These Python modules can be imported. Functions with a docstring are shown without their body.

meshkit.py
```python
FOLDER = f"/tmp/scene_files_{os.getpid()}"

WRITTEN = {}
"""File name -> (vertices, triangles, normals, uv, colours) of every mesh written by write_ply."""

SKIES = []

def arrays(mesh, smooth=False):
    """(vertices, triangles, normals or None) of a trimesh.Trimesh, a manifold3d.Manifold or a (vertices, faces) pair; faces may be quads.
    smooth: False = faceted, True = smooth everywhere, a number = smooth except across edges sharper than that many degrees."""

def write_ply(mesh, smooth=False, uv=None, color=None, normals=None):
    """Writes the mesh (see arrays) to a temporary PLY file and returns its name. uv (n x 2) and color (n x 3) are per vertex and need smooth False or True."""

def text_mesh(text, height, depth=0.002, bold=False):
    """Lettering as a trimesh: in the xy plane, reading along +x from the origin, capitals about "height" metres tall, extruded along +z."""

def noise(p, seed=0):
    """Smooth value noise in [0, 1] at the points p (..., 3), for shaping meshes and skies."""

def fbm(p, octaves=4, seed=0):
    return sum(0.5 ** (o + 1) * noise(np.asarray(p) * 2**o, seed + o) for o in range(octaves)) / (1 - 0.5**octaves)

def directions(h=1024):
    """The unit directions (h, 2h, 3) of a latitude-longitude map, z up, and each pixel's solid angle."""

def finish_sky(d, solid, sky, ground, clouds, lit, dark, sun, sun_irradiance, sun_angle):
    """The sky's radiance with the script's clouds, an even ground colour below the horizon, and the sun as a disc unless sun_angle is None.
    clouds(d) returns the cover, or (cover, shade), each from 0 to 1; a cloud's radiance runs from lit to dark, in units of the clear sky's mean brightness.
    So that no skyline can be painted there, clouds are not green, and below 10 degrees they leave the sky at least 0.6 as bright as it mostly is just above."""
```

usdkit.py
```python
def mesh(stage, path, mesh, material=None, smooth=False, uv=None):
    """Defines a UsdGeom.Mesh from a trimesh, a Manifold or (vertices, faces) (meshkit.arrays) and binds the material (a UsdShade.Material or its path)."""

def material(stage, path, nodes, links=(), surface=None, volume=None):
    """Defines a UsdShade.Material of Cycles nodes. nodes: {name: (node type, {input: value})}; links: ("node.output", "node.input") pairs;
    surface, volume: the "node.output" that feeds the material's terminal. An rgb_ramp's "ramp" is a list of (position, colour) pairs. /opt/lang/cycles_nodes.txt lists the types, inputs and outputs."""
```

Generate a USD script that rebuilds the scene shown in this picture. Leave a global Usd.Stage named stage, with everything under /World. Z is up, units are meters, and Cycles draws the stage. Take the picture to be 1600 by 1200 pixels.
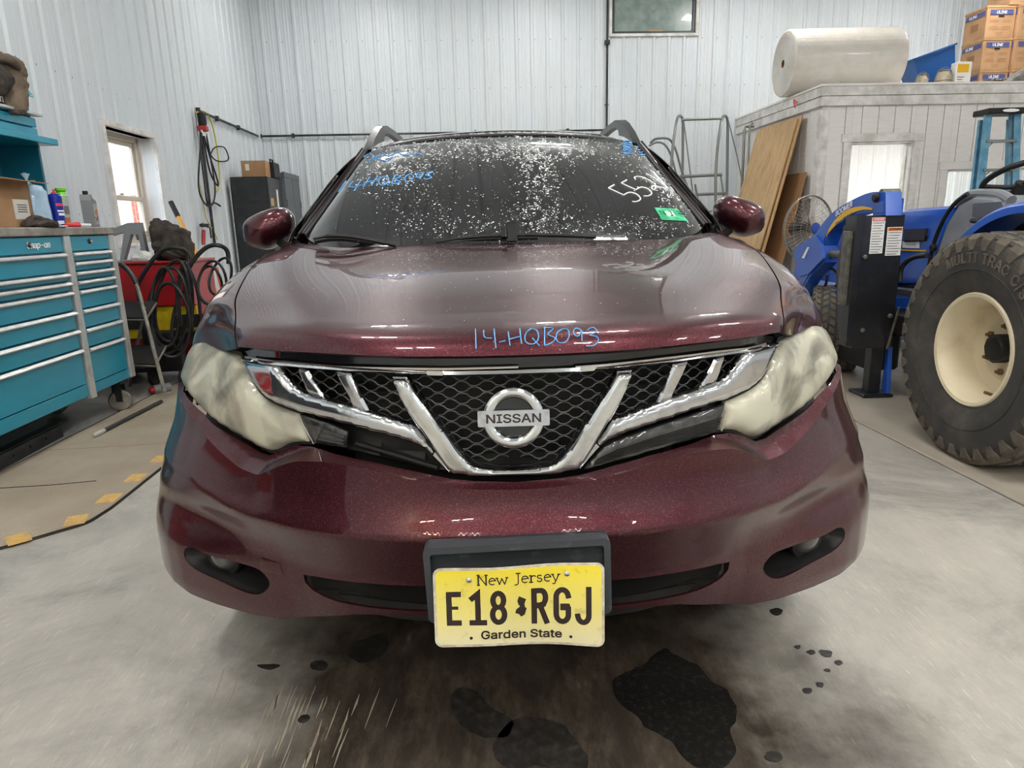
import math, random
import numpy as np, trimesh
from scipy.interpolate import CubicSpline, PchipInterpolator, RectBivariateSpline
from scipy.spatial import Delaunay
from shapely.geometry import Polygon, LineString, Point, MultiPolygon
from shapely.ops import unary_union
import shapely
import usdkit, meshkit
from pxr import Usd, UsdGeom, Gf, Sdf, UsdLux

stage = Usd.Stage.CreateInMemory()
UsdGeom.SetStageUpAxis(stage, UsdGeom.Tokens.z)
UsdGeom.SetStageMetersPerUnit(stage, 1.0)
UsdGeom.Xform.Define(stage, '/World')
UsdGeom.Scope.Define(stage, '/World/Looks')

# ---------------------------------------------------------------- camera, sky, exposure
F, CAM_H, PITCH, ROLL, YAW, CX = 1050.0, 1.19, math.atan(250 / 1050), .026, .0086, .006
EXPOSURE = .68
LAMP = 75.0
def _basis():
    cp, sp, cy, sy = math.cos(PITCH), math.sin(PITCH), math.cos(YAW), math.sin(YAW)
    fw = np.array([sy * cp, cy * cp, -sp]); r0 = np.array([cy, -sy, 0]); u0 = np.cross(r0, fw)
    c, s = math.cos(ROLL), math.sin(ROLL)
    return c * r0 - s * u0, s * r0 + c * u0, fw
CR, CU, CF = _basis()
EYE = np.array([CX, 0, CAM_H])
cam = UsdGeom.Camera.Define(stage, '/World/camera')
cam.AddTransformOp().Set(Gf.Matrix4d(*CR, 0, *CU, 0, *(-CF), 0, *EYE, 1))
cam.CreateHorizontalApertureAttr(36.0); cam.CreateVerticalApertureAttr(27.0)
cam.CreateFocalLengthAttr(36.0 * F / 1600.0)
cam.CreateClippingRangeAttr(Gf.Vec2f(.05, 200))
cam.CreateExposureAttr(EXPOSURE)
dome = UsdLux.DomeLight.Define(stage, '/World/sky')
dome.CreateIntensityAttr(1.0)
SKY = usdkit.material(stage, '/World/Looks/overcast_sky', {'b': ('background_shader', {'color': (.80, .90, 1.0), 'strength': 3.6})}, [], surface='b.background')
from pxr import UsdShade
UsdShade.MaterialBindingAPI.Apply(dome.GetPrim()).Bind(SKY)

# ---------------------------------------------------------------- helpers: where a thing stands
TH = math.radians(2.9)                                     # the room's axes are turned against the car's
EX, EY = np.array([math.cos(TH), math.sin(TH), 0]), np.array([-math.sin(TH), math.cos(TH), 0])
def rw(rx, ry, z=0.0): return rx * EX + ry * EY + np.array([0, 0, z])    # room -> world
def ray(px, py): return CF + CR * ((px - 800) / F) + CU * ((600 - py) / F)
def at(px, py, D):
    d = ray(px, py); return EYE + d * (D / d[1])
def atz(px, py, z=0.0):
    d = ray(px, py); return EYE + d * ((z - CAM_H) / d[2])
def proj(p):
    d = np.asarray(p, float) - EYE; z = d @ CF
    return np.stack([800 + F * (d @ CR) / z, 600 - F * (d @ CU) / z], -1)

_used = {}
def path_for(name, parent='/World'):
    k = (parent, name); n = _used.get(k, 0); _used[k] = n + 1
    return f'{parent}/{name}' if n == 0 else f'{parent}/{name}_{n:03d}'
def tag(prim, label=None, cat=None, group=None, kind=None):
    prim = prim.GetPrim() if hasattr(prim, 'GetPrim') else prim
    for k, v in (('label', label), ('category', cat), ('group', group), ('kind', kind)):
        if v: prim.SetCustomDataByKey(k, v)
    return prim
def thing(name, label=None, cat=None, loc=(0, 0, 0), rotz=0.0, group=None, kind=None):
    x = UsdGeom.Xform.Define(stage, path_for(name))
    x.AddTranslateOp().Set(Gf.Vec3d(*map(float, loc)))
    if rotz: x.AddRotateZOp().Set(math.degrees(rotz))
    return tag(x, label, cat, group, kind)
def obj(name, mesh, mat, parent=None, smooth=35, label=None, kind=None):
    if isinstance(mesh, list): mesh = J(mesh)
    p = path_for(name, str(parent.GetPath()) if parent else '/World')
    m = usdkit.mesh(stage, p, mesh, MATS[mat] if isinstance(mat, str) else mat, smooth=smooth)
    return tag(m, label, kind=kind)
def top(name, mesh, mat, label, cat, group=None, kind=None, smooth=35):
    m = obj(name, mesh, mat, None, smooth); return tag(m, label, cat, group, kind)
def copy_of(prim, loc, rotz=0.0, label=None):
    was = prim.GetCustomData(); name = prim.GetName()
    x = UsdGeom.Xform.Define(stage, path_for(name))
    x.GetPrim().GetReferences().AddInternalReference(prim.GetPath())
    x.ClearXformOpOrder()
    x.AddTranslateOp(opSuffix='copy').Set(Gf.Vec3d(*map(float, loc)))
    if rotz: x.AddRotateZOp(opSuffix='copy').Set(math.degrees(rotz))
    x.GetPrim().SetInstanceable(True)
    return tag(x, label or was.get('label'), was.get('category'), was.get('group'))

# ---------------------------------------------------------------- helpers: shapes
def J(ms): return trimesh.util.concatenate([m for m in ms if m is not None])
def T(m, x=0, y=0, z=0, rx=0, ry=0, rz=0):
    m = m.copy()
    for a, ax in ((rx, (1, 0, 0)), (ry, (0, 1, 0)), (rz, (0, 0, 1))):
        if a: m.apply_transform(trimesh.transformations.rotation_matrix(a, ax))
    m.apply_translation((x, y, z)); return m
def box(x0, x1, y0, y1, z0, z1, c=.004):
    """A box with chamfered edges."""
    lo, hi = np.array([x0, y0, z0], float), np.array([x1, y1, z1], float)
    c = min(c, .3 * (hi - lo).min()); ctr, h = (lo + hi) / 2, (hi - lo) / 2
    if c <= 0: return trimesh.creation.box(hi - lo, trimesh.transformations.translation_matrix(ctr))
    pts = []
    for s in np.ndindex(2, 2, 2):
        s = np.array(s) * 2 - 1
        for k in range(3):
            o = h - c; o[k] = h[k]; pts.append(ctr + s * o)
    return trimesh.convex.convex_hull(np.array(pts))
def cyl(r, h, n=24, r2=None, c=0.0):
    """A cylinder or cone from z=0 to h with chamfered rims."""
    r2 = r if r2 is None else r2
    prof = [(0, 0), (r - c, 0), (r, c), (r2, h - c), (r2 - c, h), (0, h)] if c else [(0, 0), (r, 0), (r2, h), (0, h)]
    return lathe(prof, n)
def lathe(prof, n=32):
    prof = np.array(prof, float); a = np.linspace(0, 2 * math.pi, n, endpoint=False); k = len(prof)
    v = np.stack([prof[:, None, 0] * np.cos(a), prof[:, None, 0] * np.sin(a), np.repeat(prof[:, 1:2], n, 1)], -1).reshape(-1, 3)
    f = []
    for i in range(k - 1):
        for j in range(n):
            a0, a1, b0, b1 = i * n + j, i * n + (j + 1) % n, (i + 1) * n + j, (i + 1) * n + (j + 1) % n
            f += [(a0, a1, b1), (a0, b1, b0)]
    m = trimesh.Trimesh(v, f, process=False); m.merge_vertices(); m.update_faces(m.nondegenerate_faces()); return m
def along(m, a, b):
    """Moves a mesh built along +z from the origin so that it runs from a towards b."""
    m = m.copy(); d = np.asarray(b, float) - a
    m.apply_transform(trimesh.geometry.align_vectors([0, 0, 1], d / np.linalg.norm(d))); m.apply_translation(a); return m
def rod(a, b, r, n=12, r2=None): return along(cyl(r, float(np.linalg.norm(np.subtract(b, a))), n, r2), np.asarray(a, float), b)
def tube(pts, r, n=8, closed=False, smooth=0):
    p = np.asarray(pts, float)
    if smooth: p = spline(p, smooth, closed)
    if closed: p = np.vstack([p, p[:1]])
    t = np.gradient(p, axis=0)
    if closed: t[0] = t[-1] = (p[1] - p[-2]) / 2
    t /= np.linalg.norm(t, axis=1, keepdims=True) + 1e-12
    a = np.cross(t[0], [0, 0, 1.0] if abs(t[0][2]) < .9 else [1.0, 0, 0]); A = []
    for k in range(len(p)):
        a = a - t[k] * (a @ t[k]); a = a / (np.linalg.norm(a) + 1e-12); A.append(a)
    A = np.array(A); B = np.cross(t, A); ang = np.arange(n) * 2 * math.pi / n
    R = np.broadcast_to(np.asarray(r, float), (len(p),))[:, None, None]
    v = p[:, None] + R * (np.cos(ang)[None, :, None] * A[:, None] + np.sin(ang)[None, :, None] * B[:, None])
    i, j = np.meshgrid(np.arange(len(p) - 1), np.arange(n), indexing='ij')
    q = np.stack([i * n + j, i * n + (j + 1) % n, (i + 1) * n + (j + 1) % n, (i + 1) * n + j], -1).reshape(-1, 4)
    f = np.vstack([q[:, [0, 1, 2]], q[:, [0, 2, 3]]]); v = v.reshape(-1, 3)
    if not closed:
        m = len(v); v = np.vstack([v, p[:1], p[-1:]]); e = (len(p) - 1) * n
        f = np.vstack([f, [(m, (k + 1) % n, k) for k in range(n)], [(m + 1, e + k, e + (k + 1) % n) for k in range(n)]])
    return trimesh.Trimesh(v, f, process=False)
def spline(p, n, closed=False):
    p = np.asarray(p, float)
    if closed: p = np.vstack([p, p[:1]])
    s = np.r_[0, np.cumsum(np.linalg.norm(np.diff(p, axis=0), axis=1) + 1e-9)]
    q = CubicSpline(s, p, bc_type='periodic' if closed else 'natural')(np.linspace(0, s[-1], n))
    return q[:-1] if closed else q
def extr(poly, h, z=0.0):
    """Extrudes a polygon (points or shapely) along +z."""
    if not hasattr(poly, 'geom_type'): poly = Polygon(poly)
    gs = [g for g in getattr(poly, 'geoms', [poly]) if g.area > 0]
    m = J([trimesh.creation.extrude_polygon(g, h, engine='earcut') for g in gs]); m.apply_translation((0, 0, z)); return m
def rrect(w, h, r, n=6):
    return Polygon([(-w/2 + r, -h/2 + r), (w/2 - r, -h/2 + r), (w/2 - r, h/2 - r), (-w/2 + r, h/2 - r)]).buffer(r, quad_segs=n)
def upright(m, x=0, y=0, z=0, rz=0.0):
    """Turns a mesh drawn in xy (reading along +x, up +y, thickness +z) to stand facing -y, then places it."""
    return T(T(m, rx=math.pi / 2), x, y, z, rz=0) if not rz else T(T(T(m, rx=math.pi / 2), rz=rz), x, y, z)
def grid(P, flip=False):
    """Mesh of a grid of points (n, m, 3)."""
    n, m = P.shape[:2]; i, j = np.meshgrid(np.arange(n - 1), np.arange(m - 1), indexing='ij')
    a, b, c, d = i * m + j, i * m + j + 1, (i + 1) * m + j + 1, (i + 1) * m + j
    q = np.stack([a, b, c, d], -1).reshape(-1, 4)
    if flip: q = q[:, ::-1]
    return trimesh.Trimesh(P.reshape(-1, 3), np.vstack([q[:, [0, 1, 2]], q[:, [0, 2, 3]]]), process=False)
def mirror(m, x0=0.0):
    m = m.copy(); m.vertices[:, 0] = 2 * x0 - m.vertices[:, 0]; m.faces = m.faces[:, ::-1]; return m
def solid(front, thick):
    """Gives an open sheet (normals outwards) a back and edges: the sheet moved inwards by thick along its normals."""
    m = front.copy(); n = m.vertex_normals; k = len(m.vertices)
    e = m.edges_sorted; u, idx, cnt = np.unique(e, axis=0, return_index=True, return_counts=True)
    be = m.edges[idx[cnt == 1]]
    side = np.vstack([np.stack([be[:, 1], be[:, 0], be[:, 0] + k], 1), np.stack([be[:, 1], be[:, 0] + k, be[:, 1] + k], 1)])
    return trimesh.Trimesh(np.vstack([m.vertices, m.vertices - n * thick]), np.vstack([m.faces, m.faces[:, ::-1] + k, side]), process=False)
def cast(m, px, py):
    """Where camera rays through pixels meet a mesh: (points, normals, hit)."""
    px, py = np.atleast_1d(px).astype(float), np.atleast_1d(py).astype(float)
    d = CF + ((px - 800) / F)[:, None] * CR + ((600 - py) / F)[:, None] * CU
    tri = m.triangles; e1, e2 = tri[:, 1] - tri[:, 0], tri[:, 2] - tri[:, 0]; tv = EYE - tri[:, 0]; q = np.cross(tv, e1)
    P, N, ok = np.zeros((len(px), 3)), np.zeros((len(px), 3)), np.zeros(len(px), bool)
    t2 = np.einsum('ij,ij->i', e2, q)
    for a in range(0, len(px), 200):
        dd = d[a:a + 200]; pv = np.cross(dd[:, None], e2[None]); det = np.einsum('rti,ti->rt', pv, e1)
        det = np.where(np.abs(det) < 1e-12, 1e-12, det)
        u = np.einsum('rti,ti->rt', pv, tv) / det; v = (dd @ q.T) / det; t = t2 / det
        t = np.where((u >= 0) & (v >= 0) & (u + v <= 1) & (t > .01), t, 1e9); k = t.argmin(1); tt = t[np.arange(len(dd)), k]
        h = tt < 1e8; ok[a:a + 200] = h; P[a:a + 200] = EYE + dd * np.where(h, tt, 0)[:, None]; N[a:a + 200] = m.face_normals[k]
    return P, N, ok
def strokes_poly(lines, w): return unary_union([LineString(l).buffer(w / 2, quad_segs=4) for l in lines])

# ---------------------------------------------------------------- materials
MATS = {}
def mat(name, nodes, links, surface='p.BSDF'):
    MATS[name] = usdkit.material(stage, '/World/Looks/' + name, nodes, links, surface=surface); return MATS[name]
def M(name, col, rough=.5, metal=0.0, col2=None, scale=6.0, lo=.4, hi=.65, bump=0.0, bscale=60.0, stretch=(1, 1, 1), detail=5.0, rough2=None, **kw):
    """A principled material; col2 is worn in by noise over the object's own coordinates, bump is fine relief."""
    p = {'base_color': col, 'roughness': rough, 'metallic': metal}; p.update(kw)
    n, l = {'p': ('principled_bsdf', p)}, []
    if col2 is not None or bump:
        n['t'] = ('texture_coordinate', {}); n['m'] = ('mapping', {'scale': stretch}); l.append(('t.object', 'm.vector'))
    if col2 is not None:
        n['n'] = ('noise_texture', {'scale': scale, 'detail': detail, 'roughness': .6})
        n['r'] = ('rgb_ramp', {'ramp': [(0, col), (lo, col), (hi, col2), (1, col2)]})
        l += [('m.vector', 'n.vector'), ('n.fac', 'r.fac'), ('r.color', 'p.base_color')]
        if rough2 is not None:
            n['q'] = ('map_range', {'from_min': lo, 'from_max': hi, 'to_min': rough, 'to_max': rough2, 'clamp': True}); l += [('n.fac', 'q.value'), ('q.result', 'p.roughness')]
    if bump:
        n['bn'] = ('noise_texture', {'scale': bscale, 'detail': 3.0}); n['b'] = ('bump', {'strength': 1.0, 'distance': bump})
        l += [('m.vector', 'bn.vector'), ('bn.fac', 'b.height'), ('b.normal', 'p.normal')]
    return mat(name, n, l)
def lin(r, g, b):
    f = lambda c: (c / 255 / 12.92) if c / 255 < .04045 else ((c / 255 + .055) / 1.055) ** 2.4
    return (f(r), f(g), f(b))

# car
n_, l_ = {}, []
mat('car_paint', {'p': ('principled_bsdf', {'roughness': .38, 'metallic': .8, 'coat_weight': 1.0, 'coat_roughness': .03, 'coat_ior': 1.37, 'specular_ior_level': .5}),
     't': ('texture_coordinate', {}), 'v': ('voronoi_texture', {'scale': 900.0}), 's': ('separate_color', {}),
     'fr': ('rgb_ramp', {'ramp': [(0, (.042, .0065, .0105)), (.75, (.068, .010, .016)), (.93, (.115, .021, .030)), (1, (.22, .07, .08))]}),
     'd': ('noise_texture', {'scale': 2.2, 'detail': 6.0, 'roughness': .65}), 'dr': ('map_range', {'from_min': .5, 'from_max': .8, 'to_min': .012, 'to_max': .06, 'clamp': True}),
     'w': ('voronoi_texture', {'scale': 75.0}), 'wr': ('rgb_ramp', {'ramp': [(0, (.5, .45, .45)), (.045, (.5, .45, .45)), (.06, (0, 0, 0)), (1, (0, 0, 0))]}),
     'wm': ('noise_texture', {'scale': 6.0, 'detail': 3.0}), 'wg': ('rgb_ramp', {'ramp': [(0, (0, 0, 0)), (.52, (0, 0, 0)), (.66, (1, 1, 1)), (1, (1, 1, 1))]}),
     'mu': ('mix_color', {'blend_type': 'multiply', 'fac': 1.0}), 'ad': ('mix_color', {'blend_type': 'add', 'fac': .55, 'use_clamp_result': True})},
    [('t.object', 'v.vector'), ('v.color', 's.color'), ('s.r', 'fr.fac'), ('t.object', 'd.vector'), ('d.fac', 'dr.value'), ('dr.result', 'p.coat_roughness'),
     ('t.object', 'w.vector'), ('w.distance', 'wr.fac'), ('t.object', 'wm.vector'), ('wm.fac', 'wg.fac'), ('wr.color', 'mu.a'), ('wg.color', 'mu.b'),
     ('fr.color', 'ad.a'), ('mu.result', 'ad.b'), ('ad.result', 'p.base_color')])
M('chrome', (.66, .67, .68), .08, 1.0, col2=(.56, .56, .55), scale=24, lo=.45, hi=.75, rough2=.2)
M('chrome_worn', (.60, .61, .63), .12, 1.0, col2=(.50, .50, .50), scale=14, lo=.5, hi=.8, rough2=.28)
M('rail_grey', (.045, .046, .05), .32, .3)
M('lamp_inside', (.45, .44, .42), .3, .3)
M('chrome_dull', (.55, .52, .50), .25, 1.0)
M('gloss_black', (.006, .006, .007), .12, 0, coat_weight=.5)
M('black_plastic', (.010, .010, .011), .48, 0, col2=(.02, .0195, .019), scale=14, specular_ior_level=.3)
M('deep_black', (.004, .004, .004), .7)
M('mesh_black', (.035, .036, .038), .35, 0, col2=(.10, .10, .10), scale=40, lo=.5, hi=.75)
M('rubber_seal', (.012, .012, .013), .55)
M('glass_dark', (.004, .005, .006), .015, 0, col2=(.009, .010, .011), scale=3, coat_weight=1.0, coat_roughness=.01, specular_ior_level=.6)
mat('lens_haze', {'p': ('principled_bsdf', {'roughness': .32, 'coat_weight': .6, 'coat_roughness': .12, 'specular_ior_level': .4}), 'tr': ('transparent_bsdf', {'color': (.93, .92, .86)}), 'x': ('mix_closure', {}),
     't': ('texture_coordinate', {}), 'n': ('noise_texture', {'scale': 6.0, 'detail': 4.0, 'roughness': .55, 'distortion': .6}), 'r': ('rgb_ramp', {'ramp': [(0, lin(206, 204, 184)), (.42, lin(196, 194, 174)), (.55, lin(170, 168, 152)), (.7, lin(138, 136, 126)), (1, lin(120, 118, 110))]}),
     'a': ('map_range', {'from_min': .42, 'from_max': .62, 'to_min': .96, 'to_max': .48, 'clamp': True}), 'gm': ('mapping', {'location': (0, 0, .08)})},
    [('t.object', 'gm.vector'), ('gm.vector', 'n.vector'), ('n.fac', 'r.fac'), ('r.color', 'p.base_color'), ('n.fac', 'a.value'), ('a.result', 'x.fac'), ('tr.BSDF', 'x.closure1'), ('p.BSDF', 'x.closure2')], 'x.closure')
M('lens_amber', lin(190, 150, 112), .3, 0, col2=lin(206, 196, 172), scale=20, lo=.35, hi=.6, coat_weight=.6, coat_roughness=.1)
M('lens_smoke', (.018, .019, .02), .12, 0, col2=(.05, .05, .05), scale=30, coat_weight=.7, coat_roughness=.06)
M('lens_line', lin(168, 164, 150), .35)
M('fog_glass', (.06, .06, .06), .08, 0, coat_weight=1.0)
M('holder_grey', (.045, .052, .060), .38, 0, col2=(.11, .12, .13), scale=25, lo=.55, hi=.75)
mat('plate_yellow', {'p': ('principled_bsdf', {'roughness': .38}), 't': ('texture_coordinate', {}), 'x': ('separate_xyz', {}),
     'r': ('rgb_ramp', {'ramp': [(0, lin(222, 214, 176)), (.4, lin(226, 214, 130)), (1, lin(232, 212, 56))]}),
     'mr': ('map_range', {'from_min': -.075, 'from_max': .07, 'to_min': 0.0, 'to_max': 1.0, 'clamp': True}),
     'n': ('noise_texture', {'scale': 55.0, 'detail': 5.0}), 'nr': ('rgb_ramp', {'ramp': [(0, (1, 1, 1)), (.6, (1, 1, 1)), (.78, (.62, .58, .45)), (1, (.5, .45, .35))]}),
     'mu': ('mix_color', {'blend_type': 'multiply', 'fac': .8})},
    [('t.object', 'x.vector'), ('x.z', 'mr.value'), ('mr.result', 'r.fac'), ('t.object', 'n.vector'), ('n.fac', 'nr.fac'), ('r.color', 'mu.a'), ('nr.color', 'mu.b'), ('mu.result', 'p.base_color')])
M('plate_edge', lin(212, 204, 186), .45, 0, col2=lin(170, 158, 138), scale=40)
M('plate_ink', lin(44, 30, 26), .5)
M('marker_blue', lin(72, 140, 200), .6, 0, col2=lin(120, 175, 220), scale=90, lo=.4, hi=.7)
M('marker_white', lin(232, 236, 238), .6)
M('sticker_green', lin(20, 160, 105), .5, 0, col2=lin(95, 205, 160), scale=40, lo=.45, hi=.7)
M('sticker_pale', lin(190, 225, 205), .5)
M('sticker_ink', lin(20, 70, 50), .6)
M('droplet', (.88, .92, .92), .25, 0, specular_ior_level=.8)
M('tyre', (.028, .027, .026), .75, 0, col2=(.07, .066, .06), scale=9, lo=.42, hi=.75, bump=.0015, bscale=160)
# building
mat('wall_steel', {'p': ('principled_bsdf', {'roughness': .42, 'base_color': (.70, .715, .725)}), 't': ('texture_coordinate', {}), 'm': ('mapping', {'scale': (1, 1, .22)}),
     'n': ('noise_texture', {'scale': 2.4, 'detail': 6.0, 'roughness': .62}), 'r': ('rgb_ramp', {'ramp': [(0, lin(192, 199, 203)), (.4, lin(208, 215, 220)), (.62, lin(211, 217, 220)), (1, lin(186, 188, 188))]})},
    [('t.object', 'm.vector'), ('m.vector', 'n.vector'), ('n.fac', 'r.fac'), ('r.color', 'p.base_color')])
M('ceiling_steel', lin(206, 209, 211), .5)
M('board_white', lin(230, 227, 223), .6, 0, col2=lin(220, 216, 211), scale=5, stretch=(1, 1, 9), lo=.45, hi=.75, bump=.0006, bscale=14)
M('trim_white', lin(232, 230, 226), .5, 0, col2=lin(196, 192, 185), scale=6)
M('steel_screw', (.25, .25, .26), .4, .8)
M('plate_glass', lin(120, 138, 134), .25, 0, col2=lin(150, 164, 158), scale=8, lo=.35, hi=.7, coat_weight=.3)
M('vinyl_cream', lin(206, 196, 180), .5)
M('reveal_white', lin(232, 228, 226), .55)
mat('window_glass', {'a': ('transparent_bsdf', {'color': (.95, .97, .98)}), 'g': ('glossy_bsdf', {'roughness': .02, 'color': (.9, .9, .9)}), 'f': ('layer_weight', {'blend': .5}), 'w': ('math', {'math_type': 'power', 'value2': 4.0}), 'k': ('math', {'math_type': 'multiply_add', 'value2': .5, 'value3': .03}), 'x': ('mix_closure', {})},
    [('f.facing', 'w.value1'), ('w.value', 'k.value1'), ('k.value', 'x.fac'), ('a.BSDF', 'x.closure1'), ('g.BSDF', 'x.closure2')], 'x.closure')
mat('floor_concrete', {'p': ('principled_bsdf', {}), 't': ('geometry', {}), 'n': ('noise_texture', {'scale': 1.3, 'detail': 12.0, 'roughness': .72, 'distortion': .5}),
     'r': ('rgb_ramp', {'ramp': [(0, lin(132, 130, 124)), (.36, lin(160, 157, 149)), (.5, lin(178, 174, 165)), (.66, lin(192, 187, 176)), (1, lin(204, 198, 185))]}),
     'm': ('mapping', {'scale': (9, 3.0, 1), 'rotation': (0, 0, .30)}), 's': ('noise_texture', {'scale': 1.3, 'detail': 10.0, 'roughness': .78}),
     'sr': ('rgb_ramp', {'ramp': [(0, (.72, .71, .69)), (.45, (.92, .92, .92)), (.60, (1, 1, 1)), (.74, (1.16, 1.14, 1.10)), (1, (1.2, 1.18, 1.12))]}), 'mu': ('mix_color', {'blend_type': 'multiply', 'fac': 1.0, 'use_clamp': False}),
     # the spot where cars stand: oil-browned and scraped, with the car's shade painted in as well
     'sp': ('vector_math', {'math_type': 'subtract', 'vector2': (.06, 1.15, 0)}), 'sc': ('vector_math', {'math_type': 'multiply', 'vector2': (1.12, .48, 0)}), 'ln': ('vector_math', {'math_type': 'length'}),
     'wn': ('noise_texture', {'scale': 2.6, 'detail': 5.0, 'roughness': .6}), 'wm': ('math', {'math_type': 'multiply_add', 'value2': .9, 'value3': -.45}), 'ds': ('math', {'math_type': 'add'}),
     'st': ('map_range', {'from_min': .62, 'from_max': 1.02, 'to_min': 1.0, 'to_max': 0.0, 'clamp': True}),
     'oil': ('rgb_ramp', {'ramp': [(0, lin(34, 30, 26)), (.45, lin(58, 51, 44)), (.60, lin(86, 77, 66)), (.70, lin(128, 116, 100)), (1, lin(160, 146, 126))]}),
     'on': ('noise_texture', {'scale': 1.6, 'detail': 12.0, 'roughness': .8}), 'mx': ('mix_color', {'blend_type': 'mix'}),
     'gr': ('noise_texture', {'scale': 320.0, 'detail': 2.0}), 'gr2': ('rgb_ramp', {'ramp': [(0, (.86, .86, .86)), (.5, (1, 1, 1)), (1, (1.1, 1.1, 1.1))]}), 'm2': ('mix_color', {'blend_type': 'multiply', 'fac': 1.0, 'use_clamp': False}),
     'k1': ('mapping', {'scale': (150, 12, 1), 'rotation': (0, 0, .55)}), 'k2': ('mapping', {'scale': (120, 14, 1), 'rotation': (0, 0, -.7)}), 'kn1': ('noise_texture', {'scale': 1.0, 'detail': 3.0, 'roughness': .6}), 'kn2': ('noise_texture', {'scale': 1.0, 'detail': 3.0, 'roughness': .6}),
     'kr1': ('rgb_ramp', {'ramp': [(0, (.90, .90, .89)), (.36, (.97, .97, .97)), (.5, (1, 1, 1)), (.64, (1, 1, 1)), (.68, (1.3, 1.28, 1.24)), (1, (1.4, 1.37, 1.32))]}), 'kr2': ('rgb_ramp', {'ramp': [(0, (.84, .83, .82)), (.33, (.95, .95, .95)), (.45, (1, 1, 1)), (.65, (1, 1, 1)), (.69, (1.26, 1.24, 1.2)), (1, (1.35, 1.32, 1.28))]}), 'm3': ('mix_color', {'blend_type': 'multiply', 'fac': 1.0, 'use_clamp': False}), 'm4': ('mix_color', {'blend_type': 'multiply', 'fac': 1.0, 'use_clamp': False}),
     'rr': ('map_range', {'from_min': .35, 'from_max': .7, 'to_min': .26, 'to_max': .5, 'clamp': True}),
     'b': ('bump', {'strength': .35, 'distance': .002})},
    [('t.position', 'n.vector'), ('n.fac', 'r.fac'), ('t.position', 'm.vector'), ('m.vector', 's.vector'), ('s.fac', 'sr.fac'), ('r.color', 'mu.a'), ('sr.color', 'mu.b'),
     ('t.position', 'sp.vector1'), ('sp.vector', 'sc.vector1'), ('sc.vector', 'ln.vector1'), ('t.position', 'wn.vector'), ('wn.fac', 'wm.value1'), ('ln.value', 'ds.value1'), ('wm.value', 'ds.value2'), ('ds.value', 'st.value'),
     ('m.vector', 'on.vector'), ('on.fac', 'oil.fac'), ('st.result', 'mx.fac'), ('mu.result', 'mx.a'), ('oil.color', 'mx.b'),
     ('t.position', 'gr.vector'), ('gr.fac', 'gr2.fac'), ('mx.result', 'm2.a'), ('gr2.color', 'm2.b'), ('m2.result', 'm3.a'), ('t.position', 'k1.vector'), ('t.position', 'k2.vector'), ('k1.vector', 'kn1.vector'), ('k2.vector', 'kn2.vector'), ('kn1.fac', 'kr1.fac'), ('kn2.fac', 'kr2.fac'), ('kr1.color', 'm3.b'), ('m3.result', 'm4.a'), ('kr2.color', 'm4.b'), ('m4.result', 'p.base_color'),
     ('n.fac', 'rr.value'), ('rr.result', 'p.roughness'), ('s.fac', 'b.height'), ('b.normal', 'p.normal')])
M('oil_wet', (.012, .011, .010), .22, 0, col2=(.03, .028, .025), scale=60, lo=.5, hi=.7, bump=.002, bscale=220)
M('oil_dry', (.020, .018, .016), .45, 0, col2=(.05, .045, .04), scale=40, lo=.45, hi=.7)
mat('lamp_white', {'e': ('emission', {'color': (1.0, .975, .94), 'strength': LAMP})}, [], 'e.emission')
mat('office_lamp', {'e': ('emission', {'color': (.94, 1.0, .98), 'strength': 58.0})}, [], 'e.emission')
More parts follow.
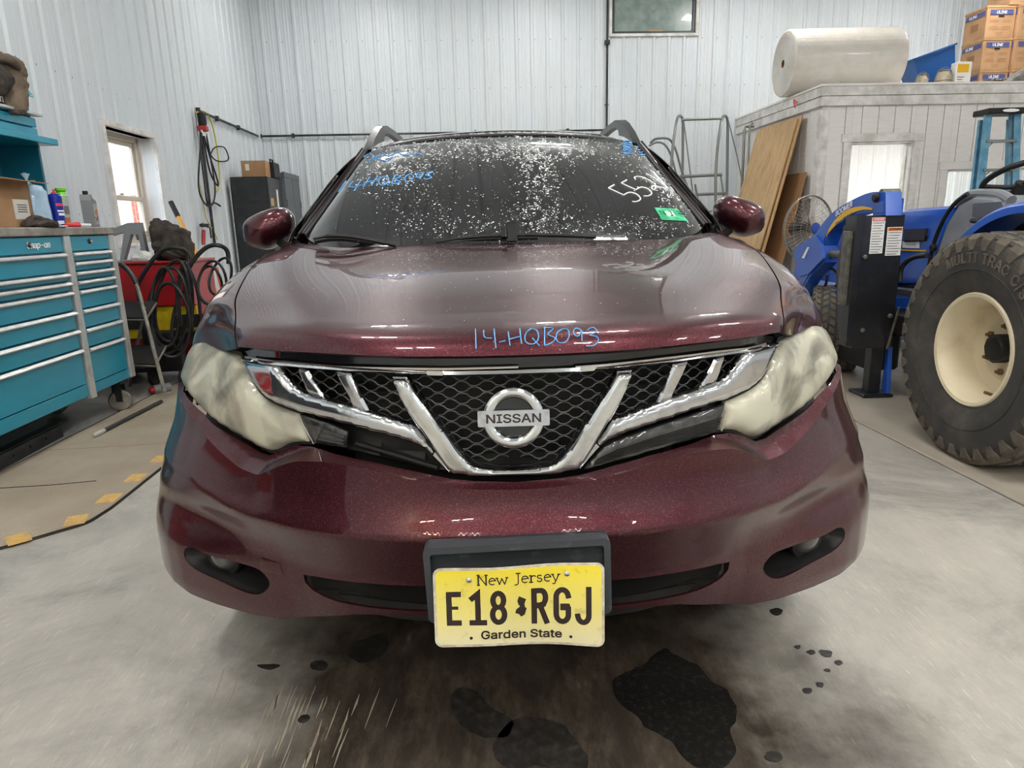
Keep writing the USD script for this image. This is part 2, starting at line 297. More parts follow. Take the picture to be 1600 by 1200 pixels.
mat('lamp_warm', {'e': ('emission', {'color': (1.0, .74, .38), 'strength': LAMP * 1.3})}, [], 'e.emission')
M('lamp_body', (.7, .7, .7), .4)

# ================================================================ THE ROOM
LW, BW, CEIL, RWALL, FWALL = -3.06, 10.78, 4.8, 9.2, -6.0
def rib_sheet(a, b, z0, z1, phase, period=.229, hgt=.019):
    """Steel sheet with ribs: local x along the wall, y out of it (towards the room is -y), z up."""
    k0 = math.floor((a - phase) / period) - 1; pts = []
    for k in range(k0, k0 + int((b - a) / period) + 4):
        c = phase + k * period
        for dx, d in ((-.030, 0), (-.014, hgt), (.014, hgt), (.030, 0), (.078, 0), (.086, .003), (.098, .003), (.106, 0), (.122, 0), (.130, .003), (.142, .003), (.150, 0)):
            pts.append((c + dx, d))
    pts = np.array(pts); xs = np.r_[a, pts[(pts[:, 0] > a + 1e-4) & (pts[:, 0] < b - 1e-4), 0], b]; ds = np.interp(xs, pts[:, 0], pts[:, 1])
    P = np.stack([np.stack([xs, -ds, np.full_like(xs, z)], -1) for z in (z0, z1)])
    return solid(grid(P), .004)
def steel_wall(name, origin, rot, length, ztop, phase, seam, width, hole=None, screws=(), mat_='wall_steel'):
    w = thing(name, loc=origin, rotz=rot, kind='structure')
    za, zb, xa, xb = -.15, ztop + .1, -.1, length + .1
    obj('backing', box(xa, xb, .012, .10, za, zb, 0) if not hole else
        J([box(xa, hole[0], .012, .10, za, zb, 0), box(hole[1], xb, .012, .10, za, zb, 0), box(hole[0], hole[1], .012, .10, za, hole[2], 0), box(hole[0], hole[1], .012, .10, min(hole[3], ztop), zb, 0)]), 'lamp_body', w, smooth=False)
    x = seam - width * math.ceil(seam / width)
    while x < length:
        a, b = max(x + .0015, 0.0), min(x + width - .0015, length)
        if b - a > .02:
            ms = []
            if hole and a < hole[1] and b > hole[0]:
                if a < hole[0]: ms.append(rib_sheet(a, hole[0], 0, ztop, phase))
                if b > hole[1]: ms.append(rib_sheet(hole[1], b, 0, ztop, phase))
                p, q = max(a, hole[0]), min(b, hole[1]); ms.append(rib_sheet(p, q, 0, hole[2], phase))
                if hole[3] < ztop: ms.append(rib_sheet(p, q, hole[3], ztop, phase))
            else: ms.append(rib_sheet(a, b, 0, ztop, phase))
            obj('steel_panel', ms, mat_, w, smooth=20)
        x += width
    sc = []
    for z in screws:
        k = math.ceil((0 - phase) / .229)
        while phase + k * .229 + .04 < length:
            xx = phase + k * .229 + .045; k += 1
            if xx > .05 and not (hole and hole[0] - .05 < xx < hole[1] + .05 and hole[2] < z < hole[3]): sc.append(T(cyl(.007, .006, 6), xx, 0, z, rx=math.pi / 2))
    if sc: obj('screws', sc, 'steel_screw', w, kind='stuff')
    return w
# local x of a wall runs so that -y faces the room
steel_wall('wall_back', rw(LW, BW), TH, RWALL - LW, CEIL, -1.5 - LW + .05, -1.5 - LW, .916, hole=(2.25 - LW, 3.53 - LW, 3.89, CEIL), screws=(1.25, 2.0, 3.17, 3.83))
steel_wall('wall_left', rw(LW, FWALL), TH + math.pi / 2, BW - FWALL, CEIL, 7.44 - FWALL + .05, 7.44 - FWALL, .916, hole=(6.29 - FWALL, 7.22 - FWALL, 1.11, 2.10), screws=(1.35, 2.40, 3.35, 4.1))
steel_wall('wall_front', rw(RWALL, FWALL), TH + math.pi, RWALL - LW, CEIL, .1, .1, .916)
steel_wall('wall_right', rw(RWALL, BW), TH - math.pi / 2, BW - FWALL, CEIL, .1, .1, .916)
top('trim_1', T(box(-.05, .05, -.05, .02, 0, CEIL, .004), *rw(LW + .03, BW - .03), rz=TH), 'wall_steel', None, None, kind='structure')
# ceiling: long steel sheets, ribs across the hall
cl = thing('ceiling', loc=rw(LW, FWALL, CEIL), rotz=TH, kind='structure')
for k in range(14):
    y0 = k * 1.2
    if y0 < BW - FWALL:
        s = rib_sheet(.0, RWALL - LW, 0, min(1.197, BW - FWALL - y0), .1, .305, .022)
        s = T(s, 0, y0, 0, rx=-math.pi / 2); s.vertices[:, 1] = 2 * y0 + min(1.197, BW - FWALL - y0) - s.vertices[:, 1] if False else s.vertices[:, 1]
        v = s.vertices.copy(); s = trimesh.Trimesh(np.stack([v[:, 0], y0 + (v[:, 1] - y0), v[:, 2]], -1), s.faces, process=False)
        obj('ceiling_panel', s, 'ceiling_steel', cl, smooth=20)
obj('ceiling_deck', box(0, RWALL - LW, 0, BW - FWALL, .03, .1, 0), 'lamp_body', cl, smooth=False)

# floor: two pours of concrete with a joint between
fl = thing('floor', loc=rw(0, 0), rotz=TH, kind='structure')
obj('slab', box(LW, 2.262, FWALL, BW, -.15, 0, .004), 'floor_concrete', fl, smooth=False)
M('floor_beige', lin(170, 162, 148), .5, 0, col2=lin(142, 132, 118), scale=2.2, stretch=(1, .5, 1), lo=.42, hi=.72, detail=8, bump=.002, bscale=14)
obj('slab', box(2.276, RWALL, FWALL, BW, -.15, 0, .004), 'floor_beige', fl, smooth=False, label='paler beige slab beyond the joint')
obj('joint_filler', box(2.260, 2.278, FWALL, BW, -.15, -.008, 0), 'black_plastic', fl, smooth=False)

# window in the left wall
def local(x, y, z=0): return rw(x, y, z)
w1 = thing('window_1', loc=rw(LW, 6.755), rotz=TH, kind='structure')      # local x out of the wall (+ into the room), y along it
HW = .465
obj('reveal', [box(-.20, .0, -HW - .03, -HW, 1.08, 2.13, 0), box(-.20, .0, HW, HW + .03, 1.08, 2.13, 0), box(-.20, .0, -HW, HW, 2.10, 2.13, 0), box(-.20, .012, -HW, HW, 1.08, 1.11, 0)], 'reveal_white', w1, smooth=False)
obj('window_trim', [box(-.005, .03, -HW - .045, -HW, 1.07, 2.145, .004), box(-.005, .03, HW, HW + .045, 1.07, 2.145, .004), box(-.005, .03, -HW, HW, 2.10, 2.145, .004)], 'trim_white', w1)
fr = [box(-.21, -.14, -HW, -HW + .05, 1.11, 2.10), box(-.21, -.14, HW - .05, HW, 1.11, 2.10), box(-.21, -.14, -HW, HW, 2.05, 2.10), box(-.21, -.14, -HW, HW, 1.11, 1.17)]
obj('window_frame', fr, 'vinyl_cream', w1)
for z0, z1, x in ((1.17, 1.54, -.165), (1.50, 2.05, -.195)):
    sash = [box(x, x + .03, -HW + .05, -HW + .09, z0, z1), box(x, x + .03, HW - .09, HW - .05, z0, z1), box(x, x + .03, -HW + .05, HW - .05, z0, z0 + .045), box(x, x + .03, -HW + .05, HW - .05, z1 - .04, z1)]
    s_ = obj('sash', sash, 'vinyl_cream', w1)
    obj('pane', box(x + .012, x + .018, -HW + .09, HW - .09, z0 + .045, z1 - .04, 0), 'window_glass', s_, smooth=False)
obj('sash_lock', T(box(-.03, .03, -.012, .012, 0, .02), -.150, 0, 1.545, rz=math.pi / 2), 'vinyl_cream', w1)
# daylight outside: a brick building with a pale stair tower
mat('brick_far', {'p': ('principled_bsdf', {'roughness': .8}), 't': ('texture_coordinate', {}), 'm': ('mapping', {'rotation': (math.pi / 2, 0, math.pi / 2)}),
    'b': ('brick_texture', {'scale': 1.0, 'brick_width': .22, 'row_height': .075, 'mortar_size': .008, 'color1': lin(196, 120, 100), 'color2': lin(178, 100, 84), 'mortar': lin(200, 170, 155)})},
    [('t.object', 'm.vector'), ('m.vector', 'b.vector'), ('b.color', 'p.base_color')])
M('siding_pale', lin(215, 222, 228), .6)
M('gravel', lin(150, 145, 138), .9)
nb = thing('neighbouring_building', 'pinkish brick building with a pale tower seen outdoors through the left window', 'building', loc=rw(-9.0, 9.0), rotz=TH)
obj('brick_wall', box(-.4, 0, -4, 10.4, 0, 6.5, .01), 'brick_far', nb, smooth=False)
obj('pale_tower', box(-.6, -.15, 10.4, 16, 0, 7.5, .01), 'siding_pale', nb, smooth=False); obj('low_wall', box(-.15, .15, 10.4, 18, 0, 2.2, .01), 'brick_far', nb, smooth=False)
obj('roof_edge', box(-.45, .1, -4.1, 10.4, 6.5, 6.7, .01), 'trim_white', nb, smooth=False)
yd = top('outdoor_ground', T(box(-14, 0, -8, 32, -.2, -.02, 0), *rw(LW - .12, 0), rz=TH), 'gravel', None, None, kind='structure', smooth=False)

# high window in the back wall, closed by a cloudy greenish sheet
w2 = thing('window_2', loc=rw(2.89, BW), rotz=TH, kind='structure')
obj('pane', box(-.64, .64, .03, .06, 3.89, CEIL, 0), 'plate_glass', w2, smooth=False)
obj('window_trim', [box(-.67, .67, -.045, .02, 3.85, 3.89), box(-.67, -.63, -.04, .06, 3.89, CEIL - .03), box(.63, .67, -.04, .06, 3.89, CEIL - .03)], 'trim_white', w2)
obj('window_frame', [box(-.64, -.59, .0, .06, 3.89, CEIL - .03), box(.59, .64, .0, .06, 3.89, CEIL - .03), box(-.64, .64, .0, .06, 3.89, 3.93)], 'holder_grey', w2)
M('tape_tan', lin(176, 140, 100), .5)
obj('tape', box(-.08, .14, -.002, .004, 3.925, 3.945, 0), 'tape_tan', w2)

# the office built into the hall: board walls, fascia, flat roof
OX, OY, OZ = 4.28, 8.25, 2.46
DX0, DX1, DZ = 4.64, 5.42, 2.04
WX0, WX1, WZ0, WZ1 = 5.89, 8.2, .95, 1.70
of = thing('wall_office', loc=rw(OX, OY), rotz=TH, kind='structure')     # local x along the front, y back, z up
def rel(x): return x - OX
x = 0.07
obj('corner_board', [box(-.012, .07, -.022, -.0, 0, OZ), box(-.022, 0, -.022, .09, 0, OZ)], 'trim_white', of)
while x < RWALL - OX:
    a, b = x + .004, min(x + .203 - .004, RWALL - OX); ms = []
    segs = [(0, OZ)]
    def cut(segs, lo, hi):
        out = []
        for s in segs:
            if lo > s[0]: out.append((s[0], min(lo, s[1])))
            if hi < s[1]: out.append((max(hi, s[0]), s[1]))
        return [s for s in out if s[1] - s[0] > .01]
    d0, d1, e0, e1 = rel(DX0), rel(DX1), rel(WX0), rel(WX1)
    cols = sorted({a, b, *[v for v in (d0, d1, e0, e1) if a < v < b]})
    for p, q in zip(cols[:-1], cols[1:]):
        m_ = (p + q) / 2; sg = [(0, OZ)]
        if d0 < m_ < d1: sg = cut(sg, -1, DZ)
        if e0 < m_ < e1: sg = cut(sg, WZ0, WZ1)
        ms += [box(p, q, -.014, 0, s0, s1, .002) for s0, s1 in sg]
    if ms: obj('board', ms, 'board_white', of, smooth=False)
    x += .203
obj('sheathing', [box(0, rel(DX0), 0, .1, 0, OZ, 0), box(rel(DX0), rel(DX1), 0, .1, DZ, OZ, 0), box(rel(DX1), rel(WX0), 0, .1, 0, OZ, 0), box(rel(WX0), rel(WX1), 0, .1, 0, WZ0, 0),
                  box(rel(WX0), rel(WX1), 0, .1, WZ1, OZ, 0), box(rel(WX1), RWALL - OX, 0, .1, 0, OZ, 0)], 'board_white', of, smooth=False)
y = .09
while y < BW - OY - .02:
    obj('board', box(-.014, 0, y + .003, min(y + .203, BW - OY) - .003, 0, OZ, .002), 'board_white', of, smooth=False); y += .203
obj('sheathing', box(0, .1, .1, BW - OY, 0, OZ, 0), 'board_white', of, smooth=False)
obj('fascia', [box(-.06, RWALL - OX, -.06, -.0, OZ - .01, OZ + .095, .004), box(-.075, RWALL - OX, -.075, -.0, OZ + .098, OZ + .20, .004)], 'trim_white', of)
obj('fascia', [box(-.06, -.0, .0, BW - OY, OZ - .01, OZ + .095, .004), box(-.075, -.0, .0, BW - OY, OZ + .098, OZ + .20, .004)], 'trim_white', of)
obj('roof_deck', box(-.085, RWALL - OX, -.085, BW - OY, OZ + .20, OZ + .225, .003), 'board_white', of, smooth=False)
obj('inner_ceiling', box(.1, RWALL - OX, .1, BW - OY, OZ - .05, OZ, 0), 'reveal_white', of, smooth=False)
obj('inner_wall', [rib_sheet(.1, RWALL - OX, 0, OZ - .05, .1).apply_translation((0, BW - OY - .06, 0)), box(.1, .12, .1, BW - OY, 0, OZ - .05, 0)], 'reveal_white', of, smooth=False)
OROOF = OZ + .225
# door casing and jambs
d1_ = thing('door_1', loc=rw(DX0, OY), rotz=TH, kind='structure'); DW = DX1 - DX0
obj('casing', [box(-.09, 0, -.034, -.014, 0, DZ), box(DW, DW + .09, -.034, -.014, 0, DZ), box(-.12, DW + .12, -.036, -.014, DZ, DZ + .095)], 'trim_white', d1_)
obj('jamb', [box(-.0, .02, -.02, .14, 0, DZ), box(DW - .02, DW, -.02, .14, 0, DZ), box(0, DW, -.02, .14, DZ - .02, DZ)], 'trim_white', d1_)
obj('door_stop', [box(.02, .032, .05, .085, 0, DZ - .02), box(DW - .032, DW - .02, .05, .085, 0, DZ - .02)], 'trim_white', d1_)
dl = obj('door_leaf', [box(-.03, .012, .15, .92, .01, 2.02)], 'reveal_white', d1_, label='white door leaf swung open into the office')
obj('door_handle', lathe([(0, 0), (.025, 0), (.025, .01), (.01, .015), (.01, .04), (.028, .05), (.028, .07), (0, .08)], 16).apply_transform(trimesh.transformations.rotation_matrix(math.pi / 2, (0, 1, 0))).apply_translation((.012, .85, 1.0)), 'chrome_dull', dl)
w3 = thing('window_3', loc=rw(WX0, OY), rotz=TH, kind='structure'); WW = WX1 - WX0
obj('casing', [box(-.09, 0, -.034, -.014, WZ0 - .05, WZ1), box(WW, WW + .09, -.034, -.014, WZ0 - .05, WZ1), box(-.11, WW + .11, -.036, -.014, WZ1, WZ1 + .09), box(-.11, WW + .11, -.05, -.014, WZ0 - .06, WZ0)], 'board_white', w3)
obj('window_frame', [box(0, .03, 0, .1, WZ0, WZ1), box(WW - .03, WW, 0, .1, WZ0, WZ1), box(0, WW, 0, .1, WZ1 - .02, WZ1), box(0, WW, 0, .1, WZ0, WZ0 + .03), box(.86, .92, 0, .09, WZ0, WZ1)], 'trim_white', w3)
obj('pane', box(.03, .86, .045, .051, WZ0 + .03, WZ1 - .02, 0), 'window_glass', w3, smooth=False)
obj('pane', box(.92, WW - .03, .045, .051, WZ0 + .03, WZ1 - .02, 0), 'window_glass', w3, smooth=False)

# lamps: fittings with two square panels under the ceiling; one in the office
def lamp_parts(t, lm='lamp_white'):
    obj('housing', box(-.30, .30, -.10, .10, .03, .08), 'lamp_body', t)
    for s in (-1, 1): obj('light_panel', box(s * .175 - .115, s * .175 + .115, -.115, .115, .012, .03, .002), lm, t, label='glowing white panel')
lamp0 = None
for k, (ry, row_) in enumerate(((9.0, 'row nearest the back wall'), (3.3, 'row over the front of the car'), (.2, 'row over the camera'), (-2.4, 'row behind the camera'), (-4.6, 'row by the front wall'))):
    for rx, col_ in ((-1.35, 'left'), (1.25, 'middle'), (4.2, 'right'), (7.0, 'far right')):
        lb = f'white twin-panel ceiling light, {col_} column, {row_}'; p_ = rw(rx, ry, CEIL - .22)
        if lamp0 is None:
            lamp0 = thing('ceiling_light', lb, 'light', p_, TH, 'ceiling lights'); lamp_parts(lamp0)
            for xx in (-.2, .2): obj('hanger_rod', rod((xx, 0, .07), (xx, 0, .22), .006, 6), 'steel_screw', lamp0)
        else: copy_of(lamp0, p_, TH, lb)
wl = thing('warm_light', 'warm yellow twin-panel light near the left end of the front wall', 'light', rw(-2.4, -4.0, CEIL - .9), TH); lamp_parts(wl, 'lamp_warm')
for xx in (-.2, .2): obj('hanger_rod', rod((xx, 0, .07), (xx, 0, .9), .006, 6), 'steel_screw', wl)
for rx in (5.2, 7.2):
    ol = thing('office_light', f"white ceiling light inside the office, {'by the door' if rx < 6 else 'far from the door'}", 'light', rw(rx, 9.4, OZ - .13), TH); lamp_parts(ol, 'office_lamp')

# ================================================================ THE CAR
X0, D0 = .018, 1.17
car = thing('car', 'dark red crossover car facing the camera with cloudy headlights and a yellow front plate', 'car', (X0, D0 + .96, 0))
CARO = np.array([X0, D0 + .96, 0])
def cobj(name, mesh, m, parent=None, smooth=35, label=None, kind=None):
    mesh = J(mesh) if isinstance(mesh, list) else mesh.copy(); mesh.apply_translation(-CARO)
    return obj(name, mesh, m, parent or car, smooth, label, kind)
# the nose: a plan curve (how far back the surface lies at each half-width), a profile over height, and (s, z) as coordinates on it
_pl = np.array([(0, 0), (.1, .002), (.2, .012), (.33, .045), (.46, .100), (.585, .176), (.70, .262), (.80, .350), (.877, .435), (.922, .51), (.947, .60), (.957, .72), (.96, .9), (.96, 1.1)])
_t = np.r_[0, np.cumsum(np.hypot(*np.diff(_pl, axis=0).T))]
_cx, _cy = PchipInterpolator(_t, _pl[:, 0]), PchipInterpolator(_t, _pl[:, 1])
_tt = np.linspace(0, _t[-1], 1200); _xy = np.stack([_cx(_tt), _cy(_tt)], 1)
_k = np.ones(61) / 61
_xs = np.convolve(np.r_[-_xy[60:0:-1, 0], _xy[:, 0], np.full(60, _xy[-1, 0])], _k, 'same')[60:-60]
_ys = np.convolve(np.r_[_xy[60:0:-1, 1], _xy[:, 1], _xy[-1, 1] + np.arange(1, 61) * (_xy[-1, 1] - _xy[-2, 1])], _k, 'same')[60:-60]
_S = np.r_[0, np.cumsum(np.hypot(np.diff(_xs), np.diff(_ys)))]; SMAX = _S[-1]
def plan(s):
    a = np.abs(s); x, y = np.interp(a, _S, _xs), np.interp(a, _S, _ys); e = .004
    tx, ty = np.interp(a + e, _S, _xs) - np.interp(np.maximum(a - e, 0), _S, _xs), np.interp(a + e, _S, _ys) - np.interp(np.maximum(a - e, 0), _S, _ys)
    l = np.hypot(tx, ty); sg = np.where(np.asarray(s) < 0, -1.0, 1.0)
    return x * sg, y, ty / l * sg, -tx / l
_pz = np.array([(0.1, -.12), (.20, -.10), (.30, -.072), (.40, -.055), (.45, -.046), (.505, -.040), (.56, -.0215), (.600, -.0065), (.618, 0), (.625, -.0045), (.640, -.0150), (.655, -.0235), (.670, -.0300), (.685, -.0345), (.697, -.0368), (.709, -.0385), (.7235, -.070), (.73, -.0745), (.74, -.074), (.80, -.070), (.88, -.066), (.95, -.066), (1.0, -.09), (1.2, -.2)])
_po = lambda z: np.interp(z, _pz[:, 0], _pz[:, 1])
_c1 = PchipInterpolator([0, .081, .2, .289, .387, .473, .526, .569, .613, .66, .735, .801, .908, 1.0, 1.2], [.693, .696, .713, .729, .737, .730, .714, .695, .679, .681, .698, .715, .750, .781, .83])
_c2 = PchipInterpolator([0, .162, .318, .458, .598, .74, .877, 1.05, 1.4], [.613, .609, .604, .600, .600, .614, .628, .64, .645])
def off(s, z):
    a = np.abs(s); c1, c2 = _c1(np.minimum(a, 1.2)), _c2(np.minimum(a, 1.4))
    zz = np.where(z < c2, .10 + (z - .10) * (.518 / (c2 - .10)), np.where(z < c1, .618 + (z - c2) * (.091 / (c1 - c2)), .709 + (z - c1) * (.291 / (1.0 - c1))))
    o = _po(np.clip(zz, .1, 1.2)); w = np.clip((a - .5) / .45, 0, 1)
    f = 1 - (.62 + .36 * np.clip((.62 - z) / .15, 0, 1)) * w ** 1.1
    o = o * f + np.interp(z, [.28, .35, .44, .50, .575, .62, .72, .84, .93, 1.0], [.018, .033, .034, .030, .016, -.004, -.034, -.055, -.098, -.12]) * np.clip((a - .55) / .35, 0, 1)
    hollow = -.022 * np.exp(-((a - .80) / .20) ** 2 - ((z - .535) / .045) ** 2)     # the scoop over each fog lamp
    return o + hollow
def S(s, z, extra=0.0):
    x, y, nx, ny = plan(s); o = off(s, z) + extra
    return np.stack([x + nx * o + X0, y + ny * o + D0, np.broadcast_to(z, np.shape(s))], -1)
_ss = np.linspace(-SMAX * .93, SMAX * .93, 2400)
def tr(px, py, extra=0.0):
    """Pixel -> (s, z) on the nose."""
    out = []
    for a, b in np.broadcast(px, py):
        d = ray(a, b); z = .65
        for _ in range(6):
            o = off(_ss, np.full_like(_ss, z)) + extra; x, y, nx, ny = plan(_ss)
            qx, qy = x + nx * o + X0 - EYE[0], y + ny * o + D0
            g = qx * d[1] - qy * d[0]; ok = np.nonzero((g[:-1] <= 0) & (g[1:] > 0))[0]
            if len(ok): i = ok[np.argmin(qy[ok])]; w = g[i] / (g[i] - g[i + 1]); s = _ss[i] + w * (_ss[1] - _ss[0]); yy = qy[i] + w * (qy[i + 1] - qy[i])
            else: i = np.argmin(np.abs(g)); s, yy = _ss[i], qy[i]
            z = CAM_H + d[2] / d[1] * yy
        out.append((s, z))
    return np.array(out)
def trp(pts, extra=0.0):
    p = np.array(pts, float); return tr(p[:, 0], p[:, 1], extra)
def smoothpoly(pts, n, corners=()):
    return spline(np.asarray(pts), n, closed=True)
def densify(p, h, closed=True):
    p = np.asarray(p, float); q = np.vstack([p, p[:1]]) if closed else p; out = []
    for a, b in zip(q[:-1], q[1:]):
        k = max(1, int(math.ceil(np.linalg.norm(b - a) / h))); out += [a + (b - a) * t for t in np.arange(k) / k]
    return np.array(out if closed else out + [q[-1]])
def trimsurf(poly, fn, h=.012, lines=(), hb=None):
    """Triangulates a region of the (u, v) plane, finer along its edge and the given lines, and lifts it by fn(u, v) -> points."""
    hb = hb or h * .6; poly = poly.buffer(0)
    if poly.geom_type == 'MultiPolygon': return J([trimsurf(g, fn, h, lines, hb) for g in poly.geoms if g.area > h * h])
    rings = [np.array(poly.exterior.coords)[:-1]] + [np.array(r.coords)[:-1] for r in poly.interiors]
    B = np.vstack([densify(r, hb) for r in rings])
    x0, y0, x1, y1 = poly.bounds; gx, gy = np.meshgrid(np.arange(x0, x1, h), np.arange(y0, y1, h * .87)); gx = gx + (np.arange(gx.shape[0]) % 2)[:, None] * h / 2
    G = np.stack([gx.ravel(), gy.ravel()], 1)
    inner = poly.buffer(-hb * .6)
    keep = shapely.contains_xy(inner, G[:, 0], G[:, 1]); G = G[keep]
    for l in lines:
        l = densify(l, hb, False); l = l[shapely.contains_xy(inner, l[:, 0], l[:, 1])]
        if len(l) and len(G):
            from scipy.spatial import cKDTree
            G = G[cKDTree(l).query(G)[0] > hb * .7]; G = np.vstack([G, l])
        elif len(l): G = l
    P = np.vstack([B, G]); tri = Delaunay(P).simplices; c = P[tri].mean(1); tri = tri[shapely.contains_xy(poly.buffer(1e-6), c[:, 0], c[:, 1])]
    a = P[tri]; cr = (a[:, 1, 0] - a[:, 0, 0]) * (a[:, 2, 1] - a[:, 0, 1]) - (a[:, 1, 1] - a[:, 0, 1]) * (a[:, 2, 0] - a[:, 0, 0])
    tri = np.where((cr < 0)[:, None], tri[:, ::-1], tri)[np.abs(cr) > 1e-10]
    used = np.unique(tri); P = P[used]; tri = np.searchsorted(used, tri)
    m = trimesh.Trimesh(fn(P[:, 0], P[:, 1]), tri, process=False); m.metadata['uv'] = P; return m
def face_camera(m):
    if m.face_normals[:, 1].mean() > 0: m.faces = m.faces[:, ::-1]
    return m
def patch(poly, extra=0.0, pillow=0.0, r=.012, h=.010, thick=.012, lines=()):
    """A part lying on the nose: region in (s, z), lifted by extra, its edges rounded over r by pillow, with a turned-in rim."""
    poly = poly if hasattr(poly, 'geom_type') else Polygon(poly)
    poly = poly.buffer(0); bd = poly.boundary
    def fn(u, v):
        e = np.full(len(u), extra)
        if pillow:
            d = np.clip(shapely.distance(shapely.points(u, v), bd) / r, 0, 1); e = e + pillow * (np.sqrt(1 - (1 - d) ** 2) - 1)
        return S(u, v, e)
    m = face_camera(trimsurf(poly, fn, h, lines))
    if 'uv' not in m.metadata: return solid(m, min(thick, .006))
    P = m.metadata['uv']; k = len(P); back = S(P[:, 0], P[:, 1], np.full(k, extra - pillow - thick * .5)); e = m.edges_sorted; _, idx, cnt = np.unique(e, axis=0, return_index=True, return_counts=True); be = m.edges[idx[cnt == 1]]
    side = np.vstack([np.stack([be[:, 1], be[:, 0], be[:, 0] + k], 1), np.stack([be[:, 1], be[:, 0] + k, be[:, 1] + k], 1)])
    return trimesh.Trimesh(np.vstack([m.vertices, back]), np.vstack([m.faces, m.faces[:, ::-1] + k, side]), process=False)
def both(pts): a = np.asarray(pts, float); return np.vstack([a, (a * [-1, 1])[::-1]])
def flip(pts): return (np.asarray(pts, float) * [-1, 1])[::-1]

def smooth_px(*runs): return [q for r in runs for q in (spline(np.array(r, float), 6 * len(r)) if len(r) > 2 else np.array(r, float))]
# ---- outlines traced on the right-hand half, in the nose's own coordinates
headlight_r = trp(smooth_px([(1224, 531), (1250, 517), (1280, 505), (1295, 521), (1304, 542), (1307, 560), (1303, 580), (1290, 603), (1262, 634), (1236, 654), (1210, 671), (1195, 681), (1182, 686), (1168, 683), (1155, 677), (1140, 675), (1122, 676)], [(1123, 672), (1137, 629)], [(1138, 627), (1162, 617), (1185, 604), (1200, 588), (1210, 567), (1218, 547)]))
wing_old = ([(1222, 538), (1216, 551), (1208, 569), (1198, 588), (1183, 604), (1160, 617), (1137, 627), (1100, 639), (1060, 652), (1000, 672), (960, 688), (944, 696), (930, 712), (908, 736), (928, 706), (957, 660), (1000, 642), (1055, 622), (1100, 607), (1122, 600), (1138, 593), (1150, 582), (1160, 567), (1170, 557), (1190, 547)])
wing_r = trp(smooth_px([(1222, 538), (1216, 551), (1208, 569), (1198, 588), (1183, 604), (1160, 617), (1137, 627)], [(1136, 627.5), (1100, 639.5), (1060, 653), (1000, 673), (962, 687), (944, 697), (928, 713), (908, 736)], [(926, 708), (957, 660)], [(958, 659), (1000, 643), (1055, 623), (1100, 608), (1124, 599), (1142, 588), (1154, 574), (1165, 560), (1176, 551), (1190, 546)]), .008)
drl_r = trp([(1135, 630), (1128, 653), (1121, 677), (1060, 694), (1010, 708), (960, 723), (910, 736), (930, 713), (944, 698), (960, 690), (1000, 675), (1060, 655), (1100, 642)])
vee_r = trp(smooth_px([(797, 731), (825, 730.5), (850, 728), (868, 722), (882, 709), (905, 676), (935, 632), (967, 584)], [(968, 582), (990, 580)], [(991, 584), (985, 602), (960, 651), (930, 699), (913, 726), (905, 737)], [(904, 738), (870, 743.5), (830, 746.5), (797, 747)]), .012)
strip_r = trp([(797, 580), (900, 576), (1000, 567), (1100, 555), (1180, 544), (1220, 536), (1222, 541), (1180, 550), (1100, 562), (1000, 574), (900, 583), (797, 588)], .004)
cover_r = trp([(797, 552), (1000, 543), (1100, 532), (1200, 520), (1222, 524), (1222, 541), (1180, 548), (1100, 560), (1000, 572), (900, 581), (797, 586)])
line_r = trp([(900, 573), (960, 568), (1040, 559), (1120, 549), (1200, 536), (1200, 539), (1120, 552), (1040, 562), (960, 571), (900, 575)])
line_l = trp([(380, 557), (440, 564), (520, 572), (620, 575), (700, 576), (810, 573), (810, 576), (700, 579), (620, 578), (520, 576), (440, 568), (380, 561)])
strut1_r = trp([(1057, 571), (1080, 567), (1054, 624), (1029, 634)], .006); strut2_r = trp([(1122, 563), (1138, 559), (1124, 598), (1098, 608)], .006)
for a in (headlight_r, wing_r, drl_r, cover_r): pass
def z0fix(p): p = p.copy(); p[np.abs(p[:, 0]) < .02, 0] = 0; return p
vee_r, strip_r, cover_r = map(z0fix, (vee_r, strip_r, cover_r))
top_edge = trp([(870, 745), (904, 740), (960, 725), (1010, 710), (1060, 696), (1120, 679), (1140, 677), (1157, 680), (1170, 686), (1182, 690), (1197, 685), (1212, 674), (1238, 657), (1264, 637), (1292, 605), (1305, 582), (1309, 562)])
top_edge = np.vstack([[(0, top_edge[0, 1] - .004)], top_edge])
bot = trp([(940, 953), (1009, 948), (1060, 944), (1120, 944), (1174, 944), (1215, 936), (1270, 917), (1311, 898), (1332, 880)])
bot = np.vstack([[(0, bot[0, 1])], bot])
sE = float(np.interp(.60, _ys, _S))
def arch(z): return .96 - math.sqrt(max(.425 ** 2 - (z - .37) ** 2, 1e-4))
def s_at_y(y): return float(np.interp(y, _ys, _S))
ht = headlight_r[np.argmax(headlight_r[:, 0])]
arch_e = [(s_at_y(arch(z)), z) for z in (.37, .43, .5, .58, .64, .70)]
bump_half = np.vstack([top_edge, [(ht[0] + .03, ht[1] - .03), (s_at_y(.70), .755)], [(s, z) for s, z in arch_e[::-1]], bot[::-1]])
intake_r = trp([(945, 907), (1050, 896), (1120, 882), (1140, 878), (1138, 890), (1126, 904), (1110, 914), (1090, 923), (1036, 936), (945, 947)])
intake_r = np.vstack([[(0, intake_r[0, 1] + .002)], intake_r, [(0, intake_r[-1, 1] - .002)]])
fog_r = spline(trp([(1318, 826), (1296, 832), (1256, 847), (1225, 858), (1204, 869), (1193, 884), (1198, 899), (1215, 904), (1240, 895), (1262, 883), (1290, 868), (1310, 854), (1320, 838)]), 48, True)
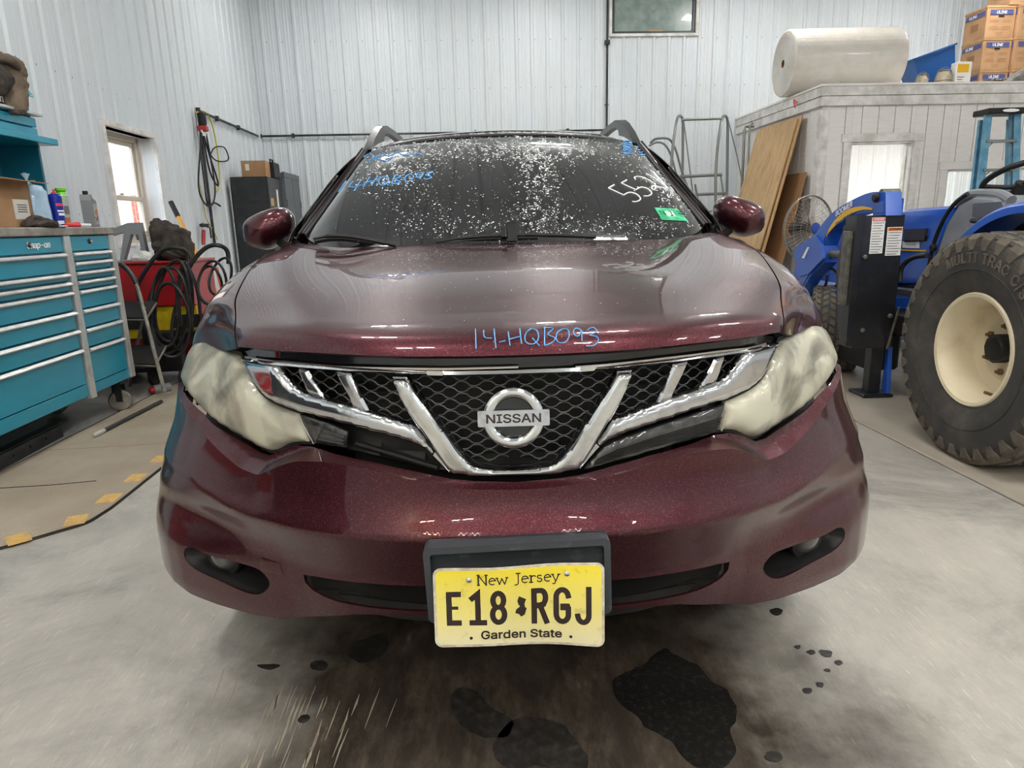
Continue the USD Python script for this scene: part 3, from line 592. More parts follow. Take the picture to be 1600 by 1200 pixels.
bumper_poly = Polygon(both(bump_half)).buffer(0).difference(unary_union([Polygon(both(intake_r)).buffer(0), Polygon(fog_r).buffer(0), Polygon(flip(fog_r)).buffer(0)]))
sl = np.linspace(-1.25, 1.25, 360)
crease = [np.stack([sl, _c1(np.minimum(np.abs(sl), 1.2)) + d], 1) for d in (.0, .0075, .015)] + [np.stack([sl, _c2(np.minimum(np.abs(sl), 1.4)) + d], 1) for d in (-.004, .004)]
bm = solid(face_camera(trimsurf(bumper_poly, S, .011, crease)), .005)
cobj('bumper', bm, 'car_paint', smooth=24)
# dark cavities behind the openings
cobj('grille_backing', patch(Polygon(both(np.vstack([[(0, .965)], trp([(1100, 534), (1224, 528), (1224, 560), (1180, 640), (1122, 690), (1010, 716), (905, 742)]), [(0, .70)]]))), -.085, h=.03, thick=.01), 'deep_black')
cobj('intake_backing', patch(Polygon(both(np.array([(0, .55), (.6, .53), (.6, .37), (0, .37)]))), -.10, h=.03, thick=.01), 'deep_black')
cobj('intake_bar', patch(Polygon([(-.40, .470), (.40, .470), (.40, .476), (-.40, .476)]), -.07, h=.02, thick=.01), 'deep_black')

# ---- grille: lattice, chrome V, wings, struts, strips
opening = Polygon(both(np.vstack([[(0, .935)], trp([(1000, 573), (1100, 561), (1185, 550), (1165, 562), (1150, 584), (1125, 600), (1055, 624), (957, 662), (905, 730), (870, 727)]), [(0, .742)]]))).buffer(0)
wires = []
per, row = .0515, .0118
for k in range(24):
    z = .728 + k * row; s_ = np.arange(-.62, .62, per / 8); w_ = np.cos(2 * math.pi * s_ / per + (math.pi if k % 2 else 0)); w_ = np.sign(w_) * np.abs(w_) ** .6
    line = LineString(np.stack([s_, z + w_ * row * .42], 1)).intersection(opening)
    for g in getattr(line, 'geoms', [line]):
        if g.length > .01:
            c = np.array(g.coords); wires.append(tube(S(c[:, 0], c[:, 1], -.022), .0015, 6))
nodes = []
for k in range(23):
    for j in range(-12, 13):
        s_ = (j + (.5 if k % 2 else 0)) * per; z = .728 + (k + .5) * row
        if opening.contains(Point(s_, z)):
            p = S(np.array([s_]), np.array([z]), -.022)[0]; nodes.append(T(trimesh.convex.convex_hull(box(-.0036, .0036, -.002, .002, -.0022, .0022, .001).vertices), *p))
gm = cobj('grille_mesh', wires + nodes, 'mesh_black', smooth=50)
cobj('grille_cover', patch(both(cover_r), -.018, h=.02, thick=.03), 'gloss_black')
cobj('chrome_strip', patch(both(strip_r), .0, .004, .004, h=.006, thick=.012), 'chrome')
cobj('chrome_line', patch(line_r, -.004, h=.02, thick=.004), 'chrome_dull', label='broken thin chrome line along the grille top'); cobj('chrome_line', patch(line_l, -.004, h=.02, thick=.004), 'chrome_dull')
for p, nm in ((wing_r, 'chrome_wing'), (flip(wing_r), 'chrome_wing')):
    cobj(nm, patch(Polygon(p), .008, .012, .020, h=.008, thick=.02), 'chrome_worn')
cobj('chrome_vee', patch(Polygon(both(vee_r)), .016, .014, .012, h=.007, thick=.03), 'chrome')
for p in (strut1_r, strut2_r, flip(strut1_r), flip(strut2_r)): cobj('chrome_strut', patch(p, .0, .006, .007, h=.005, thick=.006), 'chrome_worn')
# emblem
ec = S(np.array([0.0]), np.array([tr(800, 650)[0, 1]]), .012)[0]
EM = .0585; tilt = math.radians(-8)
def em(m): return T(T(m, rx=math.pi / 2 + tilt), *ec)
q = np.linspace(0, 2 * math.pi, 13)[:-1]
rp = np.array([(EM - .010 + .0105 * math.cos(a), .0075 * math.sin(a)) for a in q])
ring = lathe(np.vstack([rp, rp[:1]]), 56)
e_ = cobj('emblem_ring', em(ring), 'chrome', smooth=60)
bar_ = extr(rrect(.136, .0305, .003), .012, -.004)
eb = cobj('emblem_bar', em(bar_), 'chrome_worn')
tx = meshkit.text_mesh('NISSAN', .0158, .0012, bold=True); w_ = tx.extents[0]; tx.apply_scale([.104 / w_, 1, 1]); tx.apply_translation((-tx.bounds[:, 0].mean(), -tx.bounds[:, 1].mean(), .008))
cobj('lettering', em(tx), 'plate_ink', eb, smooth=False)
cobj('emblem_disc', em(extr(Point(0, 0).buffer(EM - .012), .004, -.010)), 'gloss_black')

# ---- headlights
for sgn, hp in ((1, headlight_r), (-1, flip(headlight_r))):
    P_ = Polygon(hp).buffer(0); inner = P_.buffer(-.004)
    cobj('headlight_seal', patch(P_.buffer(.004), -.012, h=.02, thick=.03), 'rubber_seal')
    # the lens bows out; haze on the upper outer lens, turn signal at the inner lower end
    cut = Polygon([(sgn * a, b) for a, b in ((.30, .70), (.535, .70), (.575, .86), (.30, .90))])
    hl = cobj('headlight', patch(inner, .012, .020, .045, h=.010, thick=.01), 'lens_haze', label='yellowed, cloudy headlight lens')
    ts = inner.buffer(-.006).intersection(cut)
    cobj('turn_signal', patch(ts, -.004, .012, .04, h=.010, thick=.004), 'lens_amber', hl)
    bc = tr(1266, 588)[0] * [sgn, 1]; bp = S(bc[:1], bc[1:], -.016)[0]
    cobj('reflector', T(T(T(lathe([(.0, -.075), (.03, -.07), (.050, -.048), (.058, -.025), (.060, -.02)], 36), rx=math.pi / 2), rz=sgn * math.radians(24)), *bp), 'chrome_dull', hl, smooth=60)
    cobj('bulb_lens', T(T(T(lathe([(0, -.018), (.018, -.022), (.028, -.034), (.031, -.05), (0, -.06)], 28), rx=math.pi / 2), rz=sgn * math.radians(24)), *bp), 'fog_glass', hl, smooth=60)
    cobj('lamp_body', patch(inner.buffer(-.012), -.075, h=.02, thick=.004), 'lamp_inside', hl)
# side light panel under the right-hand wing; broken away on the left but for a stub
def ribbed(poly, hz=.0046):
    d = cobj('side_lamp', patch(poly, .004, .006, .008, h=.008, thick=.015), 'lens_smoke')
    b = poly.buffer(-.005); x0, y0, x1, y1 = poly.bounds; k = 0; ms = []
    d0 = np.array([(x0, y0 - .02), (x1, y0 + .02 + (.0 if x0 < 0 else 0))])
    return d
dr = ribbed(Polygon(drl_r).buffer(-.002))
# ribs follow the lower edge of the lamp
low = trp([(1119, 673), (1060, 690), (1010, 704), (960, 718), (925, 729)]); upp = trp([(1130, 638), (1060, 660), (1010, 676), (965, 692), (935, 711)])
ribs = []
for t in np.linspace(.12, .62, 7):
    c = low * (1 - t) + upp * t; c = densify(c, .02, False); ribs.append(tube(S(c[:, 0], c[:, 1], .0045), .0012, 5))
for r_ in ribs: cobj('lamp_rib', r_, 'black_plastic', dr)
edge = trp([(1131, 640), (1124, 672)]); cobj('lamp_rib', tube(S(edge[:, 0], edge[:, 1], .006), .0022, 6), 'lens_line', dr)
stub_l = trp([(463, 648), (506, 662), (540, 677), (536, 702), (484, 695)])
st = cobj('side_lamp', patch(Polygon(stub_l).buffer(-.001), -.004, .005, .006, h=.008, thick=.012), 'lens_smoke', label='broken stub of the side lamp')
for a, b in (((468, 655), (489, 694)), ((505, 664), (490, 694))):
    e2 = trp([a, b]); cobj('lamp_rib', tube(S(e2[:, 0], e2[:, 1], -.002), .0011, 5), 'chrome_dull', st)
for t in (.25, .5, .75):
    a = trp([(505 - 12 * t, 664 + 30 * t), (538 - 3 * t, 677 + 24 * t)]); cobj('lamp_rib', tube(S(a[:, 0], a[:, 1], -.002), .0014, 5), 'mesh_black', st)
hole_l = flip(drl_r)
cobj('lamp_cavity', patch(Polygon(hole_l).buffer(.004), -.045, h=.02, thick=.02), 'black_plastic', label='empty lamp cavity where the side lamp is missing')
# ledge in the cavity
a = trp([(545, 700), (600, 716), (680, 738)]); cobj('cavity_ledge', tube(S(a[:, 0], a[:, 1], -.03), .007, 8), 'black_plastic')

# ---- fog lamps
for sgn, fp in ((1, fog_r), (-1, flip(fog_r))):
    P_ = Polygon(fp).buffer(0)
    # funnel from the opening inwards
    fpd = densify(fp, .012); c = P_.centroid; fc = np.array([c.x, c.y])
    R_ = [S(fpd[:, 0], fpd[:, 1], -.002)]
    for t, dd in ((.94, -.022), (.86, -.05), (.74, -.085), (.45, -.10), (.02, -.10)): g = fc + (fpd - fc) * t; R_.append(S(g[:, 0], g[:, 1], dd))
    G_ = np.array([np.vstack([r, r[:1]]) for r in R_]); fm = grid(G_)
    if (fm.face_normals[:, 1].mean()) > 0: fm.faces = fm.faces[:, ::-1]
    fs = cobj('fog_surround', fm, 'black_plastic', smooth=40)
    lc = tr(1284, 846)[0] * [sgn, 1]; lp = S(np.array([lc[0]]), np.array([lc[1] - .006]), -.036)[0]
    lens = lathe([(0, .022), (.018, .020), (.032, .010), (.037, -.002), (.040, -.004), (.043, -.002), (.045, -.012), (.044, -.07), (0, -.07)], 36)
    lm = T(T(lens, rx=math.pi / 2), rz=sgn * math.radians(22))
    lm.apply_translation(lp); fl_ = cobj('fog_lamp', lm, 'fog_glass')
    rr = T(T(lathe([(.036, .0), (.047, .002), (.050, -.006), (.046, -.012), (.036, -.008)], 36), rx=math.pi / 2), rz=sgn * math.radians(22)); rr.apply_translation(lp); cobj('bezel', rr, 'black_plastic', fl_)
    v = np.array([tr(1200, 880)[0] * [sgn, 1], tr(1262, 858)[0] * [sgn, 1]]); cobj('fog_fin', tube(S(v[:, 0], v[:, 1], -.055), .010, 8), 'black_plastic')
# tow-hook cover on the left, panel lines
hk = trp([(408, 870), (438, 880), (444, 899), (408, 891)]); cobj('tow_cover', patch(Polygon(hk), .0015, .001, .003, h=.008, thick=.004), 'car_paint')

# ---- licence plate and its holder
pc = np.array([X0 + .0, D0 - .052, .553])
def pl(m, roll=0.0, lean=0.0, at_=pc): return T(T(T(m, rx=math.pi / 2 - lean), ry=-roll), *at_)
# the holder: a shallow box
ho = cobj('plate_holder', [pl(extr(rrect(.340, .152, .012), .006, 0).apply_translation((0, -.0, -.028)), math.radians(1.6)),
      pl(extr(rrect(.340, .152, .012).difference(rrect(.316, .126, .006)), .036, -.03), math.radians(1.6))], 'holder_grey', smooth=30)
ppc = np.array([X0 + .0, D0 - .086, .522])
tq = [(-.1525, -.076), (-.10, -.078), (.0, -.077), (.09, -.079), (.1525, -.083), (.1525, .077), (.06, .079), (-.05, .075), (-.1525, .0725)]
pp = rrect(.306, .154, .014, 8)
def bent(m):
    """The plate is a little buckled."""
    m = m.copy(); v = m.vertices; x, y, z = v[:, 0].copy(), v[:, 1].copy(), v[:, 2].copy()
    v[:, 1] = y + .0020 * np.sin(x * 28) * (y > -.2) + .0035 * (x / .15) * np.where(y > 0, 1, -.55)
    v[:, 2] = z + .004 * (x / .15) ** 2 + .003 * np.sin(x * 20 + y * 14); m.vertices = v; return m
def flat(poly, th, z, h=.012):
    top_ = trimsurf(poly, lambda u, v: np.stack([u, v, np.full_like(u, z + th)], -1), h)
    if top_.face_normals[:, 2].mean() < 0: top_.faces = top_.faces[:, ::-1]
    return solid(top_, th)
def plm(m): return pl(bent(m), math.radians(-.3), math.radians(4), ppc)
plate = thing_plate = UsdGeom.Xform.Define(stage, path_for('license_plate', str(car.GetPath()))).GetPrim()
def pobj(name, m, mt, smooth=False):
    m = (J(m) if isinstance(m, list) else m).copy(); m.apply_translation(-ppc)
    return obj(name, m, mt, plate, smooth)
UsdGeom.Xformable(plate).AddTranslateOp().Set(Gf.Vec3d(*(ppc - CARO)))
pobj('plate_sheet', plm(flat(pp, .0012, 0)), 'plate_edge'); pobj('plate_face', plm(flat(pp.buffer(-.005), .0006, .0012)), 'plate_yellow')
def letters(name, m, cx, cy, w, h):
    b = m.bounds; m = m.copy(); m.apply_translation((-b[:, 0].mean(), -b[:, 1].mean(), 0)); e = m.extents; m.apply_scale([w / e[0], h / e[1], 1]); m.apply_translation((cx, cy, .0019)); return pobj(name, plm(m), 'plate_ink')
# the serial: narrow strokes of even weight
SW = .0098
def arc(cx, cy, rx, ry, a0, a1, n=14): return [(cx + rx * math.cos(math.radians(a0 + (a1 - a0) * k / n)), cy + ry * math.sin(math.radians(a0 + (a1 - a0) * k / n))) for k in range(n + 1)]
W_, H_ = .0315, .068
GL = {'E': [[(1, 1), (0, 1), (0, 0), (1, 0)], [(0, .52), (.74, .52)]], '1': [[(.05, .86), (.5, 1), (.5, 0)], [(0, 0), (1, 0)]],
      '8': [arc(.5, .76, .44, .24, -90, 270, 20), arc(.5, .26, .5, .26, 90, 450, 20)], 'R': [[(0, 0), (0, 1), (.55, 1)] + arc(.55, .76, .40, .24, 90, -90)[1:] + [(0, .52)], [(.5, .52), (1, 0)]],
      'G': [arc(.5, .76, .5, .24, 10, 180) + arc(.5, .24, .5, .24, 180, 360) + [(1, .46), (.56, .46)]], 'J': [[(.92, 1), (.92, .24)] + arc(.46, .24, .46, .24, 0, -170)]}
for ch, cx in (('E', -.115), ('1', -.0745), ('8', -.0375), ('R', .0375), ('G', .0770), ('J', .1155)):
    ls = [[((x - .5) * (W_ - SW) + cx, (y - .5) * (H_ - SW) - .0015) for x, y in l] for l in GL[ch]]
    pobj('serial_letter', plm(flat(unary_union([LineString(l).buffer(SW / 2, cap_style='flat' if ch in 'E' else 'square', join_style='mitre' if ch in 'E1R' else 'round') for l in ls]), .0009, .0014, .006)), 'plate_ink')
nj = np.array([(.35, 1), (.95, .84), (.8, .62), (.85, .45), (1, .42), (.8, .1), (.5, -.0), (.35, .12), (0, .2), (.1, .36), (.42, .5), (.28, .62), (.2, .78)])
pobj('state_outline', plm(flat(Polygon((nj - .5) * [.021, .040] + [.003, -.001]), .0009, .0014, .004)), 'plate_ink')
# NEW JERSEY in a serifed hand: stems with feet
SR = {'N': ([[(.1, 0), (.1, 1)], [(.1, 1), (.85, 0)], [(.85, 0), (.85, 1)], [(0, 0), (.22, 0)], [(-.02, 1), (.2, 1)], [(.74, 1), (.98, 1)]], .95), 'e': ([[(.08, .36), (.68, .44)] + arc(.4, .34, .32, .33, 10, 300)], .72),
      'w': ([[(.02, .66), (.28, 0), (.52, .6), (.78, 0), (1.02, .66)], [(-.06, .66), (.14, .66)], [(.9, .66), (1.1, .66)]], 1.06), ' ': ([], .34), 'J': ([[(.5, 1), (.5, .1)] + arc(.26, .08, .24, .24, 0, -110), [(.3, 1), (.7, 1)]], .66),
      'r': ([[(.16, 0), (.16, .66)], [(.16, .44)] + arc(.42, .44, .22, .2, 140, 40), [(0, 0), (.34, 0)], [(.02, .66), (.16, .66)]], .58), 's': ([arc(.3, .5, .2, .15, 30, 270) + arc(.3, .18, .22, .17, 90, -160)], .58),
      'y': ([[(.04, .66), (.34, .04)], [(.68, .66), (.3, -.14)] + arc(.18, -.16, .12, .1, 0, -140), [(-.04, .66), (.16, .66)], [(.56, .66), (.78, .66)]], .7)}
x_, ls = 0.0, []
HN = .0190
for ch in 'New Jersey':
    g, w_ = SR[ch]; ls.append(unary_union([LineString([(x_ + a, b) for a, b in l]).buffer(.075 if len(l) == 2 and abs(l[0][0] - l[1][0]) < .05 else .05) for l in g]) if g else None); x_ += w_ + .1
tot = x_ - .1
for g in ls:
    if g is not None:
        g = shapely.affinity.translate(shapely.affinity.scale(g,   .146 / tot, HN, origin=(0, 0)), -.074, .0445); pobj('state_letter', plm(flat(g, .0009, .0014, .006)), 'plate_ink')
t_ = meshkit.text_mesh('Garden State', .0125, .0008, bold=True); letters('motto', t_, .003, -.0545, .146, .0165)
for x in (-.088, .092): pobj('dot', plm(flat(Point(x, -.060).buffer(.0028), .0009, .0014, .004)), 'plate_ink')
for x in (-.089, .086): pobj('screw', plm(lathe([(.0052, 0), (.0052, .002), (.003, .0035), (0, .004)], 14).apply_translation((x, .055 + .003 * (x > 0), .0012))), 'chrome', 40)

# ---- hood and wings: one surface over (u across, v back), parted along the shut line
ROWS = [  # from the centre line outwards; (x, y, z) with y counted from the nose; the fifth is the shut line
    [(0, .060, .952), (.22, .078, .953), (.36, .122, .954), (.53, .218, .950), (.590, .268, .946), (.655, .36, .924), (.755, .480, .925), (.828, .56, .885)],
    [(0, .082, .978), (.22, .100, .978), (.37, .146, .978), (.54, .240, .972), (.602, .292, .966), (.675, .40, .948), (.775, .510, .940), (.845, .60, .880)],
    [(0, .13, .995), (.23, .148, .995), (.39, .196, .994), (.555, .288, .988), (.620, .345, .982), (.705, .45, .968), (.800, .56, .953), (.870, .66, .875)],
    [(0, .22, 1.007), (.24, .235, 1.007), (.42, .285, 1.005), (.575, .37, 1.002), (.648, .425, .998), (.730, .52, .987), (.825, .64, .966), (.890, .74, .875)],
    [(0, .42, 1.035), (.25, .43, 1.034), (.45, .47, 1.029), (.61, .52, 1.028), (.690, .54, 1.021), (.765, .60, 1.008), (.845, .72, .985), (.905, .80, .91)],
    [(0, .78, 1.083), (.26, .785, 1.080), (.48, .80, 1.069), (.68, .83, 1.073), (.768, .85, 1.067), (.83, .88, 1.048), (.89, .96, 1.018), (.93, 1.0, .93)],
    [(0, 1.05, 1.114), (.30, 1.05, 1.110), (.52, 1.06, 1.100), (.72, 1.09, 1.106), (.81, 1.10, 1.097), (.865, 1.12, 1.075), (.92, 1.18, 1.046), (.945, 1.2, .95)],
    [(0, 1.25, 1.131), (.34, 1.22, 1.129), (.55, 1.22, 1.124), (.70, 1.32, 1.136), (.785, 1.40, 1.138), (.86, 1.42, 1.118), (.93, 1.46, 1.085), (.95, 1.46, .97)]]
RW = np.array(ROWS); vv = np.array([0, .05, .12, .20, .36, .62, .82, 1.0]); uu = np.array([0, .2, .38, .56, .65, .75, .89, 1.0])
_sp = []
for k in range(3):
    A = RW[:, :, k]; sgn = -1.0 if k == 0 else 1.0
    A2 = np.hstack([sgn * A[:, :0:-1], A]); u2 = np.r_[-uu[:0:-1], uu]
    _sp.append(RectBivariateSpline(vv, u2, A2, kx=3, ky=3))
def H(v, u):
    u = np.asarray(u, float); o = np.argsort(u); P = np.stack([f(v, u[o]) for f in _sp], -1) + [X0, D0, 0]; return P[:, np.argsort(o)]
vg = np.r_[np.linspace(0, .2, 26), np.linspace(.2, 1, 46)[1:]]
hood = grid(H(vg, np.linspace(-.647, .647, 91)), True)
if hood.face_normals[:, 2].mean() < 0: hood.faces = hood.faces[:, ::-1]
cobj('hood', solid(hood, .012), 'car_paint', smooth=50)
def belt(u):    # the flank below the shoulder down to the sill, cut by the wheel arch
    return None
for sgn in (-1, 1):
    fe = grid(H(vg, sgn * np.linspace(.653, 1.0, 36)), True)
    if fe.face_normals[:, 2].mean() < 0: fe.faces = fe.faces[:, ::-1]
    # flank: from the shoulder line down, between the headlight, the arch and the door
    top_l = H(vg, [sgn * 1.0])[:, 0]
    rows = []
    for t in np.linspace(0, 1, 12):
        y = top_l[:, 1]; yc = y - D0; zb = np.where(np.abs(yc - .96) < .425, .37 + np.sqrt(np.maximum(.425 ** 2 - (yc - .96) ** 2, 0)), .26); zb = np.where(yc < .70, .835 - (yc - .55) * .5, zb)
        z = top_l[:, 2] * (1 - t) + zb * t; x = top_l[:, 0] + (sgn * np.interp(yc, [.5, .56, .62, .7, .8, .95], [.81, .842, .872, .900, .930, .948]) + X0 - top_l[:, 0]) * math.sin(min(1, t * 1.6) * math.pi / 2)
        if True: rows.append(np.stack([x, y, np.minimum(z, top_l[:, 2])], -1))
    fk = grid(np.array(rows)); 
    fk.faces = fk.faces if (fk.face_normals[:, 0].mean() * sgn) > 0 else fk.faces[:, ::-1]
    cobj('fender', J([solid(fe, .012), solid(fk, .012)]), 'car_paint', smooth=40)

# ---- windscreen, pillars, roof, sides
GB = np.array([(0, 1.20, 1.118), (.34, 1.19, 1.116), (.56, 1.23, 1.118), (.70, 1.36, 1.140), (.757, 1.46, 1.165)])
GT = np.array([(0, 2.30, 1.610), (.25, 2.30, 1.603), (.42, 2.295, 1.592), (.56, 2.28, 1.576), (.640, 2.25, 1.560)])
def glassrow(t):
    b = GB * (1 - t) + GT * t; bul = .05 * 4 * t * (1 - t); fall = 1 - (np.linspace(0, 1, 5)) ** 4
    return b + np.stack([np.zeros(5), -bul * .55 * fall, bul * fall], -1)
tg = np.linspace(0, 1, 22); gu = np.linspace(-1, 1, 61); u5 = np.linspace(0, 1, 5); rows = []
for t in tg:
    r = glassrow(t); full = np.vstack([(r * [-1, 1, 1])[:0:-1], r]); rows.append(CubicSpline(np.r_[-u5[:0:-1], u5], full)(gu))
ws = grid(np.array(rows) + [X0, D0, 0], True)
if ws.face_normals[:, 2].mean() < 0: ws.faces = ws.faces[:, ::-1]
wsp = cobj('windshield', solid(ws, .006), 'glass_dark', smooth=True)
WSR = np.array(rows) + [X0, D0, 0]
# black surround on the glass edge
for sgn in (-1, 1):
    e = WSR[:, -1 if sgn > 0 else 0]; ins = WSR[:, -3 if sgn > 0 else 2]
    out = e + np.array([sgn * .012, .012, .004]); mid = (e + ins) / 2
    sl_ = grid(np.array([ins * .3 + e * .7 + [0, -.002, .006], e + [sgn * .002, -.002, .008], out + [0, -.003, .006]]), sgn > 0)
    cobj('glass_seal', solid(face_camera(sl_), .01), 'rubber_seal')
    # pillar: from the seal out to the door
    b = np.linspace(0, 1, 22)[:, None]
    o1 = out + [sgn * .004, .0, .006]; o2 = out + np.array([sgn * .028, .035, -.004]); o3 = out + np.array([sgn * .045, .09, -.03])
    pm = grid(np.array([o1, (o1 + o2) / 2 + [0, -.006, .006], o2, o3]), sgn > 0)
    if (pm.face_normals[:, 0].mean() * sgn) < 0: pm.faces = pm.faces[:, ::-1]
    cobj('pillar', solid(pm, .01), 'car_paint', smooth=60)
    cobj('drip_moulding', tube(o2 + np.array([sgn * .004, .006, .006]), .006, 6), 'rubber_seal')
    # cabin side: glass and body
    yb = np.array([1.46, 1.75, 2.2, 2.9, 3.6, 4.2, 4.55]); xb = np.array([.83, .89, .915, .925, .915, .88, .82]); zb_ = np.array([1.145, 1.15, 1.16, 1.17, 1.19, 1.22, 1.25])
    yt = np.array([1.62, 1.95, 2.34, 2.95, 3.6, 4.15, 4.42]); xt = np.array([.80, .745, .685, .70, .70, .67, .64]); zt = np.array([1.24, 1.42, 1.565, 1.62, 1.61, 1.56, 1.50])
    sg = [np.stack([sgn * (xb * (1 - t) + xt * t + .012 * math.sin(math.pi * t)) + X0, yb * (1 - t) + yt * t + D0, zb_ * (1 - t) + zt * t], -1) for t in np.linspace(0, 1, 6)]
    sm = grid(np.array([spline(r, 30) for r in sg])); sm.faces = sm.faces if sm.face_normals[:, 0].mean() * sgn > 0 else sm.faces[:, ::-1]
    cobj('side_glass', solid(sm, .006), 'glass_dark', smooth=True)
    # body side with arches
    ys = np.linspace(1.46, 4.62, 80); bulge = PchipInterpolator([1.46, 2.2, 3.4, 4.2, 4.62], [.948, .955, .955, .935, .80])(ys)
    rows2 = []
    for t in np.linspace(0, 1, 14):
        zt_ = np.interp(ys, yb, zb_); zb2 = np.where(np.abs(ys - 3.785) < .425, .37 + np.sqrt(np.maximum(.425 ** 2 - (ys - 3.785) ** 2, 0)), .26)
        xx = bulge - (1 - min(t * 3, 1)) ** 2 * np.maximum(bulge - np.interp(ys, yb, xb), 0) - .05 * max(0, t - .6)
        rows2.append(np.stack([sgn * xx + X0, ys + D0, zt_ * (1 - t) + zb2 * t], -1))
    bs = grid(np.array(rows2)); bs.faces = bs.faces if bs.face_normals[:, 0].mean() * sgn > 0 else bs.faces[:, ::-1]
    cobj('body_side', solid(bs, .012), 'car_paint', smooth=40)
    # roof rail: a fin-shaped foot that runs into the bar, open underneath
    fin = [(2.22, 1.553), (2.36, 1.626), (2.50, 1.690), (2.60, 1.722), (2.72, 1.738), (3.0, 1.744), (3.5, 1.742), (3.9, 1.722), (4.12, 1.66), (4.18, 1.60), (4.05, 1.612), (3.9, 1.66), (3.84, 1.688), (3.5, 1.706), (3.0, 1.710), (2.80, 1.706), (2.69, 1.694), (2.62, 1.672), (2.60, 1.645), (2.44, 1.612)]
    fm = extr(Polygon(fin), .036, -.018); fm = trimesh.Trimesh(fm.vertices[:, [2, 0, 1]], fm.faces); fm.vertices[:, 2] -= .012 * np.clip((fm.vertices[:, 1] - 2.25) / .3, 0, 1); fm.vertices[:, 0] += .646 - .02 * np.clip(fm.vertices[:, 1] - 2.3, 0, .5)
    if sgn < 0: fm = mirror(fm)
    fm.apply_translation((X0, D0, 0)); fm.fix_normals(); cobj('roof_rail', fm, 'rail_grey', smooth=40)
# roof
ry = np.array([2.30, 2.36, 2.5, 2.8, 3.3, 3.9, 4.3, 4.5]); rz = np.array([1.613, 1.632, 1.660, 1.692, 1.700, 1.672, 1.61, 1.50]); RR = []
for k in range(8):
    hw = (.640, .645, .652, .668, .675, .665, .65, .63)[k]
    RR.append([(x * hw, ry[k] - .05 * x ** 2 * (k < 2), rz[k] - (.052 * x ** 2 + .028 * x ** 8)) for x in np.linspace(-1, 1, 33)])
rf = grid(np.array([CubicSpline(ry, np.array(RR)[:, j])(np.linspace(ry[0], ry[-1], 40)) for j in range(33)]).transpose(1, 0, 2) + [X0, D0, 0], True)
if rf.face_normals[:, 2].mean() < 0: rf.faces = rf.faces[:, ::-1]
cobj('roof', solid(rf, .012), 'car_paint', smooth=60)
hd = [(x * .635, 2.302 - .05 * x * x, 1.612 - .052 * x * x - .022 * x ** 8) for x in np.linspace(-1, 1, 25)]
cobj('roof_seal', tube(np.array(hd) + [X0, D0, 0], .009, 6), 'rubber_seal')
rp_ = grid(np.array([[(x * hw, y, z - .052 * (x * hw / .66) ** 2 + .004) for x in np.linspace(-1, 1, 21)] for y, z, hw in ((2.40, 1.6415, .50), (2.5, 1.660, .51), (2.8, 1.692, .52), (3.2, 1.700, .52))]) + [X0, D0, 0], True)
if rp_.face_normals[:, 2].mean() < 0: rp_.faces = rp_.faces[:, ::-1]
cobj('roof_glass', solid(rp_, .006), 'glass_dark', smooth=True)
# tail, floor pan, cowl, liners, wheels
cobj('tailgate', box(-.80 + X0, .80 + X0, 4.42 + D0, 4.60 + D0, .32, 1.24, .05), 'car_paint'); cobj('rear_glass', trimesh.convex.convex_hull(np.array([(sx * w + X0, y + D0, z) for sx in (-1, 1) for w, y, z in ((.78, 4.58, 1.23), (.62, 4.46, 1.52), (.78, 4.5, 1.23), (.62, 4.38, 1.52))])), 'glass_dark')
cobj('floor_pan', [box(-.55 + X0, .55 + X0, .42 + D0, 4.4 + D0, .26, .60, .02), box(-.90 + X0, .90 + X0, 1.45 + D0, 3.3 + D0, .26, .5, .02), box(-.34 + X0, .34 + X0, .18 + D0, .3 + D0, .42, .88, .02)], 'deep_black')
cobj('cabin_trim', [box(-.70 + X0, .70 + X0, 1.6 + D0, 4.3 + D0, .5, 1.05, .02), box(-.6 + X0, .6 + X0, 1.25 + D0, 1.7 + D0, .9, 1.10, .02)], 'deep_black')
cobj('cowl', grid(np.array([np.array([(x, y, z) for x, y, z in ((-.72, 1.36, 1.125), (-.56, 1.21, 1.105), (-.34, 1.19, 1.105), (0, 1.21, 1.105), (.34, 1.19, 1.105), (.56, 1.21, 1.105), (.72, 1.36, 1.125))]) + [X0, D0 - .03, 0], np.array([(x, y, z) for x, y, z in ((-.75, 1.46, 1.15), (-.56, 1.30, 1.13), (-.34, 1.26, 1.13), (0, 1.27, 1.13), (.34, 1.26, 1.13), (.56, 1.30, 1.13), (.75, 1.46, 1.15))]) + [X0, D0, 0]]), True), 'black_plastic')
air = trp([(905, 953), (1000, 949), (1060, 947), (1120, 946), (1148, 940)])
cobj('air_dam', patch(Polygon(both(np.array([(0, .41), (.40, .405), (.46, .395), (.42, .365), (.30, .36), (0, .365)]))), -.05, h=.03, thick=.01), 'black_plastic')
tyre_prof = [(.235, -.105), (.30, -.118), (.345, -.112), (.362, -.085), (.368, -.04), (.368, .04), (.362, .085), (.345, .112), (.30, .118), (.235, .105)]
for y in (.96, 3.785):
    for sgn in (-1, 1):
        w = lathe(tyre_prof, 48); w = T(T(w, ry=math.pi / 2), sgn * .80 + X0, y + D0, .368); wh = cobj('wheel_tyre', w, 'tyre', smooth=40)
        rm = T(T(lathe([(0, .05), (.06, .055), (.09, .03), (.20, .02), (.235, .10), (.228, .105), (.215, -.1), (0, -.1)], 40), ry=sgn * math.pi / 2), sgn * .80 + X0, y + D0, .368); cobj('rim', rm, 'chrome_dull', wh)
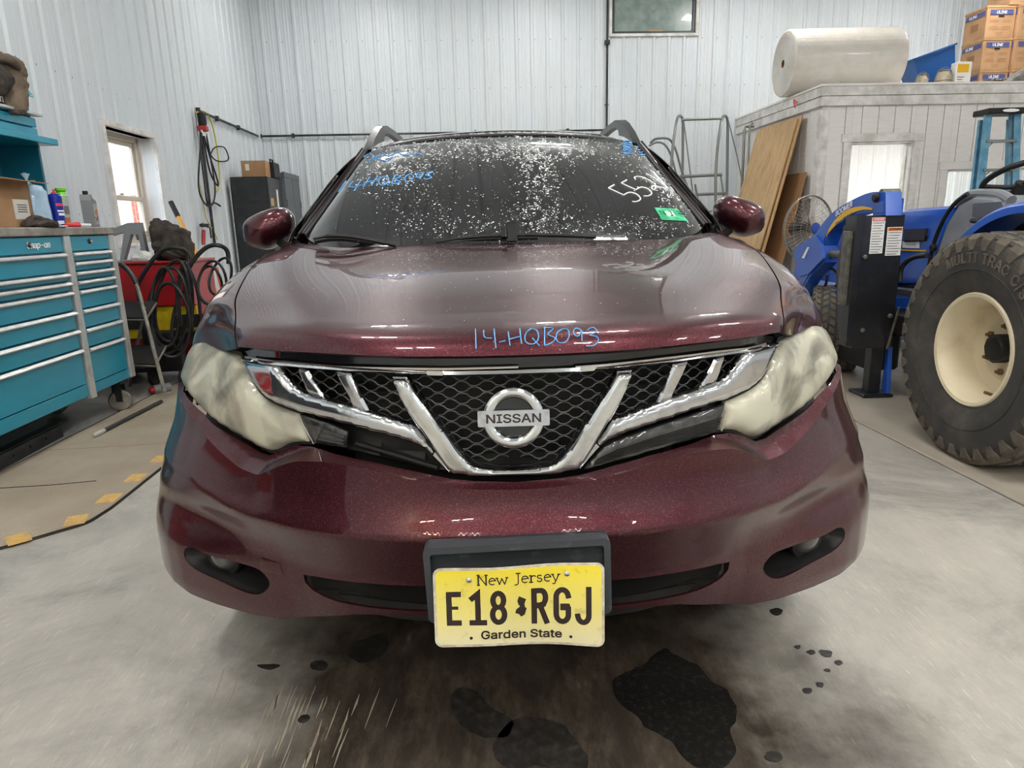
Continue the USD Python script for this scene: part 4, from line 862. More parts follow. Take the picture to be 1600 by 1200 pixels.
# ---- mirrors
for sgn in (-1, 1):
    o_ = np.array([(1126, 343), (1128, 313), (1136, 306.5), (1159, 307.5), (1182, 316), (1195, 327), (1197, 345), (1193, 360), (1178, 368), (1163, 371), (1147, 362), (1133, 352)])
    q3 = np.array([at(x, y, D0 + 1.64) for x, y in o_]); c = q3.mean(0); loop = spline(q3, 48, True)
    Ls = [c + (loop - c) * k + [0, d, 0] for k, d in ((.02, -.075), (.35, -.070), (.62, -.055), (.82, -.030), (.94, -.004), (1.0, .03), (1.0, .075), (.97, .095), (.90, .10))]
    g_ = grid(np.array([np.vstack([l, l[:1]]) for l in Ls])); g_ = g_ if g_.face_normals[:200, 1].mean() < 0 else trimesh.Trimesh(g_.vertices, g_.faces[:, ::-1], process=False)
    cap = grid(np.array([np.vstack([l, l[:1]]) for l in (Ls[-1], c + (loop - c) * .5 + [0, .09, 0], c + (loop - c) * .02 + [0, .09, 0])]))
    if cap.face_normals[:, 1].mean() < 0: cap.faces = cap.faces[:, ::-1]
    arm_ = tube(np.array([(.875 + X0, D0 + 1.70, 1.10), (.905 + X0, D0 + 1.69, 1.14), (.945 + X0, D0 + 1.68, 1.17)]), [.045, .035, .03], 10)
    if sgn < 0: g_, cap, arm_ = (mirror(m, X0) for m in (g_, cap, arm_))
    mr = cobj('side_mirror', g_, 'car_paint', smooth=70); cobj('mirror_glass', cap, 'chrome', mr); cobj('mirror_arm', arm_, 'black_plastic', mr)
# ---- wipers
def on(mesh, pts, lift=0.0):
    p = np.array(pts, float); P, N, ok = cast(mesh, p[:, 0], p[:, 1]); N = np.where((N[:, 1] > 0)[:, None], -N, N); return P[ok] + N[ok] * lift
for pts, hs in (([(492, 373), (515, 369), (550, 370), (585, 376), (620, 383)], 14), ([(682, 379), (715, 373), (760, 369), (840, 367), (930, 370)], 14)):
    a = np.array([at(x, y, D0 + 1.20) for x, y in pts]); a = spline(a, 24)
    wb = cobj('wiper_arm', tube(a + [0, -.02, .0], [.004] * 4 + [.008] * 20, 6), 'black_plastic')
    cobj('wiper_blade', tube(np.array([at(x, y + 4, D0 + 1.235) for x, y in pts[:-1]]), .011, 6, smooth=16), 'rubber_seal', wb)
# camera or sensor pod behind the glass
pod = at(797, 357, D0 + 1.17); cobj('dash_gadget', [box(pod[0] - .014, pod[0] + .022, pod[1] - .02, pod[1] + .01, pod[2] - .045, pod[2] + .022, .004), rod(pod + [-.02, -.025, -.03], pod + [-.02, -.012, .0], .011)], 'gloss_black')
# ---- handwriting in paint marker
def write(mesh, lines, r, m, name, lift=.001):
    for l in lines:
        p = np.array(l, float)
        if len(p) > 2: p = spline(p, max(10, 5 * len(p)))
        else: p = densify(p, 3, False)
        P = on(mesh, p, lift)
        if len(P) > 1: cobj(name, tube(P, r, 5), m, car)
hw = [[(743, 515), (744, 546)], [(756, 517), (757, 527), (769, 529)], [(772, 515), (775, 545)], [(780, 535), (790, 533)], [(794, 519), (797, 541)], [(812, 514), (815, 538)], [(795, 531), (814, 526)],
      [(831, 514), (822, 521), (822, 535), (833, 538), (841, 530), (838, 517), (830, 514)], [(832, 529), (843, 541)], [(851, 512), (851, 541)], [(849, 513), (864, 515), (856, 523), (867, 529), (862, 536), (851, 540)],
      [(879, 515), (870, 522), (871, 534), (881, 536), (889, 526), (886, 515), (878, 515)], [(907, 516), (899, 514), (896, 521), (903, 526), (908, 517), (909, 533)], [(917, 517), (928, 513), (932, 518), (922, 524), (934, 528), (932, 537), (916, 541)]]
write(hood, hw, .0014, 'marker_blue', 'marker_stroke')
hw2 = [[(541, 283), (529, 300)], [(552, 284), (546, 292), (556, 293)], [(563, 283), (554, 299)], [(561, 291), (569, 289)], [(578, 277), (567, 293)], [(590, 276), (580, 291)], [(573, 285), (586, 283)],
       [(601, 276), (592, 282), (594, 289), (604, 287), (607, 279), (600, 276)], [(600, 284), (607, 290)], [(617, 275), (612, 288)], [(616, 275), (626, 276), (618, 281), (625, 284), (612, 288)],
       [(640, 273), (633, 278), (634, 284), (642, 282), (646, 275), (640, 273)], [(660, 271), (652, 272), (651, 277), (658, 277), (661, 271), (656, 281)], [(666, 271), (676, 269), (668, 274), (674, 277), (664, 281)]]
write(ws, hw2, .0032, 'marker_blue', 'marker_stroke')
write(ws, [[(568, 246), (580, 241), (586, 246), (598, 240), (606, 244), (620, 239), (632, 243), (648, 240), (660, 243)], [(575, 252), (590, 248), (600, 252), (612, 247)]], .0030, 'marker_blue', 'marker_stroke')
rs_ = random.Random(5); sc = []
for k in range(7): sc.append([(973 + rs_.uniform(-1, 1), 222 + 3 * k), (980, 220 + 3.2 * k + rs_.uniform(-1, 1)), (986 + rs_.uniform(-1, 2), 223 + 3 * k)])
for k in range(4): sc.append([(994 + 2 * k, 231 + 4 * k), (1006 + 2 * k, 230 + 4 * k), (1018 + 2 * k, 238 + 3 * k)])
write(ws, sc, .0038, 'marker_blue', 'marker_stroke')
def five(x, y, k=1.0): return [[(x + 9 * k, y), (x, y + 5 * k)], [(x, y + 5 * k), (x + 24 * k, y + 16 * k)], [(x + 24 * k, y + 16 * k), (x + 30 * k, y + 12.5 * k), (x + 40 * k, y + 13 * k), (x + 48 * k, y + 18 * k), (x + 50 * k, y + 22 * k), (x + 46 * k, y + 25.5 * k), (x + 37 * k, y + 26 * k)]]
write(ws, five(950.5, 289.5) + five(970.5, 282, .95) + [[(993, 281), (991, 278), (996, 276.5), (1006, 278.5), (1017, 284), (1024, 291), (1023, 296), (1019, 296), (1018, 293), (1022, 291.5), (1029, 293), (1036, 294)], [(1009, 272), (1024, 280), (1037, 290)]], .0030, 'marker_white', 'marker_stroke', .002)
# inspection sticker
def sheet_on(mesh, quad, lift, thick, n=8, m=5):
    q = np.array(quad, float); u, v = np.meshgrid(np.linspace(0, 1, n), np.linspace(0, 1, m)); P = (q[0] * ((1 - u) * (1 - v))[..., None] + q[1] * (u * (1 - v))[..., None] + q[2] * (u * v)[..., None] + q[3] * ((1 - u) * v)[..., None])
    pts = P.reshape(-1, 2); X, N, ok = cast(mesh, pts[:, 0], pts[:, 1]); N = np.where((N[:, 1] > 0)[:, None], -N, N); return solid(face_camera(grid((X + N * lift).reshape(m, n, 3))), thick)
sk = cobj('sticker', sheet_on(ws, [(1022, 325), (1058, 327), (1075, 346), (1034, 344)], .0022, .001), 'sticker_green', label='green inspection sticker reading 1')
cobj('sticker_panel', sheet_on(ws, [(1037.5, 330.5), (1050, 331), (1056, 339.5), (1043, 339)], .003, .0006), 'sticker_pale', sk)
for l in ([(1044, 332), (1047, 331.5), (1050, 338)], [(1047.5, 338.3), (1052, 338.3)], [(1029, 331.5), (1032, 331), (1031, 334), (1035, 335.5)], [(1035, 331.5), (1038, 333.5), (1040, 337), (1037, 336), (1035, 331.5)], [(1056, 331), (1060, 331.5), (1060, 334.5), (1065, 336)], [(1062, 331.5), (1065, 332), (1065, 334.5), (1070, 337)]):
    P = on(ws, np.array(l), .0036)
    if len(P) > 1: cobj('sticker_print', tube(P, .0016 if l[0][0] < 1048 and l[0][0] > 1043 else .001, 4), 'sticker_ink', sk)
# ---- beads of water and ice on the glass, roof and hood
rng = np.random.default_rng(7)
def beads(mesh, blobs, rmin, rmax, name, parent):
    pts = []
    for (cx, cy, sx, sy, n, shear) in blobs:
        a = rng.normal(size=(n, 2)) * [sx, sy]; a[:, 0] += shear * a[:, 1]
        pts.append(a + [cx, cy])
    pts = np.vstack(pts); cl_ = meshkit.noise(np.c_[pts / 5.0, np.zeros(len(pts))], 3); pts = pts[cl_ > .38]
    P, N, ok = cast(mesh, pts[:, 0], pts[:, 1]); P, N = P[ok], N[ok]; N = np.where((N[:, 1] > 0)[:, None], -N, N)
    r = rmin + (rmax - rmin) * rng.random(len(P)) ** 3
    base = trimesh.creation.icosphere(subdivisions=0); bv = base.vertices; ref = np.where(np.abs(N[:, :1]) < .9, [[1.0, 0, 0]], [[0, 1.0, 0]]); A = np.cross(N, ref); A /= np.linalg.norm(A, axis=1, keepdims=True); B = np.cross(N, A)
    st = rng.uniform(.7, 1.5, (len(P), 2)); V = P[:, None] + r[:, None, None] * (bv[None, :, :1] * A[:, None] * st[:, None, :1] + bv[None, :, 1:2] * B[:, None] * st[:, None, 1:] + bv[None, :, 2:] * N[:, None] * .35)
    Fc = base.faces[None] + (np.arange(len(P)) * len(bv))[:, None, None]
    return cobj(name, trimesh.Trimesh(V.reshape(-1, 3), Fc.reshape(-1, 3), process=False), 'droplet', parent, smooth=True, kind='stuff')
beads(ws, [(612, 262, 40, 20, 2200, -.6), (690, 228, 60, 10, 1500, 0), (825, 232, 80, 14, 3000, 0), (838, 252, 18, 32, 1900, .05), (900, 230, 60, 12, 900, 0), (1000, 250, 30, 20, 500, .4), (1046, 294, 13, 25, 1500, .62)], .0010, .0040, 'water_beads', wsp)
beads(ws, [(840, 330, 24, 18, 1000, 0), (640, 312, 60, 18, 300, 0), (680, 350, 40, 12, 420, 0), (760, 354, 30, 10, 260, 0), (900, 352, 80, 10, 620, 0), (1010, 354, 50, 9, 480, 0), (780, 300, 150, 40, 520, 0)], .0007, .0028, 'water_beads', wsp)
beads(rf, [(790, 208, 95, 4, 3600, 0)], .0012, .0030, 'water_beads', car)
beads(hood, [(830, 385, 60, 6, 500, 0), (650, 400, 40, 7, 160, 0), (960, 390, 40, 6, 160, 0), (800, 450, 200, 50, 220, 0)], .0006, .0016, 'water_beads', car)

# ================================================================ LEFT SIDE OF THE HALL
M('teal', lin(8, 142, 170), .32, 0, col2=lin(40, 150, 160), scale=4, lo=.5, hi=.85, coat_weight=.4, coat_roughness=.15)
M('teal_dark', lin(6, 104, 128), .35, 0, coat_weight=.3)
M('aluminium', (.62, .63, .62), .35, .6, col2=(.42, .40, .37), scale=12, lo=.5, hi=.8)
M('counter', lin(158, 154, 146), .5, .2, col2=lin(120, 114, 104), scale=8)
M('cardboard', lin(178, 140, 102), .8, 0, col2=lin(164, 126, 90), scale=5)
M('cardboard_dark', lin(150, 110, 74), .85)
M('paper_white', lin(225, 222, 214), .7)
M('print_grey', lin(120, 118, 116), .7)
M('jacket', lin(112, 98, 82), .9, 0, col2=lin(84, 72, 60), scale=7, bump=.002, bscale=120)
M('cloth_dark', lin(52, 46, 42), .92, 0, col2=lin(76, 68, 62), scale=9, bump=.002, bscale=100)
M('bag_blue', lin(150, 186, 214), .18, 0, col2=lin(186, 208, 226), scale=8, coat_weight=.8)
M('blue_can', lin(28, 44, 150), .3, .1)
M('red_print', lin(214, 60, 66), .45)
M('white_print', lin(236, 238, 240), .45)
M('green_cap', lin(110, 205, 30), .35)
M('silver_can', lin(190, 194, 192), .3, .4)
M('grey_jug', lin(126, 128, 132), .4)
M('orange_print', lin(200, 110, 50), .5)
M('red_paint', lin(178, 22, 28), .35, 0, col2=lin(150, 30, 30), scale=6, coat_weight=.4)
M('yellow_paint', lin(238, 206, 20), .45, 0, col2=lin(200, 168, 30), scale=7)
M('black_metal', (.018, .019, .021), .42, .2, col2=(.04, .04, .042), scale=10)
M('cabinet_black', (.017, .019, .023), .35, 0, col2=(.035, .037, .042), scale=7, lo=.45, hi=.75)
M('cabinet_grey', lin(88, 92, 98), .4)
M('hose_black', (.015, .015, .016), .45)
M('yellow_hose', lin(190, 180, 60), .5)
M('rubber', (.022, .021, .020), .8)
M('grey_tube', lin(150, 146, 134), .4, .3, col2=lin(110, 104, 92), scale=14)
M('cast_grey', lin(140, 144, 146), .45, .2)
M('wood_yellow', lin(222, 160, 60), .5)
M('orange_handle', lin(214, 112, 60), .5)
mat('mat_rubber', {'p': ('principled_bsdf', {'roughness': .8}), 't': ('texture_coordinate', {}), 'n': ('noise_texture', {'scale': 2.4, 'detail': 6.0}), 'r': ('rgb_ramp', {'ramp': [(0, lin(140, 128, 112)), (.45, lin(160, 148, 130)), (.62, lin(170, 160, 142)), (1, lin(178, 168, 150))]}),
     'w1': ('wave_texture', {'scale': 16.0, 'bands_direction': 'x'}), 'w2': ('wave_texture', {'scale': 16.0, 'bands_direction': 'y'}), 'mm': ('math', {'math_type': 'multiply'}), 'b': ('bump', {'strength': .8, 'distance': .004}),
     'm2': ('mix_color', {'blend_type': 'multiply', 'fac': .35}), 'dr': ('rgb_ramp', {'ramp': [(0, (.82, .80, .78)), (.4, (1, 1, 1)), (1, (1, 1, 1))]})},
    [('t.object', 'n.vector'), ('n.fac', 'r.fac'), ('t.object', 'w1.vector'), ('t.object', 'w2.vector'), ('w1.fac', 'mm.value1'), ('w2.fac', 'mm.value2'), ('mm.value', 'b.height'), ('b.normal', 'p.normal'), ('r.color', 'm2.a'), ('mm.value', 'dr.fac'), ('dr.color', 'm2.b'), ('m2.result', 'p.base_color')])
M('tape_yellow', lin(214, 172, 96), .6, 0, col2=lin(180, 150, 100), scale=30)
def lump(pts, seed, amp=.02, freq=9, sub=3, flat_base=None):
    """A soft crumpled body: the hull of spheres, refined and creased by noise."""
    ms = []
    for x, y, z, r in pts: ms.append(T(trimesh.creation.icosphere(subdivisions=1, radius=r), x, y, z).vertices)
    m = trimesh.convex.convex_hull(np.vstack(ms))
    for _ in range(sub): m = m.subdivide()
    trimesh.smoothing.filter_taubin(m, iterations=10)
    n = m.vertex_normals; v = m.vertices
    d = np.abs(meshkit.fbm(v * freq, 4, seed) - .5) * 2
    v = v - n * (d * amp * 1.6)[:, None] + n * (amp * .5)
    if flat_base is not None: v[:, 2] = np.maximum(v[:, 2], flat_base)
    m.vertices = v; return m

# ---- the teal roll cabinet; local x=0 is its front, y=0 its far end
tc = thing('tool_cabinet', 'wide teal roller tool cabinet with many drawers along the left wall', 'tool cabinet', rw(-2.36, 4.77), TH)
Y0 = -1.90
obj('body', box(-.60, -.028, Y0, -.004, .22, 1.19, .004), 'teal', tc)
obj('post', box(-.03, .006, -.062, .0, .22, 1.19, .004), 'aluminium', tc); obj('post', box(-.03, .008, -.575, -.515, .20, 1.19, .004), 'aluminium', tc)
obj('worktop', box(-.61, .014, Y0, .012, 1.19, 1.238, .006), 'counter', tc)
obj('plinth', box(-.028, -.006, Y0, -.578, .222, .296, .003), 'teal', tc); obj('plinth', box(-.028, -.006, -.512, -.064, .222, .285, .003), 'teal', tc)
for (a, b), hs, low in (((Y0, -.578), (1.085, .967, .917, .860, .742, .630, .512), .302), ((-.512, -.064), (1.085, 1.028, .970, .915, .858, .740, .622, .502), .29)):
    obj('lock_panel', box(-.028, -.006, a, b, 1.097, 1.186, .003), 'teal', tc)
    hs = list(hs)
    for k, h in enumerate(hs):
        lo = hs[k + 1] + .012 if k + 1 < len(hs) else low
        dr_ = obj('drawer', box(-.028, -.004, a + .004, b - .012, lo, h - .002, .003), 'teal', tc)
        pr = Polygon([(-.006, -.018), (.008, -.019), (.019, -.015), (.020, -.009), (.006, .003), (-.006, .003)])
        hm = extr(pr, b - a - .012); hm = trimesh.Trimesh(np.stack([hm.vertices[:, 0], a + .004 + hm.vertices[:, 2], h + hm.vertices[:, 1]], -1), hm.faces); hm.fix_normals()
        obj('handle', hm, 'aluminium', dr_, smooth=30)
for y, z in ((-.87 - .02, 1.145), (-.29, 1.152)):
    lk = obj('lock', T(lathe([(0, .012), (.010, .012), (.012, .009), (.016, .006), (.017, 0), (0, 0)], 20), ry=math.pi / 2).apply_translation((-.006, y, z)), 'black_metal', tc); obj('lock_core', T(lathe([(0, .004), (.008, .004), (.008, 0)], 14), ry=math.pi / 2).apply_translation((.006, y, z)), 'aluminium', lk)
def wall_text(text, h, w, depth=.0015, bold=True, slant=0.0):
    t = meshkit.text_mesh(text, h, depth, bold=bold); b = t.bounds; t.apply_translation((-b[:, 0].mean(), -b[:, 1].mean(), 0)); t.apply_scale([w / t.extents[0], 1, 1])
    t.vertices[:, 0] += slant * t.vertices[:, 1]; return t
def face_x(m, x, y, z):
    """Drawing in xy -> standing, facing +x, reading along +y."""
    v = m.vertices; o = trimesh.Trimesh(np.stack([v[:, 2], v[:, 0], v[:, 1]], -1), m.faces, process=False); o.apply_translation((x, y, z)); return o
lg = obj('badge', face_x(wall_text('Snap-on', .034, .205, .002, True, .25), -.006, -.808, 1.1365), 'black_metal', tc, smooth=False)
obj('lettering', face_x(wall_text('Snap-on', .034, .205, .003, True, .25), -.005, -.81, 1.139), 'white_print', lg, smooth=False)
for y in (-.11, -1.82):
    for x in (-.07, -.50):
        cs = obj('caster', T(lathe([(0, -.024), (.03, -.026), (.064, -.024), (.072, -.015), (.074, 0), (.072, .015), (.064, .024), (.03, .026), (0, .024)], 28), rx=math.pi / 2, rz=.35).apply_translation((x, y, .0745)), 'grey_tube', tc)
        obj('fork', [box(x - .03, x + .03, y - .032, y - .027, .07, .20, .001), box(x - .03, x + .03, y + .027, y + .032, .07, .20, .001), box(x - .045, x + .045, y - .05, y + .05, .195, .222, .002)], 'black_metal', cs)
# ---- the open-fronted hutch with thin drawers on top of it
hu = thing('tool_hutch', 'teal open hutch with a black logo strip standing on the roller tool cabinet', 'tool cabinet', rw(-2.36, 4.77, 1.238), TH)
HX, Hr = -.34, -.05
obj('side_panel', box(-.60, HX, Hr - .02, Hr, 0, .53, .002), 'teal_dark', hu); obj('back_panel', box(-.605, -.59, Y0, Hr, 0, .90, .002), 'teal_dark', hu)
obj('shelf', box(-.60, HX + .10, Y0, Hr + .035, .515, .555, .004), 'teal', hu)
obj('chest', box(-.60, HX - .02, Y0, Hr - .005, .555, .90, .004), 'teal', hu)
for z in (.560, .622): obj('drawer', box(HX - .02, HX + .01, Y0, Hr - .01, z, z + .055, .004), 'teal', hu)
obj('trim_rail', box(HX - .02, HX + .045, Y0, Hr + .015, .688, .706, .003), 'aluminium', hu)
lo = obj('logo_strip', box(HX - .02, HX - .012, -.72, Hr - .03, .712, .782, .001), 'black_metal', hu)
obj('lettering', face_x(wall_text('Snap-on', .040, .26, .002, True, .2), HX - .012, -.25, .747), 'white_print', lo, smooth=False)
lid = Polygon([(-.60, .90), (HX + .02, .80), (HX + .02, .815), (-.58, 1.20), (-.60, 1.20)])
lm = extr(lid, -Y0 + Hr - .01); lm = trimesh.Trimesh(np.stack([lm.vertices[:, 0], lm.vertices[:, 2] + Y0, lm.vertices[:, 1]], -1), lm.faces); lm.fix_normals(); obj('lid', lm, 'teal', hu)
# jacket over its top corner
jl = thing('jacket', 'grey brown work jacket thrown over the top of the teal hutch', 'jacket', at(18, 120, 4.45))
jo = at(18, 120, 4.45)
def jpt(l): return [tuple(at(x, y, D) - jo) + (r,) for x, y, D, r in l]
obj('jacket_body', lump(jpt([(2, 96, 4.40, .05), (22, 102, 4.45, .045), (32, 118, 4.48, .035), (30, 140, 4.42, .04), (24, 160, 4.38, .04), (34, 172, 4.36, .028), (20, 172, 4.34, .03), (8, 128, 4.40, .05)]), 11, .022, 13, 4), 'jacket', jl, smooth=60)
obj('sleeve', lump(jpt([(-8, 110, 4.28, .045), (12, 124, 4.30, .032), (4, 140, 4.28, .03), (-10, 136, 4.26, .04)]), 5, .014, 18, 3), 'cloth_dark', jl, smooth=60)
obj('collar', lump(jpt([(0, 90, 4.34, .025), (18, 95, 4.36, .025), (28, 104, 4.40, .018)]), 7, .008, 22, 3), 'jacket', jl, smooth=60)

# ---- things on the worktop (z 1.238)
WT = 1.238
def on_top(name, label, cat, rx, ry, rz=0.0, group=None): return thing(name, label, cat, rw(rx, ry, WT), TH + rz, group)
cb = on_top('cardboard_box', 'open brown cardboard box with raised flaps and a white label on the teal tool cabinet', 'box', -2.535, 3.867)
obj('box_body', [box(-.11, .11, -.20, -.194, 0, .25, 0), box(-.11, .11, .194, .20, 0, .25, 0), box(-.11, -.104, -.2, .2, 0, .25, 0), box(.104, .11, -.2, .2, 0, .25, 0), box(-.11, .11, -.2, .2, 0, .005, 0)], 'cardboard', cb, smooth=False)
def quadsheet(a, b, c, d, t=.004): return solid(grid(np.array([[a, b], [d, c]], float)), t)
obj('flap', quadsheet((.108, -.2, .25), (.108, .2, .25), (.21, .22, .235), (.21, -.2, .245)), 'cardboard', cb, smooth=False)
obj('flap', quadsheet((-.108, -.2, .25), (-.108, .2, .25), (-.06, .26, .345), (-.06, -.2, .345)), 'cardboard', cb, smooth=False)
obj('flap', quadsheet((-.10, .197, .25), (.10, .197, .25), (.10, .29, .262), (-.10, .27, .262)), 'cardboard', cb, smooth=False)
sl_ = obj('shipping_label', box(.110, .1115, .04, .17, .045, .15, 0), 'paper_white', cb, smooth=False)
for k in range(4): obj('print_line', box(.1115, .112, .07, .15, .082 + k * .012, .088 + k * .012, 0), 'print_grey', sl_, smooth=False)
bg = on_top('wrapped_roll', 'pale blue plastic wrapped roll between the cardboard box and the spray cans', 'bag', -2.50, 4.186)
prof = np.array([(0, .0), (.085, .0), (.096, .02), (.092, .10), (.082, .20), (.070, .235), (.03, .245), (.008, .262), (.022, .30), (.0, .305)]); bm_ = lathe(prof, 40)
for _ in range(1): bm_ = bm_.subdivide()
bm_.vertices += bm_.vertex_normals * ((meshkit.fbm(bm_.vertices * 26, 3, 4) - .5) * .022)[:, None] * (bm_.vertices[:, 2:] > .01); obj('plastic_wrap', bm_, 'bag_blue', bg, smooth=40)
obj('roll_core', lathe([(.02, .01), (.074, .01), (.074, .20), (.02, .20)], 24), 'paper_white', bg)
def spray(name, label, rx, ry, r, h, body, cap, capcol, print_=()):
    t = on_top(name, label, 'spray can', rx, ry)
    obj('can', lathe([(0, 0), (r, 0), (r + .001, .004), (r - .0005, .007), (r - .0005, h * .84), (r + .0005, h * .85), (r * .80, h * .90), (r * .5, h * .92), (0, h * .92)], 28), body, t)
    obj('cap', cap, capcol, t)
    for z0, z1, c, a0, a1 in print_:
        a = np.linspace(a0, a1, 10); P = np.stack([np.stack([(r + .0008) * np.cos(a), (r + .0008) * np.sin(a), np.full(10, z)], -1) for z in (z0, z1)]); obj('label_print', solid(grid(P), .0006), c, t)
    return t
spray('spray_can', 'blue spray can with red and white lettering on the tool cabinet', -2.46, 4.360, .036, .215, 'blue_can', lathe([(0, .197), (.014, .197), (.014, .205), (.006, .207), (.006, .222), (0, .222)], 14), 'red_print',
      ((.125, .142, 'red_print', -1.1, .3), (.092, .102, 'white_print', -1.0, .2), (.070, .085, 'white_print', -.9, .5), (.02, .04, 'white_print', -1.2, -.2)))
spray('spray_can', 'silver spray can with a bright green top beside the blue can', -2.49, 4.488, .031, .225, 'silver_can', lathe([(.030, .165), (.031, .17), (.028, .20), (.022, .215), (.030, .222), (.031, .236), (0, .236)], 24), 'green_cap',
      ((.03, .06, 'orange_print', -1.2, -.2), (.08, .13, 'print_grey', -1.0, .0)))
jg = on_top('oil_jug', 'grey plastic oil jug with a black cap and picture label on the tool cabinet', 'jug', -2.46, 4.725, .25)
jb = extr(Polygon([(-.055, 0), (.06, 0), (.062, .165), (.045, .172), (-.022, .185), (-.03, .205), (-.052, .205), (-.060, .17)]).buffer(.004).buffer(-.002), .062, -.031)
jb = trimesh.Trimesh(np.stack([jb.vertices[:, 2], jb.vertices[:, 0], jb.vertices[:, 1]], -1), jb.faces); jb.fix_normals(); obj('jug_body', jb, 'grey_jug', jg)
obj('cap', T(cyl(.016, .024, 18, c=.002), 0, -.041, .205), 'black_plastic', jg); pl_ = obj('label_panel', box(.031, .0325, -.035, .055, .02, .15, .0), 'silver_can', jg, smooth=False)
obj('label_print', extr([(-.03, .10), (.05, .12), (.05, .085), (.0, .075)], .0008).apply_transform(np.array([[0, 0, 1, .0325], [1, 0, 0, 0], [0, 1, 0, 0], [0, 0, 0, 1.0]])), 'orange_print', pl_, smooth=False)
obj('label_print', extr([(-.03, .07), (.0, .06), (.045, .08), (.05, .03), (.02, .05), (-.02, .03)], .0008).apply_transform(np.array([[0, 0, 1, .0325], [1, 0, 0, 0], [0, 1, 0, 0], [0, 0, 0, 1.0]])), 'print_grey', pl_, smooth=False)
rg = top('rag', T(lump([(-.02, -.09, .02, .018), (.02, .0, .028, .024), (-.02, .08, .02, .02), (.03, .1, .014, .012), (0, -.05, .05, .014)], 3, .014, 26, 3, 0), *rw(-2.375, 4.03, WT), rz=TH), 'cloth_dark', 'crumpled black rag in front of the cardboard box on the tool cabinet', 'rag', smooth=60)
pp_ = on_top('paper_stack', 'small white papers and cards under the wrapped roll on the tool cabinet', 'papers', -2.40, 4.20, .2)
for k, (x, y, r) in enumerate(((0, 0, .1), (.01, .02, .5), (-.01, .01, -.2), (0, -.02, .3))): obj('paper', T(box(-.04, .04, -.07, .07, 0, .0035, .0), x, y, .0036 * k, rz=r), 'paper_white', pp_, smooth=False)
top('glove_bag', T(lump([(0, -.06, .014, .012), (0, .06, .016, .014), (.03, .02, .010, .009)], 8, .006, 30, 3, 0), *rw(-2.385, 4.36, WT), rz=TH), 'red_print', 'flat dark red pouch in front of the blue spray can', 'pouch', smooth=60)
top('wipe_pack', T(lump([(0, -.05, .012, .010), (0, .05, .012, .010)], 9, .004, 30, 3, 0), *rw(-2.385, 4.50, WT), rz=TH), 'white_print', 'small white and blue packet between the spray cans and the jug', 'packet', smooth=60)

# ---- on the floor by the cabinet
mt = thing('floor_mat', 'worn beige ribbed rubber mat with yellow edge patches on the floor before the tool cabinet', 'floor mat', rw(-1.62, 2.5), TH)
outline = Polygon([(-2.0, 0), (-.28, 0), (-.02, .24), (0, .40), (0, 3.3), (-.76, 3.3), (-.84, .9), (-1.0, .6), (-2.0, .55)]).buffer(-.12).buffer(.12, quad_segs=8)
obj('mat_body', extr(outline, .010), 'mat_rubber', mt, smooth=False)
obj('border', extr(outline.difference(outline.buffer(-.007)), .0112), 'black_plastic', mt, smooth=False)
for y in (.115, .27, .50, .76, 1.04, 1.34, 1.70): obj('yellow_patch', T(box(-.05, .03, -.055, .055, .0100, .0113, 0), -.055 - (.16 if y < .2 else .02 if y < .3 else 0), y, 0, rz=(.7 if y < .2 else .35 if y < .3 else .06)), 'tape_yellow', mt, smooth=False)
obj('tear', extr(LineString([(-.95, .68), (-.7, .70), (-.45, .71), (-.25, .74)]).buffer(.004), .0112), 'deep_black', mt, smooth=False)
obj('seam', extr(LineString([(-.8, 1.28), (-.4, 1.30), (0, 1.33)]).buffer(.003), .0106), 'cardboard_dark', mt, smooth=False)
bb = thing('steel_beam', 'black steel channel with bolt holes on the floor under the tool cabinet', 'beam', rw(-2.50, 3.66), TH + .02)
bmx = extr(Polygon([(-.62, 0), (.42, 0), (.42, .075), (-.62, .075)]).difference(unary_union([Point(x, .04).buffer(.011) for x in (-.45, -.25, -.05, .10, .25)])), .012)
bmx = trimesh.Trimesh(np.stack([bmx.vertices[:, 2], bmx.vertices[:, 0], bmx.vertices[:, 1]], -1), bmx.faces); bmx.fix_normals(); obj('web', bmx, 'black_metal', bb, smooth=False)
obj('flange', [box(-.06, .0, -.62, .42, .075, .085, .001), box(-.06, .0, -.62, .42, .0, .008, .001)], 'black_metal', bb)
fr_ = thing('floor_creeper', 'flat black creeper board lying on the floor in front of the steel channel', 'creeper', rw(-2.50, 3.28), TH)
obj('board', box(-.4, .12, -.4, .06, .045, .062, .004), 'black_metal', fr_)
for x in (-.3, .06):
    for y in (-.33, .0): obj('wheel', T(T(cyl(.022, .02, 14, c=.002), rx=math.pi / 2), x, y + .01, .022), 'rubber', fr_)
jh = thing('breaker_bar', 'long grey steel bar with a metal tip lying on the mat', 'steel bar', (0, 0, 0))
a, b = atz(146, 681, .024), atz(252, 627, .024); d_ = (b - a) / np.linalg.norm(b - a)
obj('bar', rod(a + d_ * .09, b, .0125, 14), 'black_metal', jh); obj('tip', along(lathe([(0, 0), (.008, 0), (.015, .02), (.0165, .07), (.0125, .11), (0, .11)], 16), a, b), 'aluminium', jh)
ls_ = thing('lug_socket', 'small red capped canister on the floor at the foot of the step ladder', 'canister', atz(241, 617, 0))
obj('barrel', T(T(lathe([(0, 0), (.034, 0), (.036, .01), (.036, .12), (0, .13)], 20), ry=math.pi / 2, rz=.9), 0, 0, .037), 'cast_grey', ls_); obj('red_cap', T(T(lathe([(0, -.03), (.018, -.03), (.028, -.018), (.030, 0), (0, 0)], 20), ry=math.pi / 2, rz=.9), 0, 0, .037), 'red_paint', ls_)
